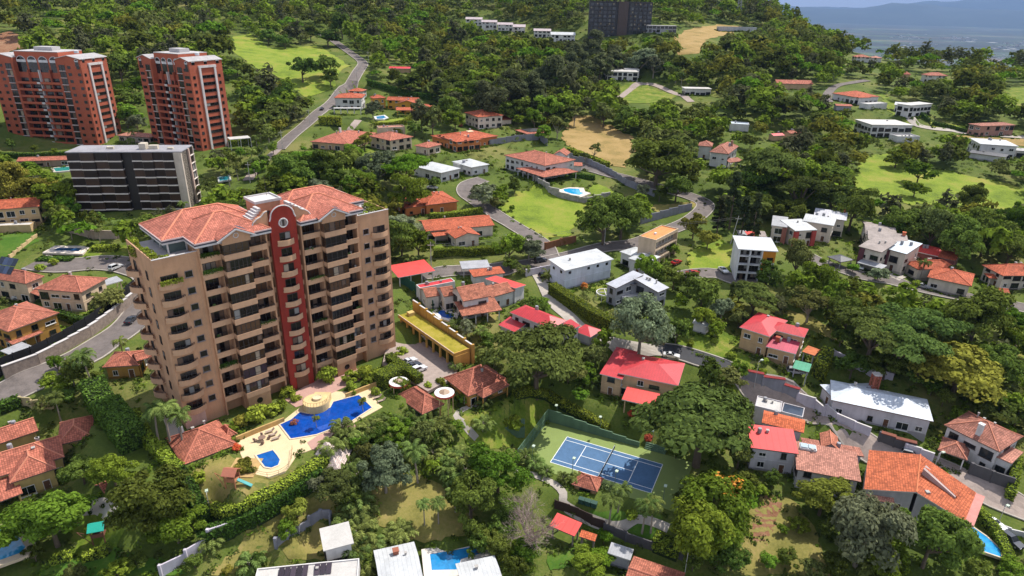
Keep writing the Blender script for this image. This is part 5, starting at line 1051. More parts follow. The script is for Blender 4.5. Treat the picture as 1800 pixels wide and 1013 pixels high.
for j in range(8):
    xa=-1.5+j*(w+2)/8; xb=-1.5+(j+1)*(w+2)/8; h=7.2-.28*j; m=MB(); m.box(xa+.25,xb-.25,0,.35,-2,h); m.build('wall_panel',OCW,T2_); m=MB(); m.box(xb-.25,xb+.25,-.2,.5,-2,h+.35); m.build('pilaster',OCW,T2_); m=MB(); m.box(xa+.25,xb-.25,-.06,.42,h,h+.12); m.build('coping',MOULD,T2_)

# ------------------------------------------------------------------ wide orange roof at lower right (bent plan)
zg=0.2; QP=[(1518.4,860,4.6),(1611,865.5,6.6),(1618,799,6.9),(1527.6,791,5.0),(1696,917,4.6),(1716,866,5.2)]
WP=[atz(x,y,zg+h) for x,y,h in QP]; c0=np.array([WP[1][0],WP[1][1],zg]); LP=[tuple(p-c0) for p in WP]
T=thing('house','house with vast vivid orange tile roof bent in the middle at lower right','house',c0); BUILT.append((T['label'],c0[0],c0[1],zg))
rf,rid=roof_mesh([[LP[0],LP[1],LP[2],LP[3]],[LP[1],LP[4],LP[5],LP[2]]],.28); ro=rf.build('roof',[ROOF['o2'](),FASC],T,True)
rc=MB(); rc.bar(LP[1],LP[2],.18,5); rc.build('ridge_cap',plain('ridge_tile',(.5,.16,.07),.85),ro)
wm=stucco(LILAC)
def inset(P,f=.93):
    c=np.mean([p[:2] for p in P],0); return [tuple(np.r_[c+(np.array(p[:2])-c)*f,p[2]]) for p in P]
for k,idx_ in enumerate(((0,1,2,3),(1,4,5,2))):
    Q=inset([LP[i] for i in idx_]); m=MB(); m.hexa([(x,y,-4) for x,y,z in Q],[(x,y,z-.3) for x,y,z in Q]); m.build('wall',wm,T)
    a,b=np.array(Q[0]),np.array(Q[1]); dr=(b-a)[:2]; L_=np.linalg.norm(dr); dr/=L_; face_windows(T,(a[0],a[1]),dr,L_,4.6,1,.2 if k==0 else -.3,LILAC,random.Random(5+k),k==0)
m=MB(); a,b=np.array(LP[0]),np.array(LP[1]); o_=np.array([(b-a)[1],-(b-a)[0],0]); o_/=np.linalg.norm(o_); m.hexa([a+(0,0,-1.3),a+(b-a)*.62+(0,0,-2.0),a+(b-a)*.62+(0,0,-2.4)+o_*1.2,a+(0,0,-1.7)+o_*1.2],[a+(0,0,-1.1),a+(b-a)*.62+(0,0,-1.8),a+(b-a)*.62+(0,0,-2.2)+o_*1.2,a+(0,0,-1.5)+o_*1.2]); m.build('awning',tile(PINKT),T,True)
u=lambda s,t,h: np.array(LP[1])*(1-s)*(1-t)+np.array(LP[4])*s*(1-t)+np.array(LP[5])*s*t+np.array(LP[2])*(1-s)*t+np.array([0,0,h])
m=MB(); m.hexa([u(.06,.50,-.2),u(.72,.42,-.2),u(.72,.52,-.2),u(.10,.64,-.2)],[u(.06,.50,1.5),u(.72,.42,.5),u(.72,.52,.5),u(.10,.64,1.5)]); m.build('clerestory',stucco((.40,.30,.28)),ro)
m=MB(); m.hexa([u(.10,.62,.1),u(.74,.50,.1),u(.80,.9,.05),u(.2,.95,.05)],[u(.06,.56,1.55),u(.74,.46,.55),u(.80,.9,.25),u(.2,.95,.25)]); m.build('upper_roof',ROOF['o2'](),ro,True)
m=MB(); p,q=np.array(LP[4]),np.array(LP[5]); o_=np.array([(q-p)[1],-(q-p)[0],0]); o_/=np.linalg.norm(o_); m.hexa([p+(0,0,-.5),p+o_*1.6+(0,0,-.5),q+o_*1.6+(0,0,-.5),q+(0,0,-.5)],[p+(0,0,-.1),p+o_*1.6+(0,0,-.1),q+o_*1.6+(0,0,-.1),q+(0,0,-.1)]); m.build('side_eave',stucco((.50,.22,.19)),T)
m=MB(); m.hexa([u(.2,.1,.1) ,u(.2,.1,.1)+(.8,0,0),u(.2,.1,.1)+(.8,.8,0),u(.2,.1,.1)+(0,.8,0)],[u(.2,.1,.4) ,u(.2,.1,.4)+(.8,0,0),u(.2,.1,.4)+(.8,.8,0),u(.2,.1,.4)+(0,.8,0)]); m.build('roof_vent',plain('vent',(.35,.33,.31),.7),ro)
KEEP.append((np.array([WP[i][:2] for i in (0,1,4,5,2,3)]),None)); SCR.append((1516,788,1718,918))
# ------------------------------------------------------------------ pool terrace, pools, plaza, parking
SCR.append((235,322,706,762))
KEEP.append((np.array([TA[:2]+np.array([math.cos(TRZ)*x-math.sin(TRZ)*y,math.sin(TRZ)*x+math.cos(TRZ)*y]) for x,y in ((-4,-3),(57,-3),(57,19),(-4,19))]),None))
def slab(name,pts,z,th,mat,label=None,cat=None,px=True,parent=None,kind='structure'):
    P=[atz(x,y,z) for x,y in pts] if px else [(x,y,z) for x,y in pts]
    a=sum(P[i][0]*P[(i+1)%len(P)][1]-P[(i+1)%len(P)][0]*P[i][1] for i in range(len(P)))
    if a<0: P=P[::-1]
    m=MB(); m.hexa([(p[0],p[1],z-th) for p in P],[(p[0],p[1],z) for p in P]); o=m.build(name,mat,parent)
    if label: tag(o,label,cat)
    elif parent is None and kind: o['kind']=kind
    KEEP.append((np.array([(p[0],p[1]) for p in P]),None)); return o
DECK=plain('travertine',(.60,.47,.29),.8,0,.12,.5,.05); ROSE=plain('rose_paving',(.42,.25,.21),.85,0,.15,.6)
slab('sun_terrace',[(414,778),(492,744),(530,714),(590,688),(631,690),(662,680),(690,706),(652,727),(617,746),(552,789),(522,800),(514,812),(502,828),(472,839),(446,833),(428,810)],10.06,2.6,DECK)
slab('rose_deck',[(540,778),(556,767),(618,743),(628,750),(560,789),(548,790)],10.12,.3,ROSE)
slab('plaza',[(500,702),(540,676),(575,660),(610,645),(648,650),(632,668),(590,688),(545,708),(520,716)],10.10,.6,ROSE)
slab('parking_court',[(682,598),(706,570),(805,648),(800,662),(752,688),(705,660),(672,640)],11.04,.8,PAVE)
def pool(label,pts,wc,z=None,rim=(.60,.50,.36),rw=.32,lift_=.12,name='swimming_pool'):
    if z is None: z=float(np.max([Ug(*p)[2] for p in pts]))+.1
    P=np.array([atz(x,y,z)[:2] for x,y in pts]); a=sum(P[i][0]*P[(i+1)%len(P)][1]-P[(i+1)%len(P)][0]*P[i][1] for i in range(len(P)))
    if a<0: P=P[::-1]
    c=P.mean(0); T=thing(name,label,'swimming pool',(c[0],c[1],z)); n=len(P); BUILT.append((label,c[0],c[1],z))
    out=[]
    for i in range(n):
        p,q,r=P[i-1],P[i],P[(i+1)%n]; d1=(q-p)/np.linalg.norm(q-p); d2=(r-q)/np.linalg.norm(r-q); n1=np.array([d1[1],-d1[0]]); n2=np.array([d2[1],-d2[0]]); b=n1+n2; b/=max(.35,(np.linalg.norm(b)**2)/2); out.append(q+b*rw)
    m=MB()
    for i in range(n):
        j=(i+1)%n; m.hexa([(*(P[i]-c),-.5),(*(out[i]-c),-.5),(*(out[j]-c),-.5),(*(P[j]-c),-.5)][::1],[(*(P[i]-c),lift_),(*(out[i]-c),lift_),(*(out[j]-c),lift_),(*(P[j]-c),lift_)])
    m.build('rim',plain('pool_rim',rim,.8),T); m=MB(); m.poly([(*(p-c),lift_-.07) for p in P]); m.build('water',water(wc),T)
    KEEP.append((np.array(out),None)); return T,P
BLUE=(.004,.055,.30)
mainpool,_=pool('large cobalt blue pool in front of the tall tan tower',[(492.6,747),(511.5,771.6),(534,768),(556.5,764),(617,741),(653.7,717),(631,695),(612,700),(586,707),(581,717),(561,725),(541,728),(527,725),(512,738)],BLUE,10.1)
slab('wading_ledge',[(563,757.5),(613,737.5),(606,733),(556,752)],10.19,.3,water((.03,.09,.38)))
pool('small horseshoe-shaped blue pool at the end of the sun terrace',[(451,801),(479.5,792),(487,801),(492,809),(489,818),(477,823),(466,821),(459,812)],(.01,.09,.33),10.1)
pool('blue pool with fan-shaped steps at the left edge of the view',[(-40,935),(22,928),(45,962),(38,972),(-40,1000)],(.02,.22,.42),None,(.45,.36,.26),1.5)
pool('rectangular bright blue pool beside the grey metal roof',[(755.8,974.8),(852,958),(854,971),(810,984),(806,1002),(759,1003)],(.02,.20,.45),None,(.60,.55,.5),1.6)
pool('angular sky blue pool at the lower right lawn',[(1696,930),(1711,928),(1734,944),(1758,966),(1760,980),(1727,969),(1718,958)],(.03,.28,.58),None)
pool('kidney-shaped blue pool of the brown-tiled villa',[(767,549),(772,546),(780,546),(790,550),(799,553),(797,558),(789,561),(778,558)],(.01,.08,.36),None,(.62,.6,.58),1.2)
pool('tiny round plunge pool beside the kidney pool',[(785,546),(790,544),(796,545),(797,548),(792,550),(786,549)],(.01,.05,.28),None,(.62,.6,.58),.5)
pool('turquoise curved pool on the stone terrace below the layered villa',[(990,333),(1000,331.5),(1018,332.5),(1020,338),(1027,340),(1018,343.5),(1004,341),(992,337)],(.02,.30,.55),None,(.60,.52,.45),2.2)
pool('narrow dark blue pool in the garden by the bronze block',[(93,441),(101,436.5),(145,436.5),(138,442.5)],(.015,.06,.16),None,(.60,.52,.46),2.2)
pool('small blue pool in the yellow house garden',[(661,205.5),(674,203.5),(679,207),(672,209.5),(663,209.5)],(.02,.24,.5),None,(.55,.55,.55),1.2)
pool('teal pool strip at the foot of the left brick tower',[(94,296),(124,293),(122,300),(98,302)],(.02,.22,.20),None,(.5,.45,.4),1)
pool('small teal pool beside the right brick tower',[(385,312),(402,309),(404,316),(386,319)],(.02,.18,.22),None,(.4,.4,.38),.6)
# curved terrace above the pool
T=thing('curved_terrace','round cream terrace with railing and planter bulging over the main pool','terrace',atz(555,703,12.1)-np.array([0,0,2.1]))
m=MB(); m.lathe([(3.0,-1),(3.0,2.0),(0,2.0)],24); m.box(-1.2,2.6,.0,3.6,-1,1.98); m.build('wall',stucco((.58,.43,.22)),T)
m=MB()
for i in range(14):
    a=math.pi+i*math.pi/13; b=math.pi+(i+1)*math.pi/13; m.bar((2.9*math.cos(a),2.9*math.sin(a),2.9),(2.9*math.cos(b),2.9*math.sin(b),2.9),.04,4); m.bar((2.9*math.cos(a),2.9*math.sin(a),2.0),(2.9*math.cos(a),2.9*math.sin(a),2.9),.04,4)
m.build('railing',plain('bronze_rail',(.32,.2,.1),.5),T); m=MB(); m.lathe([(1.1,2.0),(1.1,2.5),(.95,2.5),(.95,2.4),(0,2.4)],18,(.2,.6,0)); m.build('planter',stucco((.62,.5,.33)),T)
m=MB(); P=atz(470,822,10)
T=thing('terrace_railing','thin bronze railing round the horseshoe pool end of the terrace','railing',(0,0,10.06)); cv=catmull([atz(x,y,10.06)[:2] for x,y in [(514,790),(513,806),(508,822),(490,834),(470,838),(450,833),(442,824)]],1.2); m=MB()
for i in range(len(cv)-1):
    m.bar((*cv[i],1.),(*cv[i+1],1.),.04,4); m.bar((*cv[i],.5),(*cv[i+1],.5),.03,4)
    if i%2==0: m.bar((*cv[i],0),(*cv[i],1.),.04,4)
m.build('rail',plain('bronze_rail',(.32,.2,.1),.5),T)
# ------------------------------------------------------------------ tennis court
CC=np.array([22.86,125.35]); ce=np.array([math.cos(-.4317),math.sin(-.4317)]); cn=np.array([-ce[1],ce[0]])
court=thing('tennis_court','blue and green tennis court with white lines and net','tennis court',(CC[0],CC[1],0),-.4317); BUILT.append(('the tennis court',CC[0],CC[1],0))
m=MB(); m.box(-18.6,18.2,-8.9,9.4,-1.2,.06); m.build('apron',plain('court_green',(.185,.24,.07),.85,0,.1,.25),court)
m=MB(); m.box(-11.95,11.95,-5.55,5.55,.06,.075); m.build('surface',plain('court_blue',(.065,.135,.25),.85,0,.22,.35),court)
LN=plain('court_line',(.75,.76,.76),.7)
def ln(x0,x1,y0,y1):
    m=MB(); m.box(x0,x1,y0,y1,.075,.085); m.build('line',LN,court)
t=.07
for y in (-5.485,-4.115,4.115,5.485): ln(-11.885,11.885,y-t,y+t)
for x in (-11.885,11.885): ln(x-t,x+t,-5.41,5.41)
for x in (-6.4,6.4): ln(x-t,x+t,-4.04,4.04)
ln(-6.33,6.33,-t,t)
m=MB(); m.box(-.03,.03,-6.3,6.3,.1,.95); m.build('net',plain('net_mesh',(.03,.035,.05),.9),court); m=MB(); m.box(-.05,.05,-6.3,6.3,.95,1.03); m.build('net_band',plain('net_band',(.3,.33,.36),.7),court)
for y in (-6.4,6.4): m=MB(); m.bar((0,y,0),(0,y,1.15),.07,6); m.build('net_post',RAILM,court)
GRW=stucco((.10,.16,.10)); 
for j in range(7):
    m=MB(); x0=-18.6+j*3.4; h=3.6-.36*j; m.box(x0,x0+3.4,9.4,9.7,-1,h); m.build('retaining_panel',GRW,court)
m=MB(); 
for k in range(4): m.box(6.5,11.5,9.4+k*.35,9.75+k*.35,-.5,.3+k*.3)
m.build('steps',GRW,court)
fence=thing('court_fence','tall green mesh fence on the left side of the tennis court','fence',(CC[0],CC[1],0),-.4317); FM=plain('fence_green',(.14,.24,.16),.6)
for j in range(7): m=MB(); y=-8.9+j*3.05; m.bar((-18.7,y,0),(-18.7,y,3.8),.06,5); m.build('post',FM,fence)
for z in (.1,1.95,3.75): m=MB(); m.bar((-18.7,-8.9,z),(-18.7,9.4,z),.05,4); m.build('rail',FM,fence)
for j in range(6):
    m=MB()
    for i in range(26): y=-8.9+j*3.05+i*3.05/26; m.bar((-18.7,y,.1),(-18.7,y,3.75),.012,3)
    for i in range(20): z=.1+i*3.65/20; m.bar((-18.7,-8.9+j*3.05,z),(-18.7,-5.85+j*3.05,z),.012,3)
    m.build('mesh_panel',FM,fence)
LAMPM=plain('lamp_post',(.12,.17,.13),.5,.2); LAMPH=plain('lamp_head',(.42,.50,.40),.5)
def lamp(label,base,h,arm=.5,az=0,head=(.9,.4),mat=LAMPM,grp=None):
    T=thing('lamp_post',label,'lamp post',base,az,grp); m=MB(); m.bar((0,0,-1),(0,0,h),.08,6,.05); m.bar((0,0,h-.1),(arm,0,h),.05,5); m.build('pole',mat,T); m=MB(); m.box(arm-.3,arm+.45,-head[1]/2-.1,head[1]/2+.1,h-.1,h+.14); m.build('lamp_head',LAMPH,T); return T
for (x,y,lab,az) in [(-16.5,9.9,'court floodlight beside the stepped green wall, far left corner',-1.57),(-5,10.1,'court floodlight at the hedge end, far side',-1.57),(8,10.3,'court floodlight right of the court steps, far side',-1.57),(-15,-9.2,'court floodlight at the near left corner of the court',1.57),(-5.2,-9.2,'court floodlight left of the court kiosk',1.57),(4.6,-9.2,'court floodlight behind the court kiosk roof',1.57),(15.2,-9.2,'court floodlight at the near right corner of the court',1.57)]:
    p=CC+ce*x+cn*y; lamp(lab,(p[0],p[1],0),5.6,.6,-.4317+az)
# ------------------------------------------------------------------ round kiosks
def kiosk(px,py,label):
    p=atz(px,py,10+2.9); T=thing('round_kiosk',label,'kiosk',(p[0],p[1],float(Hm(p[0],p[1])))); h=p[2]-T.location.z
    m=MB(); m.lathe([(1.25,h+.12),(2.3,h+.05),(2.4,h),(2.3,h-.08),(1.25,h-.05)],20); m.build('ring_roof',stucco((.62,.60,.58)),T); m=MB(); m.lathe([(2.36,h-.02),(2.4,h-.5),(2.2,h-.5),(2.2,h-.05)],20); m.build('red_fascia',stucco((.45,.06,.04)),T)
    for k in range(8):
        m=MB(); a,b=k*math.pi/4,(k+1)*math.pi/4; m.poly([(1.4*math.cos(a),1.4*math.sin(a),h+.1),(1.4*math.cos(b),1.4*math.sin(b),h+.1),(0,0,h+.8)]); m.build('dome_panel',plain('dome',(.30,.20,.14) if k%2 else (.36,.26,.18),.5),T)
    for k in range(6): m=MB(); a=k*math.pi/3; m.bar((2.0*math.cos(a),2.0*math.sin(a),-1),(2.0*math.cos(a),2.0*math.sin(a),h-.1),.12,6); m.build('column',stucco((.5,.35,.2)),T)
    SCR.append((px-22,py-14,px+22,py+18))
kiosk(701,671,'round white-ringed kiosk standing in the clipped hedge'); kiosk(781,690,'round white-ringed kiosk between pavilion and clubhouse')
# ------------------------------------------------------------------ walls and fences
def wall(name,label,pts,h,mat,th=.3,seg=5.,cop=None,step=True,posts=True,cat='wall',cm=None):
    P=[Ug(*p)[:2] for p in pts]; T=thing(name,label,cat,(P[0][0],P[0][1],float(Hm(*P[0])))); o=np.array(T.location)
    for a,b in zip(P[:-1],P[1:]):
        L_=np.linalg.norm(b-a); n=max(1,int(round(L_/seg))); d=(b-a)/L_; nn=np.array([-d[1],d[0]])*th/2
        for k in range(n):
            p,q=a+(b-a)*k/n,a+(b-a)*(k+1)/n; z0,z1=float(Hm(*p)),float(Hm(*q)); zt=max(z0,z1)+h if step else None; zb=min(z0,z1)-1.5
            t0,t1=(zt,zt) if step else (z0+h,z1+h); m=MB(); c=[p-nn,q-nn,q+nn,p+nn]; tt=[t0,t1,t1,t0]
            m.hexa([(*(x-o[:2]),zb-o[2]) for x in c],[(*(x-o[:2]),z-o[2]) for x,z in zip(c,tt)]); m.build('wall_panel',mat,T)
            if cop: 
                m=MB(); nn2=nn*cop[0]; c=[p-nn2,q-nn2,q+nn2,p+nn2]; m.hexa([(*(x-o[:2]),z+.002-o[2]) for x,z in zip(c,tt)],[(*(x-o[:2]),z+cop[1]-o[2]) for x,z in zip(c,tt)]); m.build('coping',cm or MOULD,T)
            if posts:
                m=MB(); r=th*.85; x,y=p-o[:2]; m.box(x-r,x+r,y-r,y+r,zb-o[2],max(t0,t1)+.15-o[2]); m.build('post',mat,T)
    return T
GW=stucco((.22,.22,.25)); LW=stucco((.46,.42,.47)); STW=plain('rough_stone',(.30,.28,.26),.9,0,.45,.7,.4); BRW=plain('brown_stone',(.24,.19,.16),.9,0,.4,1.2,.5); DKW=stucco((.09,.085,.09)); LILW=stucco((.48,.44,.50)); GRF=plain('green_screen',(.02,.075,.055),.7)
wall('boundary_wall','long grey panel wall below the orange-walled house',[(822,261),(860,256),(905,249),(949,246),(962,257)],3,GW)
wall('boundary_wall','grey panel wall along the drive beside the dry field',[(994,276),(1030,287),(1075,309),(1100,326),(1150,346)],2.6,GW)
wall('boundary_wall','grey panel wall by the road bend right of the lawn lot',[(1126,394),(1160,385),(1192,376),(1215,370)],3,GW)
wall('retaining_wall','rough grey stone wall under the turquoise pool terrace',[(930,306),(948,324),(965,338),(1000,352),(1032,358),(1072,347)],2.4,STW,.6,4)
wall('boundary_wall','white stepped wall along the paved lane below the pale metal roof',[(1401,704),(1430,720),(1470,741),(1500,755),(1528,768)],2.2,LILW,.35,4.5,(1.3,.12))
wall('boundary_wall','white wall with grilles in front of the brown-tiled arched house',[(1590,797),(1615,806),(1638,814)],2.6,LILW,.35,5,(1.3,.12))
wall('gate_wall','dark gate wall capped with red tile in front of the coral-roofed tan house',[(1308,664),(1340,675),(1376,689),(1402,703)],2.3,GW,.4,4,(3,.18),cm=tile((.45,.06,.06),.3))
wall('gate_wall','gate with terracotta tile cap below the pale metal roof',[(1545,776),(1570,786),(1606,798)],2.6,DKW,.4,5,(3,.2),cm=tile(TERRA))
wall('boundary_wall','long lilac-grey wall climbing from the bottom edge at left',[(285,1014),(330,988),(370,958),(412,932)],2.2,LILW,.3,4)
wall('retaining_wall','grey buttressed retaining wall beside the white outbuilding',[(486,963),(525,937),(564,909),(581,912),(581,930)],1.8,GW,.35,3.2)
wall('embankment','stepped brown stone embankment beside the left street',[(10,668),(70,642),(125,612),(160,592),(190,570),(215,550),(246,522)],3,BRW,.7,3.6,(1.2,.15),posts=False)
wall('boundary_wall','pale panelled wall behind the long pale metal roof',[(1463,626),(1492,643),(1519,653),(1569,669)],2,LW,.3,4.5)
wall('fence','dark brown slatted fence beside the red striped awning',[(975,893),(1000,902),(1015,908),(1040,923),(1062,932)],2.2,plain('dark_timber',(.05,.03,.025),.8),.15,2.6,cat='fence')
wall('fence','dark green screen fence between the villa and the ochre wall',[(702,497),(730,517),(762,545)],3,GRF,.12,3,cat='fence')
wall('retaining_wall','dark concrete wall below the brown-tiled arched house',[(1704,834),(1740,848),(1778,862)],3,DKW,.4,5)
wall('boundary_wall','grey wall with pale gate beside the long white building',[(925,486),(950,481),(976,476)],2.4,LW,.3,5)
wall('boundary_wall','low tan wall in front of the bronze block',[(120,408),(165,420),(205,420),(240,412)],3,stucco((.42,.33,.27)),.4,6)
wall('planter_wall','low ochre planter wall holding shrubs beside the sun terrace',[(416,776),(455,760),(500,742)],1.2,stucco((.46,.30,.12)),.35,4,posts=False)
wall('planter_wall','low ochre planter wall right of the main pool',[(608,700),(635,689),(662,679)],1.2,stucco((.46,.30,.12)),.35,4,posts=False)
wall('fence','black fence along the top of the stone embankment',[(0,664),(60,636),(118,606),(155,584),(188,560),(212,540),(240,514)],4.2,plain('black_mesh',(.012,.012,.014),.8),.12,4,cat='fence')
wall('balustrade','cream balustrade ramp beside the cream two-storey house',[(18,455),(40,437),(66,416)],1.1,stucco(CREAM),.25,3,cat='railing')
wall('gate_wall','cream wall with black gate above the terracotta house',[(38,712),(58,718),(78,718),(96,718)],2.2,stucco((.42,.35,.2)),.3,4)
wall('boundary_wall','white curved garden wall at the lower right drive',[(1722,905),(1745,925),(1775,938),(1830,952)],1.2,stucco(WHITE),.3,3,posts=False)
wall('boundary_wall','dark hedge-backed wall below the tennis court gardens',[(1062,934),(1100,950),(1150,968),(1200,985)],2,DKW,.3,4)
wall('retaining_wall','brown earth-coloured wall at the road junction below the lawn lot',[(958,440),(985,432),(1012,426)],2.6,stucco((.22,.1,.05)),.4,5)
# ------------------------------------------------------------------ cars
def car_proto(col,suv):
    L_,Wd,Ht=4.6,1.85,(1.72 if suv else 1.45); z0=.35
    pr=[(-L_/2,z0),(-L_/2,.85),(-L_/2+.15,1.0 if not suv else 1.05),(L_/2-1.2,1.0),(L_/2-.1,.82),(L_/2,.6),(L_/2,z0)]
    m=MB(); n=len(pr)
    lo=[(x,-Wd/2,z) for x,z in pr]; hi=[(x,Wd/2,z) for x,z in pr]; m.hexa(lo,hi)
    body=m.mesh(plain('car_paint',col,.25,.3,.03,.5,0,.5),name='body')
    c=MB(); xa,xb=(-L_/2+.1,L_/2-1.5) if suv else (-L_/2+.75,L_/2-1.55); rb=.35 if suv else .75
    q=[(xa,-.84),(xb,-.84),(xb,.84),(xa,.84)]; r_=[(xa+rb,-.68),(xb-.75,-.68),(xb-.75,.68),(xa+rb,.68)]
    c.hexa([(x,y,1.0) for x,y in q],[(x,y,Ht-.05) for x,y in r_]); cab=c.mesh(glass((.015,.017,.02),.1),name='cabin_glass')
    r=MB(); r.hexa([(x,y,Ht-.05) for x,y in r_],[(x*.97,y*.97,Ht+.02) for x,y in r_]); 
    for i in range(4): r.bar((*q[i],1.0),(*r_[i],Ht-.03),.05,4)
    roof=r.mesh(plain('car_paint',col,.25,.3,.03,.5,0,.5),name='roof')
    w=MB(); w.bar((0,-.12,0),(0,.12,0),.34,12); w.bar((0,-.13,0),(0,.13,0),.2,8,mi=1); wh=w.mesh([plain('tyre',(.02,.02,.02),.9),plain('rim',(.4,.4,.42),.4,.6)],name='wheel')
    h=MB(); h.box(-.04,.03,-.22,.22,-.08,.08); hl=h.mesh(plain('headlight',(.6,.6,.62),.2),name='headlight'); tl=MB(); tl.box(-.03,.04,-.18,.18,-.1,.1); tl=tl.mesh(plain('taillight',(.3,.01,.01),.3),name='taillight')
    return body,cab,roof,wh,hl,tl,L_,Wd
CARP={}
def car(rear,front,col,suv,label,z=None):
    k=(col,suv)
    if k not in CARP: CARP[k]=car_proto(col,suv)
    body,cab,roof,wh,hl,tl,L_,Wd=CARP[k]
    a,b=(Ug(*rear),Ug(*front)) if z is None else (atz(*rear,z),atz(*front,z)); c=(a+b)/2; d=b-a
    cz=(float(Hm(c[0],c[1]))+.2*(1+c[1]/450) if z is None else z)
    T=thing('parked_car',label,'car',(c[0],c[1],cz),math.atan2(d[1],d[0]))
    link('body',body,T); link('cabin_glass',cab,T); link('roof',roof,T)
    for x in (-1.4,1.4):
        for y in (-Wd/2+.1,Wd/2-.1): link('wheel',wh,T,(x,y,.34))
    for y in (-.65,.65): link('headlight',hl,T,(L_/2,y,.68)); link('taillight',tl,T,(-L_/2,y,.75))
CWH=(.72,.72,.73);CDK=(.05,.055,.07);CSI=(.35,.36,.38);CRD=(.45,.03,.03);COR=(.6,.15,.03)
for a in [((707,644),(731,634),CWH,0,'white car farthest from the kiosks in the parking court',11.05),((714,651),(738,642),CDK,0,'dark blue-grey car between the two white cars in the parking court',11.05),((722,659),(750,647),CWH,1,'white SUV nearest the kiosks in the parking court',11.05),
 ((195.5,478.5),(213,469),CWH,1,'white car on the forecourt by the long tan house',None),((940,463),(960,459.5),CDK,1,'dark SUV driving on the road by the long white building',None),((950,490),(966,487),CDK,1,'dark SUV parked inside the grey wall by the lane',None),((751,332),(769,335),CWH,0,'white car above the orange verandah house',None),((1266,474),(1276,484),CWH,0,'white car at the turning area left of the three-storey cube house',None),((1509,468),(1512,478),CWH,0,'white car under the purple-pillared townhouse carport',None),((1169,627),(1190,632),CWH,0,'white car on the black asphalt lane behind the coral roof',None),((1380,655),(1414,661),CSI,1,'silver car in front of the green canopy',None),((1763,944),(1790,968),CDK,1,'dark SUV in the lower right corner drive',None),((1734,917),(1757,934),CWH,0,'white car beside the lower right pool hedge',None),((30,527),(47,525),CWH,0,'white car under the porch of the long tan house',None),((1318,489),(1326,489.5),COR,0,'orange car in the garage of the three-storey cube house',None),((1185,467),(1192,463),CRD,0,'red car under the orange-roofed block',None),((742,590),(750,596),CWH,0,'white car in the shade of the turf-roofed carport',11.05),((560,200),(572,191),CDK,0,'dark car driving up the climbing road',None),((1612,505),(1628,509),CSI,0,'silver car parked on the right lane below the orange tiled houses',None),((1210,485),(1224,482),CRD,0,'small red car on the turning area road',None),((1590,801),(1612,808),CSI,1,'silver SUV on the paved lane by the white grille wall',None),((118,655),(138,645),CWH,0,'white car on the left street below the stone embankment',None),((225,573),(238,560),CDK,0,'dark car on the left street bend beside the tower',None)]:
    car(*a)
# ------------------------------------------------------------------ poles and lamps
PW=plain('pole_concrete',(.42,.40,.38),.8)
def pole(base,h,label,lean=(0,0),cross=True):
    p=Ug(*base); T=thing('power_pole',label,'pole',p); m=MB(); m.bar((0,0,-1),(lean[0],lean[1],h),.17,6,.11); m.build('pole',PW,T)
    if cross: m=MB(); m.box(lean[0]-1.1,lean[0]+1.1,lean[1]-.07,lean[1]+.07,h-1.2,h-1.05); m.build('cross_arm',PW,T)
    if cross: 
        for x in (-.9,.9): m=MB(); m.lathe([(.07,0),(.09,.12),(.04,.25),(0,.25)],6,(lean[0]+x,lean[1],h-1.05)); m.build('insulator',plain('ceramic',(.3,.2,.15),.4),T)
    return np.array(p)+np.array([lean[0],lean[1],h-1])
pa=pole((889,456),9,'power pole beside the pink bougainvillea above the roadside hedge'); pb=pole((1283,430),11,'leaning power pole beside the dark conifers',(1.6,0)); pc=pole((1062,432),9,'power pole at the road behind the long white building'); pd=pole((758,470),9,'power pole behind the bright red carport')
for (a,b,lab) in [(pd,pa,'sagging power cable from the red carport to the bougainvillea pole'),(pa,pc,'sagging power cable along the road behind the long white building'),(pc,pb,'sagging power cable running to the leaning pole')]:
    T=thing('power_cable',lab,'cable',a); m=MB()
    for off in (0,.6):
        pr=None
        for k in range(17):
            t=k/16; q=(b-a)*t; q[2]-=4*1.2*t*(1-t)-off
            if pr is not None: m.bar(pr,q,.035,3)
            pr=q
    m.build('wire',plain('cable',(.1,.1,.1),.6),T)
PL=[((440,322),'power pole at the lower end of the climbing road'),((497,262),'power pole on the climbing road beside the brick tower annex'),((545,222),'power pole on the climbing road below the white modern house'),((590,185),'power pole on the climbing road left of the white modern house'),((628,146),'power pole near the top bend of the climbing road'),((648,112),'topmost power pole on the climbing road')]
pr_=None
for (b_,l_) in PL:
    q_=pole(b_,9,l_)
    if pr_ is not None:
        T=thing('power_cable','sagging cable pair reaching the '+l_.replace('power pole','pole'),'cable',pr_); m=MB()
        for off in (0,.6):
            u_=None
            for k in range(13):
                t=k/12; v_=(q_-pr_)*t; v_[2]-=4*1.0*t*(1-t)-off
                if u_ is not None: m.bar(u_,v_,.035,3)
                u_=v_
        m.build('wire',plain('cable',(.1,.1,.1),.6),T)
    pr_=q_
for (base,h,lab,az) in [((1325,684),8.5,'street lamp in front of the red-capped gate wall',0.6),((372,912),6,'white lamp post at the end of the long clipped hedge',2.),((1203,1012),7,'lamp post at the bottom edge beside the red tiled roof',2.2),((1753,925),5,'thin lamp post in the lower right garden',.5),((1637,838),6.5,'street lamp on the lane before the vast orange roof',.3),((560,212),7,'street lamp beside the climbing road',0)]:
    lamp(lab,Ug(*base),h,1.1,az,(.9,.35),PW)
T=thing('pylon','small lattice pylon on the hilltop skyline','pylon',Ug(1297,30)); m=MB()
for sx in (-1,1):
    for sy in (-1,1): m.bar((sx*3,sy*3,-2),(sx*.6,sy*.6,26),.22,4)
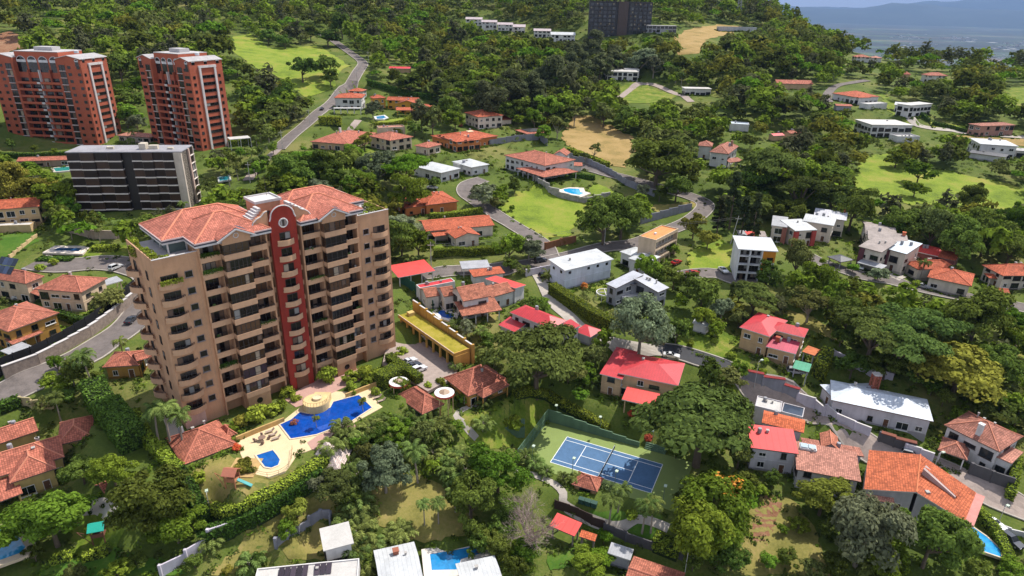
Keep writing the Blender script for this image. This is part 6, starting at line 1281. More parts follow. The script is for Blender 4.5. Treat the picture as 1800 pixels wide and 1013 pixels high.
for k in range(8):
    z=k*3.2; w_=3-2.4*z/26; w2=3-2.4*(z+3.2)/26
    for s in (-1,1): m.bar((-w_,s*w_,z),(w2,s*w2,z+3.2),.14,3); m.bar((s*w_,-w_,z),(s*w2,w2,z+3.2),.14,3)
m.build('lattice',plain('pylon_steel',(.3,.3,.32),.5,.3),T); m=MB(); m.box(-5,5,-.15,.15,20,20.4); m.box(-4,4,-.15,.15,23,23.4); m.build('cross_arm',plain('pylon_steel',(.3,.3,.32),.5,.3),T)
# ------------------------------------------------------------------ garden furniture and play sets
def lounger(px,py,rz,label):
    p=atz(px,py,10.1); T=thing('sun_lounger',label,'sun lounger',p,rz); m=MB(); m.box(-1,.35,-.33,.33,.3,.4); m.build('seat',plain('lounger',(.34,.26,.21),.7),T); m=MB(); m.hexa([(.35,-.33,.3),(.45,-.33,.3),(.45,.33,.3),(.35,.33,.3)],[(.95,-.33,.85),(1.02,-.33,.8),(1.02,.33,.8),(.95,.33,.85)]); m.build('backrest',plain('lounger',(.34,.26,.21),.7),T)
    for x in (-.85,.25):
        for y in (-.28,.28): m=MB(); m.bar((x,y,0),(x,y,.3),.04,4); m.build('leg',plain('lounger',(.34,.26,.21),.7),T)
for (x,y,lab) in [(475,760,'brown sun lounger farthest from the horseshoe pool'),(480,766,'middle brown sun lounger on the sun terrace'),(486,772,'brown sun lounger nearest the horseshoe pool'),(657,694,'sun lounger nearest the main pool wall, by the tall hedge'),(664,700,'middle sun lounger by the tall clipped hedge'),(671,706,'sun lounger nearest the palms, by the tall hedge'),(577,770,'white lounger leftmost on the rose deck'),(590,763,'white lounger rightmost on the rose deck')]: lounger(x,y,.6,lab)
p=atz(461,774,10.1); T=thing('table_set','brown round table with stools on the sun terrace','table',p); m=MB(); m.lathe([(0,.72),(.8,.72),(.8,.78),(0,.78)],14); m.bar((0,0,0),(0,0,.72),.07,6); m.build('table',plain('rattan',(.2,.13,.1),.8),T)
for k in range(4): m=MB(); a=k*1.57+.4; x,y=1.35*math.cos(a),1.35*math.sin(a); m.box(x-.28,x+.28,y-.28,y+.28,.0,.42); m.box(x*1.2-.25,x*1.2+.25,y*1.2-.1,y*1.2+.1,.42,.9); m.build('chair',plain('rattan',(.2,.13,.1),.8),T)
def playset(px,py,rz,roofc,wood,label,slide=True):
    p=Ug(px,py); T=thing('playset',label,'playset',p,rz); wm=plain('play_wood',wood,.8)
    for x in (-1,1):
        for y in (-1,1): m=MB(); m.box(x-.09,x+.09,y-.09,y+.09,-.3,3.0); m.build('post',wm,T)
    m=MB(); m.box(-1.1,1.1,-1.1,1.1,1.35,1.5); m.build('deck',wm,T)
    for y in (-1.05,1.05): m=MB(); m.box(-1,1,y-.04,y+.04,1.5,2.2); m.build('side_panel',wm,T)
    F,_=roof_faces('gabx',2.4,2.4,3.0,1.0,.2); r,_=roof_mesh(F,.1); r.v=[(x-1.2,y-1.2,z) for x,y,z in r.v]; r.build('roof',plain('play_roof',roofc,.6),T)
    if slide: m=MB(); m.hexa([(1.1,-.35,1.3),(3.9,-.35,.05),(3.9,.35,.05),(1.1,.35,1.3)],[(1.1,-.35,1.5),(3.9,-.35,.25),(3.9,.35,.25),(1.1,.35,1.5)]); m.build('slide',plain('slide',(.05,.28,.28),.4),T)
    for y in (-.8,.8): m=MB(); m.bar((-1.1,y*1.3,0),(-3.5,0,2.5),.07,5); m.build('swing_frame',wm,T)
playset(410,852,-.1,(.36,.13,.08),(.34,.14,.07),'wooden playset with terracotta roof and slide near the pool house'); playset(177,948,.3,(.02,.34,.26),(.12,.05,.03),'dark wooden playset with green canopy on the left lawn',False)
T=thing('planter_box','square ochre planter box full of golden shrubs beside the pool house','planter',atz(430,838,9)); m=MB(); m.box(-3.2,2.4,-1.6,4.4,-2,1.2); m.build('box',stucco((.45,.30,.13)),T)
T=thing('pergola','white ring-shaped garden pergola behind the long hedge','pergola',Ug(1063,527)); m=MB(); m.lathe([(2.6,2.4),(2.9,2.4),(2.9,2.65),(2.6,2.65),(2.6,2.4)],18); m.box(-2.6,2.6,-.1,.1,2.4,2.6); m.box(-.1,.1,-2.6,2.6,2.45,2.62); m.build('ring',stucco(WHITE),T)
for k in range(6): m=MB(); a=k*math.pi/3; m.bar((2.75*math.cos(a),2.75*math.sin(a),-.5),(2.75*math.cos(a),2.75*math.sin(a),2.4),.1,5); m.build('post',stucco(WHITE),T)
T=thing('lattice_chimney','tall brick lattice chimney rising over the long pale metal roof','chimney',atz(1527,712,3.7)); m=MB()
for k in range(7):
    z=k*1.3
    for s in (-1,1): m.bar((-.75,s*.75,z),(.75,s*.75,z+1.3),.12,4); m.bar((.75,s*.75,z),(-.75,s*.75,z+1.3),.12,4); m.bar((s*.75,-.75,z),(s*.75,.75,z+1.3),.12,4)
for sx in (-1,1):
    for sy in (-1,1): m.box(sx*.75-.14,sx*.75+.14,sy*.75-.14,sy*.75+.14,-1,9.1)
m.build('lattice',stucco((.34,.11,.07)),T); m=MB(); m.box(-.9,.9,-.9,.9,9.1,9.4); m.build('cap',stucco((.5,.45,.42)),T)
T=thing('planter_house','square dark green planter with shrubs on the lawn above the court','planter',Ug(905,752)); m=MB(); m.box(-2.4,2.4,-2,2,-1.5,1.3); m.build('box',GRW,T)
bins=[]
for k in range(3):
    p=Ug(1022+k*11,884+k*3.4); tag(link('waste_bin',(lambda m:(m.box(-.6,.6,-.5,.5,0,1.1),m.box(-.66,.66,-.56,.56,1.1,1.2),m.mesh(plain('bin_green',(.02,.06,.045),.6)))[-1])(MB()),None,p,-.43),['leftmost','middle','rightmost'][k]+' dark green bin in front of the court kiosk','bin','bins in front of the court kiosk')
# ------------------------------------------------------------------ planting: leaf clouds
def quads(P,N,S,rs,asp=.62):
    n=len(P); N=N/(np.linalg.norm(N,axis=1)[:,None]+1e-9); A=rs.normal(size=(n,3)); T=np.cross(N,A); T/=np.linalg.norm(T,axis=1)[:,None]+1e-9; B=np.cross(N,T)
    T=T*S[:,None]; B=B*(S*asp)[:,None]
    V=np.stack([P-T,P-B*.9+T*.1,P+T,P+B*.9+T*.1],1).reshape(-1,3)
    return V,np.arange(4*n).reshape(n,4)
def cloud(kind,seed,n,leaf):
    rs=np.random.RandomState(seed); K={'round':34,'umb':46,'cas':34,'con':40,'ball':26,'loose':20,'bam':40}[kind]
    C=[]; 
    while len(C)<K:
        d=rs.normal(size=3); d/=np.linalg.norm(d); r=rs.uniform(.45,.92)
        if kind=='umb':
            a=rs.uniform(0,6.283); q=math.sqrt(rs.rand())*.92; C.append((q*math.cos(a),q*math.sin(a),1.18+.30*(1-q*q)+rs.uniform(-.16,.05)))
        elif kind=='con':
            h=rs.rand()**.8; q=(1-h)*.62+.05; a=rs.uniform(0,6.283); C.append((q*rs.uniform(.5,1)*math.cos(a),q*math.sin(a)*rs.uniform(.5,1),.35+h*2.7))
        elif kind=='cas':
            if d[2]<-.75: continue
            C.append((d[0]*r*.8,d[1]*r*.8,1.45+d[2]*r*1.05))
        elif kind=='ball':
            C.append((d[0]*.62,d[1]*.62,.62+d[2]*.5))
        elif kind=='bam':
            if d[2]<-.2: continue
            C.append((d[0]*r,d[1]*r,.75+d[2]*r*.75))
        elif kind=='loose':
            if d[2]<-.4: continue
            C.append((d[0]*r,d[1]*r,1.3+d[2]*r*.7))
        else:
            if d[2]<-.55: continue
            C.append((d[0]*r,d[1]*r,1.12+d[2]*r*.78))
    C=np.array(C); ph=rs.uniform(0,6.283,3); th_=np.arctan2(C[:,1],C[:,0]); sc_=1+.20*np.sin(2*th_+ph[0])+.14*np.sin(3*th_+ph[1]); C[:,0]*=sc_; C[:,1]*=sc_; C[:,2]+=.12*np.sin(th_+ph[2])*(1 if kind not in('con','ball') else 0)
    RC=rs.uniform(.16,.42,K)*{'umb':.85,'con':.75,'ball':1.15,'loose':.8}.get(kind,1.); FZ={'umb':.38,'con':.5,'cas':.85,'bam':.8}.get(kind,.72)
    k=rs.randint(0,K,n); d=rs.normal(size=(n,3)); d/=np.linalg.norm(d,axis=1)[:,None]; d[:,2]=np.where(d[:,2]<-.3,-d[:,2],d[:,2])
    rr=rs.rand(n)**.28; off=d*(RC[k]*rr)[:,None]; off[:,2]*=FZ; P=C[k]+off
    cen=np.array([0,0,{'umb':.7,'con':1.2,'ball':.5}.get(kind,1.0)]); o2=(P-cen); o2/=np.linalg.norm(o2,axis=1)[:,None]+1e-9
    N=d*.75+o2*.45+np.array([0,0,.35])+rs.normal(size=(n,3))*.42
    S=leaf*rs.uniform(.6,1.45,n); V,F=quads(P,N,S,rs); return V,F,C
def trunk_mesh(C,kind,rs,mat):
    m=MB(); base=Vector((0,0,-.15)); fork=Vector((0,0,{'umb':.55,'con':2.6,'cas':1.0,'ball':.25,'bam':.3}.get(kind,.55))); r0={'con':.06,'cas':.055,'ball':.04,'umb':.085}.get(kind,.07)
    m.bar(base,fork,r0,7,r0*.65)
    if kind not in('con',):
        for c in C[rs.choice(len(C),7,replace=False)]:
            e=Vector(c); mid=fork.lerp(e,.5)+Vector((0,0,-.05)); m.bar(fork-Vector((0,0,.05)),mid,r0*.5,5,r0*.3); m.bar(mid,e,r0*.3,4,r0*.1)
    return m.mesh(mat,name='trunk')
BARK=plain('bark',(.12,.09,.065),.9,0,.3,3); PBARK=plain('pale_bark',(.26,.22,.18),.9,0,.3,3)
LM={'b':leafmat('leaf_dark',(.104,.142,.027)),'g':leafmat('leaf_green',(.140,.202,.024)),'y':leafmat('leaf_golden',(.215,.215,.036)),'o':leafmat('leaf_olive',(.140,.158,.046)),'u':leafmat('leaf_rain_tree',(.100,.134,.033)),'U':leafmat('leaf_bright',(.130,.225,.022)),'w':leafmat('leaf_grey_green',(.165,.190,.105)),'c':leafmat('leaf_conifer',(.060,.074,.030)),'q':leafmat('leaf_palm',(.150,.190,.050)),'k':leafmat('leaf_casuarina',(.105,.118,.055)),'m':hedgem,'d':leafmat('leaf_hedge_dark',(.070,.125,.022),.2,.01)}
def mesh_np(name,V,F,mat):
    me=bpy.data.meshes.new(name); me.vertices.add(len(V)); me.vertices.foreach_set('co',V.astype(np.float32).ravel()); me.loops.add(F.size); me.loops.foreach_set('vertex_index',F.astype(np.int32).ravel()); me.polygons.add(len(F)); me.polygons.foreach_set('loop_start',(np.arange(len(F))*F.shape[1]).astype(np.int32)); me.materials.append(mat); me.update(calc_edges=True); return me
PROTO={}
def proto(code,var,near):
    k=(code,var,near)
    if k in PROTO: return PROTO[k]
    kind={'u':'umb','U':'umb','c':'con','k':'cas','s':'ball','S':'ball','o':'round','l':'loose','B':'bam'}.get(code,'round')
    n,leaf=((8600,.055) if near else (2200,.1)); 
    if kind=='ball': n,leaf=(2600,.085) if near else (900,.14)
    if code=='l': n=int(n*.45)
    V,F,C=cloud(kind,hash_(code)+var*17,n,leaf); lc={'s':'m','S':'y','l':'o','B':'y','f':'g'}.get(code,code)
    me=mesh_np('crown',V,F,LM.get(lc,LM['b']))
    if code=='f':
        me.materials.append(plain('flame_blossom',(.55,.22,.02),.7)); rs=np.random.RandomState(5); mi=np.zeros(len(F),np.int32); top=(V.reshape(-1,4,3).mean(1)); sel=(np.linalg.norm(top-np.array([-.5,-.35,1.5]),axis=1)<.38)&(rs.rand(len(F))<.35); mi[sel]=1; me.polygons.foreach_set('material_index',mi)
    PROTO[k]=(me,trunk_mesh(C,kind,np.random.RandomState(var),PBARK if code in 'wl' else BARK),kind); return PROTO[k]
def hash_(s): return sum(ord(c)*31**i for i,c in enumerate(s))%9973
NAMES={'b':('broadleaf_tree','dark green','broadleaf tree'),'g':('broadleaf_tree','fresh green','broadleaf tree'),'y':('broadleaf_tree','golden green','tree'),'o':('broadleaf_tree','olive green','tree'),'u':('rain_tree','dark','spreading umbrella tree'),'U':('rain_tree','bright green','umbrella tree'),'w':('grey_green_tree','pale grey-green','feathery tree'),'k':('casuarina_tree','tall brownish green','feathery tree'),'c':('conifer','dark','conifer'),'s':('round_shrub','clipped bright','ball shrub'),'S':('round_shrub','golden','shrub'),'l':('sparse_tree','sparse olive','tree'),'f':('flame_tree','orange-flowered','flame tree'),'B':('bamboo_clump','golden green','bamboo clump'),'p':('palm_tree','tall','palm'),'q':('bushy_palm','bushy','palm'),'x':('bare_tree','leafless grey-brown','tree')}
CAT={'s':'shrub','S':'shrub','c':'conifer','p':'palm tree','q':'palm tree','B':'bamboo'}
PLANTS=[]                                            # (object,code,x,y,R,photo x,photo y)
def plant(px,py,rpx,code,R_=None,at=None):
    near_=None
    h=4.
    if at is None:
        for _ in range(4):
            p=Ug(px,py,h); dep=P2(p)[2]; Rr=R_ or rpx*dep/FPX; h=Rr*{'u':1.15,'U':1.15,'c':1.5,'k':1.45,'s':.6,'S':.6,'B':.75}.get(code,1.1)
        x,y=p[0],p[1]
    else: x,y=at; Rr=R_; dep=P2((x,y,float(Hm(x,y))))[2]
    z=float(Hm(x,y)); near_=Rr*FPX/dep>26
    me,tr,kind=proto(code,len(PLANTS)%4,near_)
    T=thing(NAMES[code][0],None,None,(x,y,z),rnd.uniform(0,6.28)); sx=Rr*rnd.uniform(.85,1.15); T.scale=(sx,Rr*rnd.uniform(.85,1.15),Rr*rnd.uniform(.8,1.3)*(1 if Rr<8 else .9))
    link('trunk',tr,T); link('crown',me,T); PLANTS.append((T,code,x,y,Rr)); return T
# palms
def frond(m,org,az,el,L_,wd,nseg=9,droop=1.1,twist=0):
    p=Vector(org); a=el; ca,sa=math.cos(az),math.sin(az); st=L_/nseg; side=Vector((-sa,ca,0)); prev=p
    for i in range(nseg):
        a2=a-droop*(i/nseg)*.35; d=Vector((ca*math.cos(a2),sa*math.cos(a2),math.sin(a2))); q=prev+d*st; a=a2
        t=i/nseg; w_=wd*math.sin(math.pi*min(1,.12+t*.86))**.7
        for s in (-1,1):
            tip=prev.lerp(q,.8)+side*s*w_+d*w_*.45-Vector((0,0,w_*.35)); m.poly([prev,q,tip]); tip2=prev.lerp(q,.3)+side*s*w_*.95+d*w_*.4-Vector((0,0,w_*.42)); m.poly([prev,prev.lerp(q,.5),tip2])
        prev=q
PALM={}
def palm_mesh(kind,var):
    k=(kind,var)
    if k in PALM: return PALM[k]
    rg=random.Random(hash_(kind)+var); m=MB(); t=MB()
    if kind=='p':
        h=7.; bx,by=rg.uniform(-.5,.5),rg.uniform(-.5,.5); pts=[(0,0,-.5),(bx*.3,by*.3,h*.4),(bx,by,h)]
        t.bar(pts[0],pts[1],.24,7,.17); t.bar(pts[1],pts[2],.17,7,.14)
        for i in range(20): frond(m,pts[2],i*2.4+rg.uniform(-.2,.2),rg.uniform(.0,1.15),rg.uniform(2.6,3.3),.62,8,1.6)
        for i in range(4): frond(m,pts[2],i*1.6,-.7,2.2,.4,6,.6)
    else:
        for i in range(34):
            a=i*2.4; r=rg.uniform(.1,.8); frond(m,(r*math.cos(a),r*math.sin(a),rg.uniform(.2,2.0)),a+rg.uniform(-.4,.4),rg.uniform(.55,1.3),rg.uniform(2.2,3.1),.55,7,1.9)
        for i in range(5): t.bar((rg.uniform(-.5,.5),rg.uniform(-.5,.5),-.3),(rg.uniform(-.6,.6),rg.uniform(-.6,.6),2.),.08,5)
    PALM[k]=(m.mesh(LM['q'],name='fronds'),t.mesh(PBARK,name='trunk')); return PALM[k]
def palm(px,py,kind,scale=1.,at=None):
    h=(7.2 if kind=='p' else 2.2)*scale; p=Ug(px,py,h); x,y=p[0],p[1]; f,t=palm_mesh(kind,len(PLANTS)%4)
    T=thing(NAMES[kind][0],None,None,(x,y,float(Hm(x,y))),rnd.uniform(0,6.28)); T.scale=(scale,scale,scale*rnd.uniform(.92,1.1)); link('trunk',t,T); link('fronds',f,T); PLANTS.append((T,kind,x,y,2.2*scale))
# hedges
def leaf_box(a,b,w,h,dens,rs,leaf=.2,z0=None,rough=.12):
    a=np.array(a,float); b=np.array(b,float); L_=np.linalg.norm(b-a); d=(b-a)/L_; nn=np.array([-d[1],d[0]])
    area=2*L_*h+L_*w+2*w*h; n=max(30,int(area*dens)); u=rs.rand(n)*L_; ar=rs.rand(n)*area; P=np.zeros((n,3)); N=np.zeros((n,3))
    f=ar<L_*w; v=rs.uniform(-w/2,w/2,n); zz=rs.rand(n)*h
    s=np.where(rs.rand(n)<.5,-1,1)
    top=f; end=(~f)&(ar>L_*w+2*L_*h); sid=(~f)&(~end)
    uu=np.where(end,np.where(s>0,L_,0),u); vv=np.where(sid,s*w/2,v); zz=np.where(top,h,zz)
    P[:,:2]=a+np.outer(uu,d)+np.outer(vv,nn); P[:,2]=zz; N[top]=(0,0,1); N[sid,:2]=nn*s[sid][:,None]; N[end,:2]=d*s[end][:,None]
    P+=rs.normal(size=(n,3))*rough; N+=rs.normal(size=(n,3))*.5; g=(float(Hm(*a))+(float(Hm(*b))-float(Hm(*a)))*np.clip(uu/L_,0,1)) if z0 is None else z0; P[:,2]+=g
    return quads(P,N,leaf*rs.uniform(.6,1.4,n),rs,.7)
def hedge(label,pts,w,h,code='m',leaf=.2,dens=26,world=None,z0=None,name='hedge',cat='hedge'):
    P=[Ug(*p)[:2] for p in pts] if world is None else world; rs=np.random.RandomState(len(label)*7+3); Vs=[];Fs=[];o=0; core=MB(); c0=np.array([P[0][0],P[0][1],float(Hm(*P[0])) if z0 is None else z0])
    Q=[]
    for a,b in zip(P[:-1],P[1:]):
        n=max(1,int(np.linalg.norm(np.array(b)-np.array(a))/4)); Q+= [np.array(a)+(np.array(b)-np.array(a))*k/n for k in range(n)]
    Q.append(np.array(P[-1]))
    for a,b in zip(Q[:-1],Q[1:]):
        V,F=leaf_box(a,b,w,h,dens,rs,leaf,z0); V=V-c0; Vs.append(V); Fs.append(F+o); o+=len(V)
        d=(b-a)/np.linalg.norm(b-a); nn=np.array([-d[1],d[0]])*(w/2-.1); za=(float(Hm(*a)) if z0 is None else z0)-c0[2]; zb=(float(Hm(*b)) if z0 is None else z0)-c0[2]; c=[a-nn,b-nn,b+nn,a+nn]; zz=[za,zb,zb,za]
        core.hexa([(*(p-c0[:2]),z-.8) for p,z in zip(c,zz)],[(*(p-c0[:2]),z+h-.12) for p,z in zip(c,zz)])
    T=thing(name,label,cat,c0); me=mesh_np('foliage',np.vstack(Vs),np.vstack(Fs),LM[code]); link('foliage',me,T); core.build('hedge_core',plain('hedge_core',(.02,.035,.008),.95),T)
    KEEP.append((np.array([q for q in Q]),w/2+.8)); return T
hedge('tall bright green clipped hedge along the pale lane',[(970,516),(1000,538),(1040,563),(1074,580)],3,3.6); hedge('long clipped hedge above the roadside pole',[(763,452),(825,449),(888,444)],2.2,2.6); hedge('clipped hedge between the two orange-roofed houses',[(757,384),(800,381),(846,373)],2,2)
hedge('yellow-green stepped hedge winding beside the tennis court wall',[(905,699),(930,692),(960,697),(992,716),(1030,736),(1068,760)],1.8,1.8); hedge('tall dark ivy hedge left of the tan tower',[(170,700),(196,738),(238,792)],5,5.5,'d',.28,20); hedge('leafy boundary hedge descending to the pool house',[(238,735),(262,782),(300,822),(322,842)],2,2.5,'m',.3,18)
hedge('upper bright hedge curving under the pool garden',[(372,900),(402,905),(440,890),(490,866),(528,842),(575,812)],2.2,1.8); hedge('long dark green hedge wall below the bright curving hedge',[(352,958),(400,940),(450,915),(510,880),(565,842)],2.4,3,'d',.25,22); hedge('slanting conifer hedge beside the shaded trees',[(320,852),(342,888),(362,925)],2.6,4,'d',.25,20)
hedge('topiary hedge framing the parking court cars',[(684,640),(704,656),(738,676)],2.2,2.2,'m',.16,34,None,11.0); hedge('tall square topiary hedge above the sun loungers',[(668,682),(700,664)],4,3.2,'m',.16,34,None,10.5); hedge('square topiary hedge block beside the pavilion',[(700,690),(712,683)],3.4,3,'m',.16,34,None,10.3)
hedge('low clipped hedge on the left lawn under the big tree',[(92,990),(125,982)],1.6,1.4); hedge('low straight clipped hedge below the green-canopied playset',[(148,985),(190,972)],1.6,1.4); hedge('clipped hedge around the angular lower right pool',[(1700,893),(1722,912),(1748,942),(1768,985),(1766,1012)],1.8,2.2)
hedge('dark hedge below the banana slope',[(648,150),(686,161),(733,173),(770,176)],3,3.5,'d',.35,9); hedge('curved bright hedge round the yellow house pool lawn',[(661,224),(690,223),(712,219),(724,207)],2,2.4,'m',.3,14); hedge('boxy hedge below the white modern house by the climbing road',[(562,219),(600,219)],4,4,'m',.35,10)
hedge('clipped hedge along the hillside drive, upper stretch',[(1598,200),(1632,216)],2,2.2,'d',.35,9); hedge('clipped hedge along the hillside drive, lower stretch',[(1638,220),(1700,234)],2,2,'d',.35,9); hedge('hedge beside the terracotta villa drive',[(1000,312),(1045,316)],2,2,'d',.3,12)
hedge('long yellow-green hedge behind the grey wall by the dry field',[(1000,268),(1030,280),(1068,295)],3,2.5,'m',.35,9); hedge('dark hedge in front of the ochre hip-roofed house',[(82,622),(115,606),(150,588)],2.5,2,'d',.3,14); hedge('hedge on the ochre wall under the long tan house',[(100,556),(130,568),(165,572)],1.6,2.2,'d',.28,14); hedge('low dark hedge by the upper gate of the terracotta house',[(0,724),(36,710)],2.5,2,'d',.28,16)
hedge('tall lime green hedge right of the green canopy',[(1437,668),(1450,640)],3,5,'m',.3,16); hedge('bright round-topped hedge in the garden by the narrow dark pool',[(165,440),(208,440)],3,1.6,'m',.3,14); hedge('low leafy bed in front of the narrow dark pool',[(68,458),(128,458)],2.4,1,'d',.35,12); hedge('dark green hedge at the right lane end',[(1785,815),(1772,880)],1.6,2.4,'m',.25,16); hedge('green hedge block behind the bottom lamp post',[(1150,958),(1192,975)],3,2.6,'m',.25,18)
hedge('dark hedge along the foot of the left brick tower',[(0,277),(60,278),(150,273)],2,2.2,'d',.35,9); hedge('bright clipped hedge at the foot of the right brick tower',[(404,258),(440,250)],3,3,'m',.35,9)
# clipped shrubs in the tower planters
def ct(x,y): c,s=math.cos(TRZ),math.sin(TRZ); return np.array([TA[0]+c*x-s*y,TA[1]+s*x+c*y])
TW=[('stepped clipped shrub',a) for a in tp_hedges]
for i,(q,(x0,x1,y0,y1)) in enumerate(TW):
    rs=np.random.RandomState(i); V,F=leaf_box(np.array([x0,(y0+y1)/2]),np.array([x1,(y0+y1)/2]),y1-y0,1.1 if i!=5 else 2.0,40,rs,.16,49.0 if i!=5 else 47.6,.06); V[:,2]-=10.; o=link('planter_shrub',mesh_np('planter_shrub',V,F,LM['m']),tower)
for (x,z,w_) in [(-.5,FL[8],4.2)]+[(8.0,FL[9],3.9),(8.0,FL[8],3.9)]+[(8.0,FL[2],3.8),(18.2,FL[4],3.5),(31.4,FL[6],3.4),(31.4,FL[3],3.2)]:
    rs=np.random.RandomState(int(x*7+z)); y=-1.05 if x<0 else -.55; V,F=leaf_box(np.array([x,y]),np.array([x+w_,y]),.5,.9 if x<9 else .5,60,rs,.13,z+.75,.06); link('balcony_plants',mesh_np('balcony_plants',V,F,LM['d'] if x>0 else LM['m']),tower)
# ------------------------------------------------------------------ individual trees seen in the photo (crown centre x, y, radius in photo pixels)
TREES='''82,900,72,g 268,885,66,b 305,915,46,g 195,822,36,g 142,826,28,b 945,612,84,u 1128,572,58,w 1238,728,98,u 1262,880,82,f 1225,935,62,g 1520,938,70,w 1638,950,58,b 1450,866,46,y 876,828,46,g 828,880,44,b 676,828,44,w
1062,390,40,b 1094,382,38,b 1158,272,54,b 710,288,46,U 1402,460,32,o 1350,492,24,b 1440,496,30,g 1328,522,36,u 1425,532,36,l 1540,575,66,u 1618,560,70,u 1585,600,60,u 1692,640,74,B 1716,570,48,b 1288,360,30,c 1308,382,30,c 1265,378,26,c 1326,395,24,c 1412,322,54,u 1356,300,52,u 1460,300,40,b
1618,298,24,g 1578,276,18,g 1708,356,27,b 1664,406,34,b 1735,414,36,b 1785,398,30,g 1600,400,34,b 1560,396,32,g 1690,430,40,b 1640,410,36,o 1780,430,36,b 1500,370,36,b 1470,350,38,u 1330,330,36,b 1300,325,34,u 1390,370,28,b 1610,330,16,g
1220,400,20,y 1190,330,24,b 930,430,28,w 895,440,22,g 898,462,14,b 1140,470,24,g 1210,500,20,b 1235,520,26,b 1185,490,20,b 1270,540,26,w 1240,560,24,g 1190,580,24,b 1300,560,18,o 1060,470,12,g 1245,420,18,y 1160,340,14,b 1130,338,12,w
850,340,24,w 875,338,20,g 905,325,14,b 720,345,32,g 710,395,32,w 705,420,30,b 735,430,24,g 690,365,22,y 840,330,14,b 765,320,12,b 870,360,10,o 900,365,6,g 1040,355,10,g 1085,345,9,g
660,300,34,w 640,320,28,g 620,290,26,b 560,300,34,b 520,310,36,b 540,280,28,g 490,305,28,g 500,280,22,b 455,340,20,b 590,320,24,b 470,320,20,b 620,340,22,g 520,340,24,g 560,335,22,w
640,245,18,y 620,262,16,g 655,195,14,w 740,200,22,k 760,215,20,o 790,195,22,b 728,225,14,b 700,235,10,b 800,210,18,g 940,205,22,g 965,190,26,g 990,200,20,b 980,225,18,l 1010,205,16,l 1045,265,14,l 1030,278,9,l 955,235,14,g 1062,200,22,o 1100,210,20,b 1140,200,22,b 1080,190,14,l
860,165,36,k 895,150,38,k 930,155,36,k 960,135,34,k 990,120,34,k 830,150,34,b 1015,110,30,k 1040,80,28,k 1080,95,26,k 1125,105,26,w 1055,110,24,k 1150,115,20,w 880,190,24,b 910,195,20,b 770,165,24,c 800,140,28,b 750,130,26,b 720,140,24,b
475,180,26,b 440,170,22,b 460,205,20,g 500,175,20,b 425,150,18,g 530,120,22,b 575,115,20,b 580,135,16,b 470,60,16,b 500,70,14,b 575,60,20,b 545,55,16,b 600,45,20,b 210,120,26,b 235,145,28,g 225,170,26,b 220,200,22,g 240,215,18,w 415,110,20,b
60,330,40,y 100,345,34,g 30,300,30,g 130,330,26,b 20,330,34,y 165,385,16,b 110,380,20,b 75,350,24,g 120,365,18,g 190,525,26,o 175,535,16,o 100,640,18,g 95,668,22,g 140,655,26,b 160,680,22,b 115,690,18,b
590,850,34,o 560,840,26,w 610,870,22,b 700,760,28,g 655,770,26,b 740,770,24,o 625,775,18,g 770,770,20,b 720,745,16,g 640,800,20,o 800,750,14,g 905,745,16,g 1000,650,26,o 1045,625,26,o 1030,655,22,g 985,650,20,b 1060,600,16,g 1020,690,14,g
830,660,18,g 835,930,26,b 870,955,30,b 840,960,22,b 905,1000,24,b 930,560,14,b 945,545,16,b 955,535,14,g 820,580,16,w 860,595,18,b 1035,985,28,g 1060,975,22,U 1062,945,14,U 1280,660,24,o 1250,655,24,b 1300,650,16,g 1405,920,16,g
1376,930,10,g 1350,985,18,g 1385,980,18,b 1430,1000,20,o 1470,985,24,b 1560,1005,26,g 1720,1000,24,b 1780,1000,22,g 1450,930,14,b 1555,980,20,w 1360,840,18,b 1310,840,20,b 1340,860,14,g 1290,980,26,b 1260,980,24,b 1220,985,22,b 1300,800,26,u 1190,790,18,b
1290,730,26,u 1490,560,36,b 1460,520,24,g 1300,515,22,o 1260,580,16,g 1480,590,20,b 1500,640,26,b 1560,640,30,b 1620,640,34,b 1760,640,40,b 1780,560,32,g 1740,520,20,b 1795,600,30,g 1660,700,16,b 1750,700,26,g 1790,730,26,b 1640,680,16,g 1770,760,16,g 1545,480,16,w 1500,470,10,g 1680,480,16,b 1575,455,12,g 1625,455,9,q1
1500,710,11,w 1180,435,14,g 1160,490,16,b 155,930,7,s 60,975,16,b 130,1005,20,o 205,1000,22,g 240,985,18,b 340,985,16,b 520,905,20,y 505,930,18,g 455,985,14,b 580,1000,12,b 640,980,20,b 620,1000,16,g 400,1000,10,y 8,292,14,g 40,290,9,b 148,278,11,b 186,264,10,g 172,272,8,o 396,276,12,b 422,268,10,g 432,290,14,b 452,300,14,g 380,288,9,b 214,254,9,b 465,285,12,b 225,262,8,g 60,262,7,b 95,268,7,g 125,272,7,b 20,255,8,b 480,262,10,g 455,268,12,b'''
SHR='''424,738,17,S 452,730,20,s 478,722,16,s 495,715,14,s 505,688,16,s 578,662,18,s 617,662,16,s 640,655,15,s 662,660,12,s 705,620,11,s 556,705,6,s 410,752,10,s 520,700,9,s 618,680,12,s 645,672,11,s 430,818,14,S 420,828,12,S 440,824,12,S 350,842,14,s 410,772,6,S
905,740,13,s 893,745,10,s 800,672,9,s 815,700,11,g1 775,672,9,s 752,676,8,s 870,718,6,s 1215,605,8,s 1285,625,9,s 1255,600,6,s 1345,635,8,s 1340,655,9,s 1110,905,12,s 1000,620,9,s 1285,685,14,s 560,735,4,s 640,703,5,s 1655,770,9,s 1610,500,9,s 1400,640,6,s 70,470,9,s 95,462,8,s 845,690,8,s 620,690,8,s 660,690,9,s'''
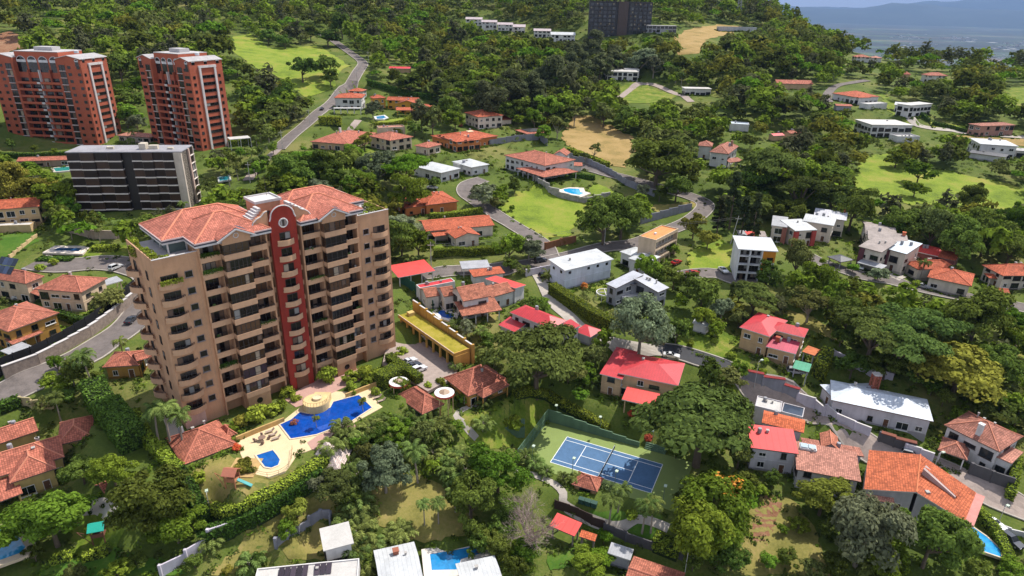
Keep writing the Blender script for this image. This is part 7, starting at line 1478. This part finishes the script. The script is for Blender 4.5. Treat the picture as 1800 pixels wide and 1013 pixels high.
PALMS='''732,790,p,1.15 555,735,p,.35 637,705,p,.4 770,885,p,.7 800,865,p,.7 825,870,p,.7 745,890,p,.65 1075,875,p,.95 1090,860,p,.8 1135,885,p,1. 1150,890,p,.9 285,715,p,1.2 310,730,p,1.0 265,720,p,1.1 150,630,p,1.1 210,600,p,.8 120,640,p,.8 95,700,p,.8 320,360,p,.8 150,395,p,.7 120,395,p,.7 170,400,p,.75 205,392,p,.8 245,385,p,.8 110,372,p,.7
615,815,q,1. 632,845,q,1. 612,850,q,.9 638,885,q,1. 612,920,q,1. 640,915,q,.9 615,945,q,1. 645,970,q,1. 680,760,q,1. 710,785,q,1. 745,745,q,.9 770,765,q,1. 785,820,q,.9 820,820,q,1. 835,800,q,.9 665,740,q,.9 635,765,q,.9 600,775,q,.8 755,720,q,.7 1000,640,q,.8 1040,665,q,.9 800,640,q,.6 870,640,q,.8 845,580,q,.8 905,550,q,.8 700,800,q,1.1 670,780,q,1. 650,750,q,1. 720,770,q,1.1 690,740,q,1. 760,790,q,1. 610,760,q,.9 625,830,q,1.1 625,870,q,1.1 620,900,q,1.1 630,930,q,1.2 625,960,q,1.1 650,950,q,1. 640,990,q,1. 705,930,q,1. 690,945,q,.9 740,760,q,1. 800,830,q,1. 810,800,q,1.1 790,800,q,1. 580,780,q,.9 600,745,q,.9 850,740,q,.9 780,745,q,1. 760,740,q,1. 730,730,q,.8 940,810,q,.8 925,800,q,.8 855,620,q,.9 800,570,q,.9 740,455,q,.9 720,455,q,.9 965,480,q,.9 920,470,q,.9 1180,330,q,.9 940,440,q,.9 850,700,q,.8 815,690,q,.7 1015,840,q,.6 990,838,q,.5 960,825,q,.6 1545,1005,q,1.2 1560,1000,q,1. 1510,690,q,.7 370,945,q,.8 440,985,q,.9
1076,108,p,1.5 1066,112,p,1.4 1088,110,p,1.5 1058,115,p,1.4 1045,122,p,1.3 1030,128,p,1.3 1178,118,p,1.3 1190,122,p,1.3 1200,130,p,1.2 1085,150,p,1.1 470,155,p,1. 490,165,p,1. 450,160,p,1. 520,165,p,1. 235,232,p,1. 230,245,p,.9 455,215,p,1.1 470,225,p,1. 440,265,p,1. 445,280,p,1. 415,290,p,.9 400,300,p,.9 400,288,p,.8 1625,462,p,.9 1330,415,p,.5 1375,398,p,.5 1405,410,p,.5 1080,340,p,.5 860,432,q,.6 450,240,p,.9'''
for t in TREES.split():
    a=t.split(','); code=a[3]
    if code=='q1': palm(float(a[0]),float(a[1]),'q',.9); continue
    plant(float(a[0]),float(a[1]),float(a[2]),code)
for t in SHR.split():
    a=t.split(','); plant(float(a[0]),float(a[1]),float(a[2]),a[3][0])
for t in PALMS.split():
    a=t.split(','); palm(float(a[0]),float(a[1]),a[2],float(a[3])*(1.22 if a[2]=='q' else 1.08))
# bare tree
p=Ug(935,925,4.); T=thing('bare_tree',None,None,(p[0],p[1],float(Hm(p[0],p[1])))); m=MB(); rg=random.Random(4)
def branch(p,d,L_,r,dep):
    q=p+d*L_; m.bar(p,q,r,5 if dep<3 else 3,r*.65)
    if dep>=6: return
    for k in range(3 if dep<5 else 2):
        nd_=(d+Vector((rg.gauss(0,.5),rg.gauss(0,.5),rg.gauss(.1,.35)))).normalized(); branch(p.lerp(q,rg.uniform(.55,1)),nd_,L_*rg.uniform(.62,.85),r*.6,dep+1)
for k in range(4): branch(Vector((0,0,-.5)),Vector((rg.uniform(-.45,.45),rg.uniform(-.7,.5),1)).normalized(),4.1,.3,0)
m.build('branches',plain('dead_wood',(.33,.25,.215),.9,0,.2,2),T); PLANTS.append((T,'x',p[0],p[1],5.))
# bougainvillea and red-leaved shrubs
for (px,py,R_,c,lab,nm) in [(889,423,1.6,(.35,.02,.25),'magenta bougainvillea beside the roadside power pole','bougainvillea'),(416,787,1.1,(.55,.08,.02),'orange-red flowering shrub at the pool house corner','flowering_shrub'),(710,768,1.2,(.25,.02,.05),'dark red-leaved shrub among the palms','red_shrub'),(1027,503,1.5,(.5,.16,.02),'orange-leaved shrub behind the tall bright hedge','orange_shrub'),(1110,727,1.2,(.4,.05,.02),'red-leaved shrub left of the court steps','red_shrub'),(1140,770,1.3,(.35,.05,.02),'red-leaved shrub right of the court steps','red_shrub'),(253,397,.8,(.35,.02,.25),'pink bougainvillea beside the bronze block terrace','bougainvillea'),(810,220,1.6,(.35,.09,.05),'reddish shrub below the two-storey stone house','red_shrub'),(518,742,1.0,(.3,.1,.06),'reddish shrub at the edge of the main pool planter','red_shrub')]:
    p=Ug(px,py,R_*.6); V,F,C=cloud('ball',int(px),900,.12); me=mesh_np(nm,V*R_,F,plain(nm,c,.7,0,.3,4)); tag(link(nm,me,None,(p[0],p[1],float(Hm(p[0],p[1])))),lab,'shrub')
# ------------------------------------------------------------------ scattered trees filling the wooded slopes
gx,gy=np.meshgrid(np.arange(-150,1991,6),np.arange(0,1013,6)); rx=(gx.ravel()-900)/FPX; ry=-(gy.ravel()-506.5)/FPX
D=CF[None]+rx[:,None]*CR[None]+ry[:,None]*CU[None]; hd=np.hypot(D[:,0],D[:,1]); D=D/hd[:,None]; TT=np.zeros(len(D)); done=np.zeros(len(D),bool)
for t in 60*np.power(1.008,np.arange(372)):
    q=(~done); z=CZ+D[q,2]*t; hit=z<Hm(D[q,0]*t,D[q,1]*t); ii=np.where(q)[0][hit]; TT[ii]=t; done[ii]=True
GP=np.stack([D[:,0]*TT,D[:,1]*TT],1); ok=done&(TT<1000)
bad=np.zeros(len(GP),bool)
for (Q,w_) in KEEP:
    lo=Q.min(0)-8; hi=Q.max(0)+8; s=np.where(ok&(GP[:,0]>lo[0])&(GP[:,0]<hi[0])&(GP[:,1]>lo[1])&(GP[:,1]<hi[1]))[0]
    if not len(s): continue
    if w_ is None: bad[s[inpoly(GP[s],Q)]]=True
    else:
        dd=np.min(((GP[s][:,None]-Q[None])**2).sum(-1),1); bad[s[dd<(w_+1.0)**2]]=True
badk=bad.copy().reshape(gx.shape); CS=np.pad(badk.astype(float).cumsum(0).cumsum(1),((1,0),(1,0)))
def cover(px,py,r):
    j0=int(np.clip((px-r+150)/6,0,gx.shape[1]-1)); j1=int(np.clip((px+r+150)/6+1,j0+1,gx.shape[1])); i0=int(np.clip((py-1.8*r)/6,0,gx.shape[0]-1)); i1=int(np.clip((py-.15*r)/6+1,i0+1,gx.shape[0]))
    return (CS[i1,j1]-CS[i0,j1]-CS[i1,j0]+CS[i0,j0])/((i1-i0)*(j1-j0))
for (pw) in [(p[0],p[1],p[2],p[3],p[4]) for p in PADS]:
    c,s_=math.cos(pw[4]),math.sin(pw[4]); dx=GP[:,0]-pw[0]; dy=GP[:,1]-pw[1]; bad|=(np.abs(dx*c+dy*s_)<pw[2]+1.5)&(np.abs(-dx*s_+dy*c)<pw[3]+1.5)
cand=np.where(ok&~bad)[0]; npr.shuffle(cand)
TREEP=[(x,y,R_) for (_,c,x,y,R_) in PLANTS]
CELL={}
def addcell(x,y,R_): CELL.setdefault((int(x//12),int(y//12)),[]).append((x,y,R_))
for q in TREEP: addcell(*q)
def clear(x,y,R_,f):
    cx,cy=int(x//12),int(y//12)
    for i in range(cx-2,cx+3):
        for j in range(cy-2,cy+3):
            for (a,b,r) in CELL.get((i,j),()):
                if (a-x)**2+(b-y)**2<(f*(r+R_))**2: return False
    return True
SCRA=np.array(SCR); fill=[]
OPEN=[(0,0,0,0)]
for i in cand:
    x,y=GP[i]+npr.uniform(-1,1,2); px,py=gx.ravel()[i],gy.ravel()[i]; t=TT[i]
    R_=npr.uniform(3.8,7.2) if t>240 else npr.uniform(2.6,5.2)
    if t>400: R_=4.2+6.3*npr.rand()**1.3
    if py>600 and npr.rand()<.25: R_=npr.uniform(1.2,2.2)
    rp_=R_*FPX/(t*1.03); yt=py-1.9*rp_; yb=py
    ov=(SCRA[:,0]<px+rp_)&(SCRA[:,2]>px-rp_)&(SCRA[:,1]<yb)&(SCRA[:,3]>yt)&(py>SCRA[:,1]+.35*(SCRA[:,3]-SCRA[:,1]))
    if ov.any(): 
        R_=min(R_,npr.uniform(1.,1.8)); rp_=R_*FPX/(t*1.03); yt=py-1.7*rp_
        ov=(SCRA[:,0]<px+rp_)&(SCRA[:,2]>px-rp_)&(SCRA[:,1]<yb)&(SCRA[:,3]-3>yt)&(py>SCRA[:,1]+.35*(SCRA[:,3]-SCRA[:,1]))
        if ov.any() and npr.rand()<.8: continue
    cv_=cover(px,py,rp_)
    if cv_>.10:
        if t>400: continue
        R_=npr.uniform(1.,1.9); rp_=R_*FPX/(t*1.03)
        if cover(px,py,rp_)>.12 or npr.rand()<.6: continue
    if not clear(x,y,R_,(.58 if t<430 else (.72 if px<640 and py>30 else .56)) if R_>2 else 1.): continue
    addcell(x,y,R_); fill.append((x,y,R_,t,rp_))
nb=sum(1 for p in PLANTS if p[1] in 'bgyouUwklf')
fill.sort(key=lambda f:-f[4]); take=max(0,298-nb); indiv=[f for f in fill if f[2]>2.6][:take]; si=set(id(f) for f in indiv); rest=[f for f in fill if id(f) not in si and (f[2]>2.1 or rnd.random()<.45)]
for f in indiv: plant(0,0,0,rnd.choice('bbbbgguuwob' if f[3]<430 else 'bbbgggkuuoy'),f[2],(f[0],f[1]))
print('PLANTS',len(PLANTS),'broad',nb,'fill',len(fill),'rest',len(rest))
# the rest of the wood and the underbrush, too many to tell apart
LO={}
for code,kind in (('b','round'),('g','round'),('o','round'),('k','cas'),('u','umb'),('y','round'),('U','umb')):
    LO[code]=[cloud(kind,900+hash_(code)+v,380,.160)[:2] for v in range(4)]
acc={c:[[],[],0] for c in LO}
for f in rest:
    c=rnd.choice('bbbggggkuuoyU' if f[2]>2 else 'bggo'); V,F=LO[c][rnd.randrange(4)]; a=rnd.uniform(0,6.28); ca,sa=math.cos(a),math.sin(a); R_=f[2]; s=rnd.uniform(.85,1.2)
    if R_>=2 and (f[3]>640 or R_<4): k=rnd.sample(range(len(F)),230); V=V.reshape(-1,4,3)[k].reshape(-1,3); F=np.arange(len(V)).reshape(-1,4)
    if R_<2: k=rnd.sample(range(len(F)),80); V=V.reshape(-1,4,3)[k].reshape(-1,3); F=np.arange(len(V)).reshape(-1,4)
    X_=np.stack([(V[:,0]*ca-V[:,1]*sa)*R_+f[0],(V[:,0]*sa+V[:,1]*ca)*R_+f[1],V[:,2]*R_*s+float(Hm(f[0],f[1]))-(.35*R_ if R_<3 else .1)],1); A=acc[c]; A[0].append(X_); A[1].append(F+A[2]); A[2]+=len(X_)
woods=thing('woodland',None,None); woods['kind']='stuff'; woods['label']='dense mixed green woodland covering the slopes behind the houses'; woods['category']='woodland'
for c,A in acc.items():
    if A[0]: link('foliage',mesh_np('foliage',np.vstack(A[0]),np.vstack(A[1]),LM[c]),woods)['kind']='stuff'
HB=[]
for (_n1,_l1,_w1,bl,_z) in SOLVED:
    for b in bl:
        for k in range(int((b['w']+b['d'])*1.1)):
            f_=rnd.random(); 
            if f_<.5: q=b['o']+b['e']*rnd.random()*b['w']-b['n']*rnd.uniform(.4,2.2)
            else: q=b['o']+b['n']*rnd.random()*b['d']+b['e']*((b['w']+rnd.uniform(.4,2.2)) if rnd.random()<.5 else -rnd.uniform(.4,2.2))
            HB.append(q)
for Q in LAWNP:
    if np.hypot(*Q.mean(0))>480: continue
    L_=np.linalg.norm(np.roll(Q,-1,0)-Q,axis=1)
    for q,l in zip(Q,L_):
        if rnd.random()<.55*min(1,l/2): HB.append(q+npr.uniform(-.8,.8,2))
HB=np.array(HB)
rs=np.random.RandomState(21); nU=3200; ci=rs.choice(cand,nU,p=(w_:=np.clip(TT[cand],60,700)**.3)/w_.sum()); UP=np.vstack([GP[ci]+rs.uniform(-3,3,(nU,2)),HB]); rs.shuffle(UP); nU=len(UP); K=22
C=np.repeat(np.c_[UP,Hm(UP[:,0],UP[:,1])],K,0); sz=np.repeat(rs.uniform(.5,1.5,nU),K); d=rs.normal(size=(nU*K,3)); d/=np.linalg.norm(d,axis=1)[:,None]; d[:,2]=np.abs(d[:,2]); P=C+d*(sz*rs.rand(nU*K)**.4)[:,None]*np.array([1,1,.75])
far_=np.repeat(np.hypot(UP[:,0],UP[:,1]),K); V,F=quads(P,d+rs.normal(size=d.shape)*.4+np.array([0,0,.4]),.22*(1+far_/330)*rs.uniform(.6,1.4,nU*K),rs)
ub=thing('underbrush','low green underbrush between the trees and gardens','underbrush'); ub['kind']='stuff'
h=len(F)//3
for i,c in enumerate('bgo'): Fi=F[i*h:(i+1)*h]; Vi=V[Fi[0,0]:Fi[-1,3]+1]; link('foliage',mesh_np('foliage',Vi,Fi-Fi[0,0],LM[c]),ub)['kind']='stuff'
# ------------------------------------------------------------------ say which plant is which
import re
def short(l):
    l=re.sub(r'^the ','',l); w=l.split(); 
    for k in range(3,len(w)):
        if w[k] in('beside','by','behind','below','at','in','under','next','half','among','between','on','against','above','cut','over','sheltering','peeping','buried','framed','of','up','near','and') and k>=4: return ' '.join(w[:k])
    return ' '.join(w[:9])
LMK=[(short(l),x,y,*P2((x,y,z))[:2]) for l,x,y,z in BUILT]; seen_={}; cnt={}
for l in LMK: cnt[l[0]]=cnt.get(l[0],0)+1
LMK=[l for l in LMK if cnt[l[0]]==1]
LX=np.array([(l[1],l[2]) for l in LMK]); groups={}
for (T,code,x,y,R_) in PLANTS:
    d2=((LX-np.array([x,y]))**2).sum(1); k=int(np.argmin(d2)); nm,lx,ly,lpx,lpy=LMK[k]; px,py,_=P2((x,y,T.location.z)); dx,dy=px-lpx,py-lpy
    rel=('right of' if dx>0 else 'left of') if abs(dx)>1.3*abs(dy) else ('behind' if dy<0 else 'in front of')
    size='small ' if R_<3 and code not in 'psqSBx' else ('big ' if R_>7.5 else ''); base=f"{size}{NAMES[code][1]} {NAMES[code][2]} {rel} the {nm}"; groups.setdefault(base,[]).append((d2[k],T,code))
ORD=['nearest','second nearest','third nearest','fourth nearest','fifth nearest','sixth nearest','seventh nearest','eighth nearest','ninth nearest','tenth nearest','eleventh nearest','twelfth nearest','thirteenth nearest','fourteenth nearest','fifteenth nearest','sixteenth nearest']
for base,l in groups.items():
    l.sort(key=lambda q:q[0])
    for i,(d,T,code) in enumerate(l):
        lab=base if len(l)==1 else (f"{ORD[i]} "+base if i<len(ORD) else 'distant '+base)
        w=lab.split()
        if len(w)>16: w=w[:16]
        T['label']=' '.join(w); T['category']=CAT.get(code,'tree'); T['group']={'tree':'trees on the hillside','palm tree':'palms in the gardens','shrub':'clipped and flowering shrubs','conifer':'dark conifers','bamboo':'bamboo'}[T['category']]
# ------------------------------------------------------------------ air over the valley
hz=MB(); hz.box(-45000,45000,-2000,52000,-430,1250)
hm=bpy.data.materials.new('haze'); hm.use_nodes=True; t=hm.node_tree; t.nodes.clear(); o_=nd(t,'ShaderNodeOutputMaterial'); pv=nd(t,'ShaderNodeVolumePrincipled'); pv.inputs['Color'].default_value=(.22,.36,.66,1); pv.inputs['Density'].default_value=HAZE_D; pv.inputs['Anisotropy'].default_value=.2; t.links.new(pv.outputs[0],o_.inputs['Volume'])
ho=hz.build('haze',hm); ho['kind']='stuff'; ho['label']='pale blue haze over the far valley'
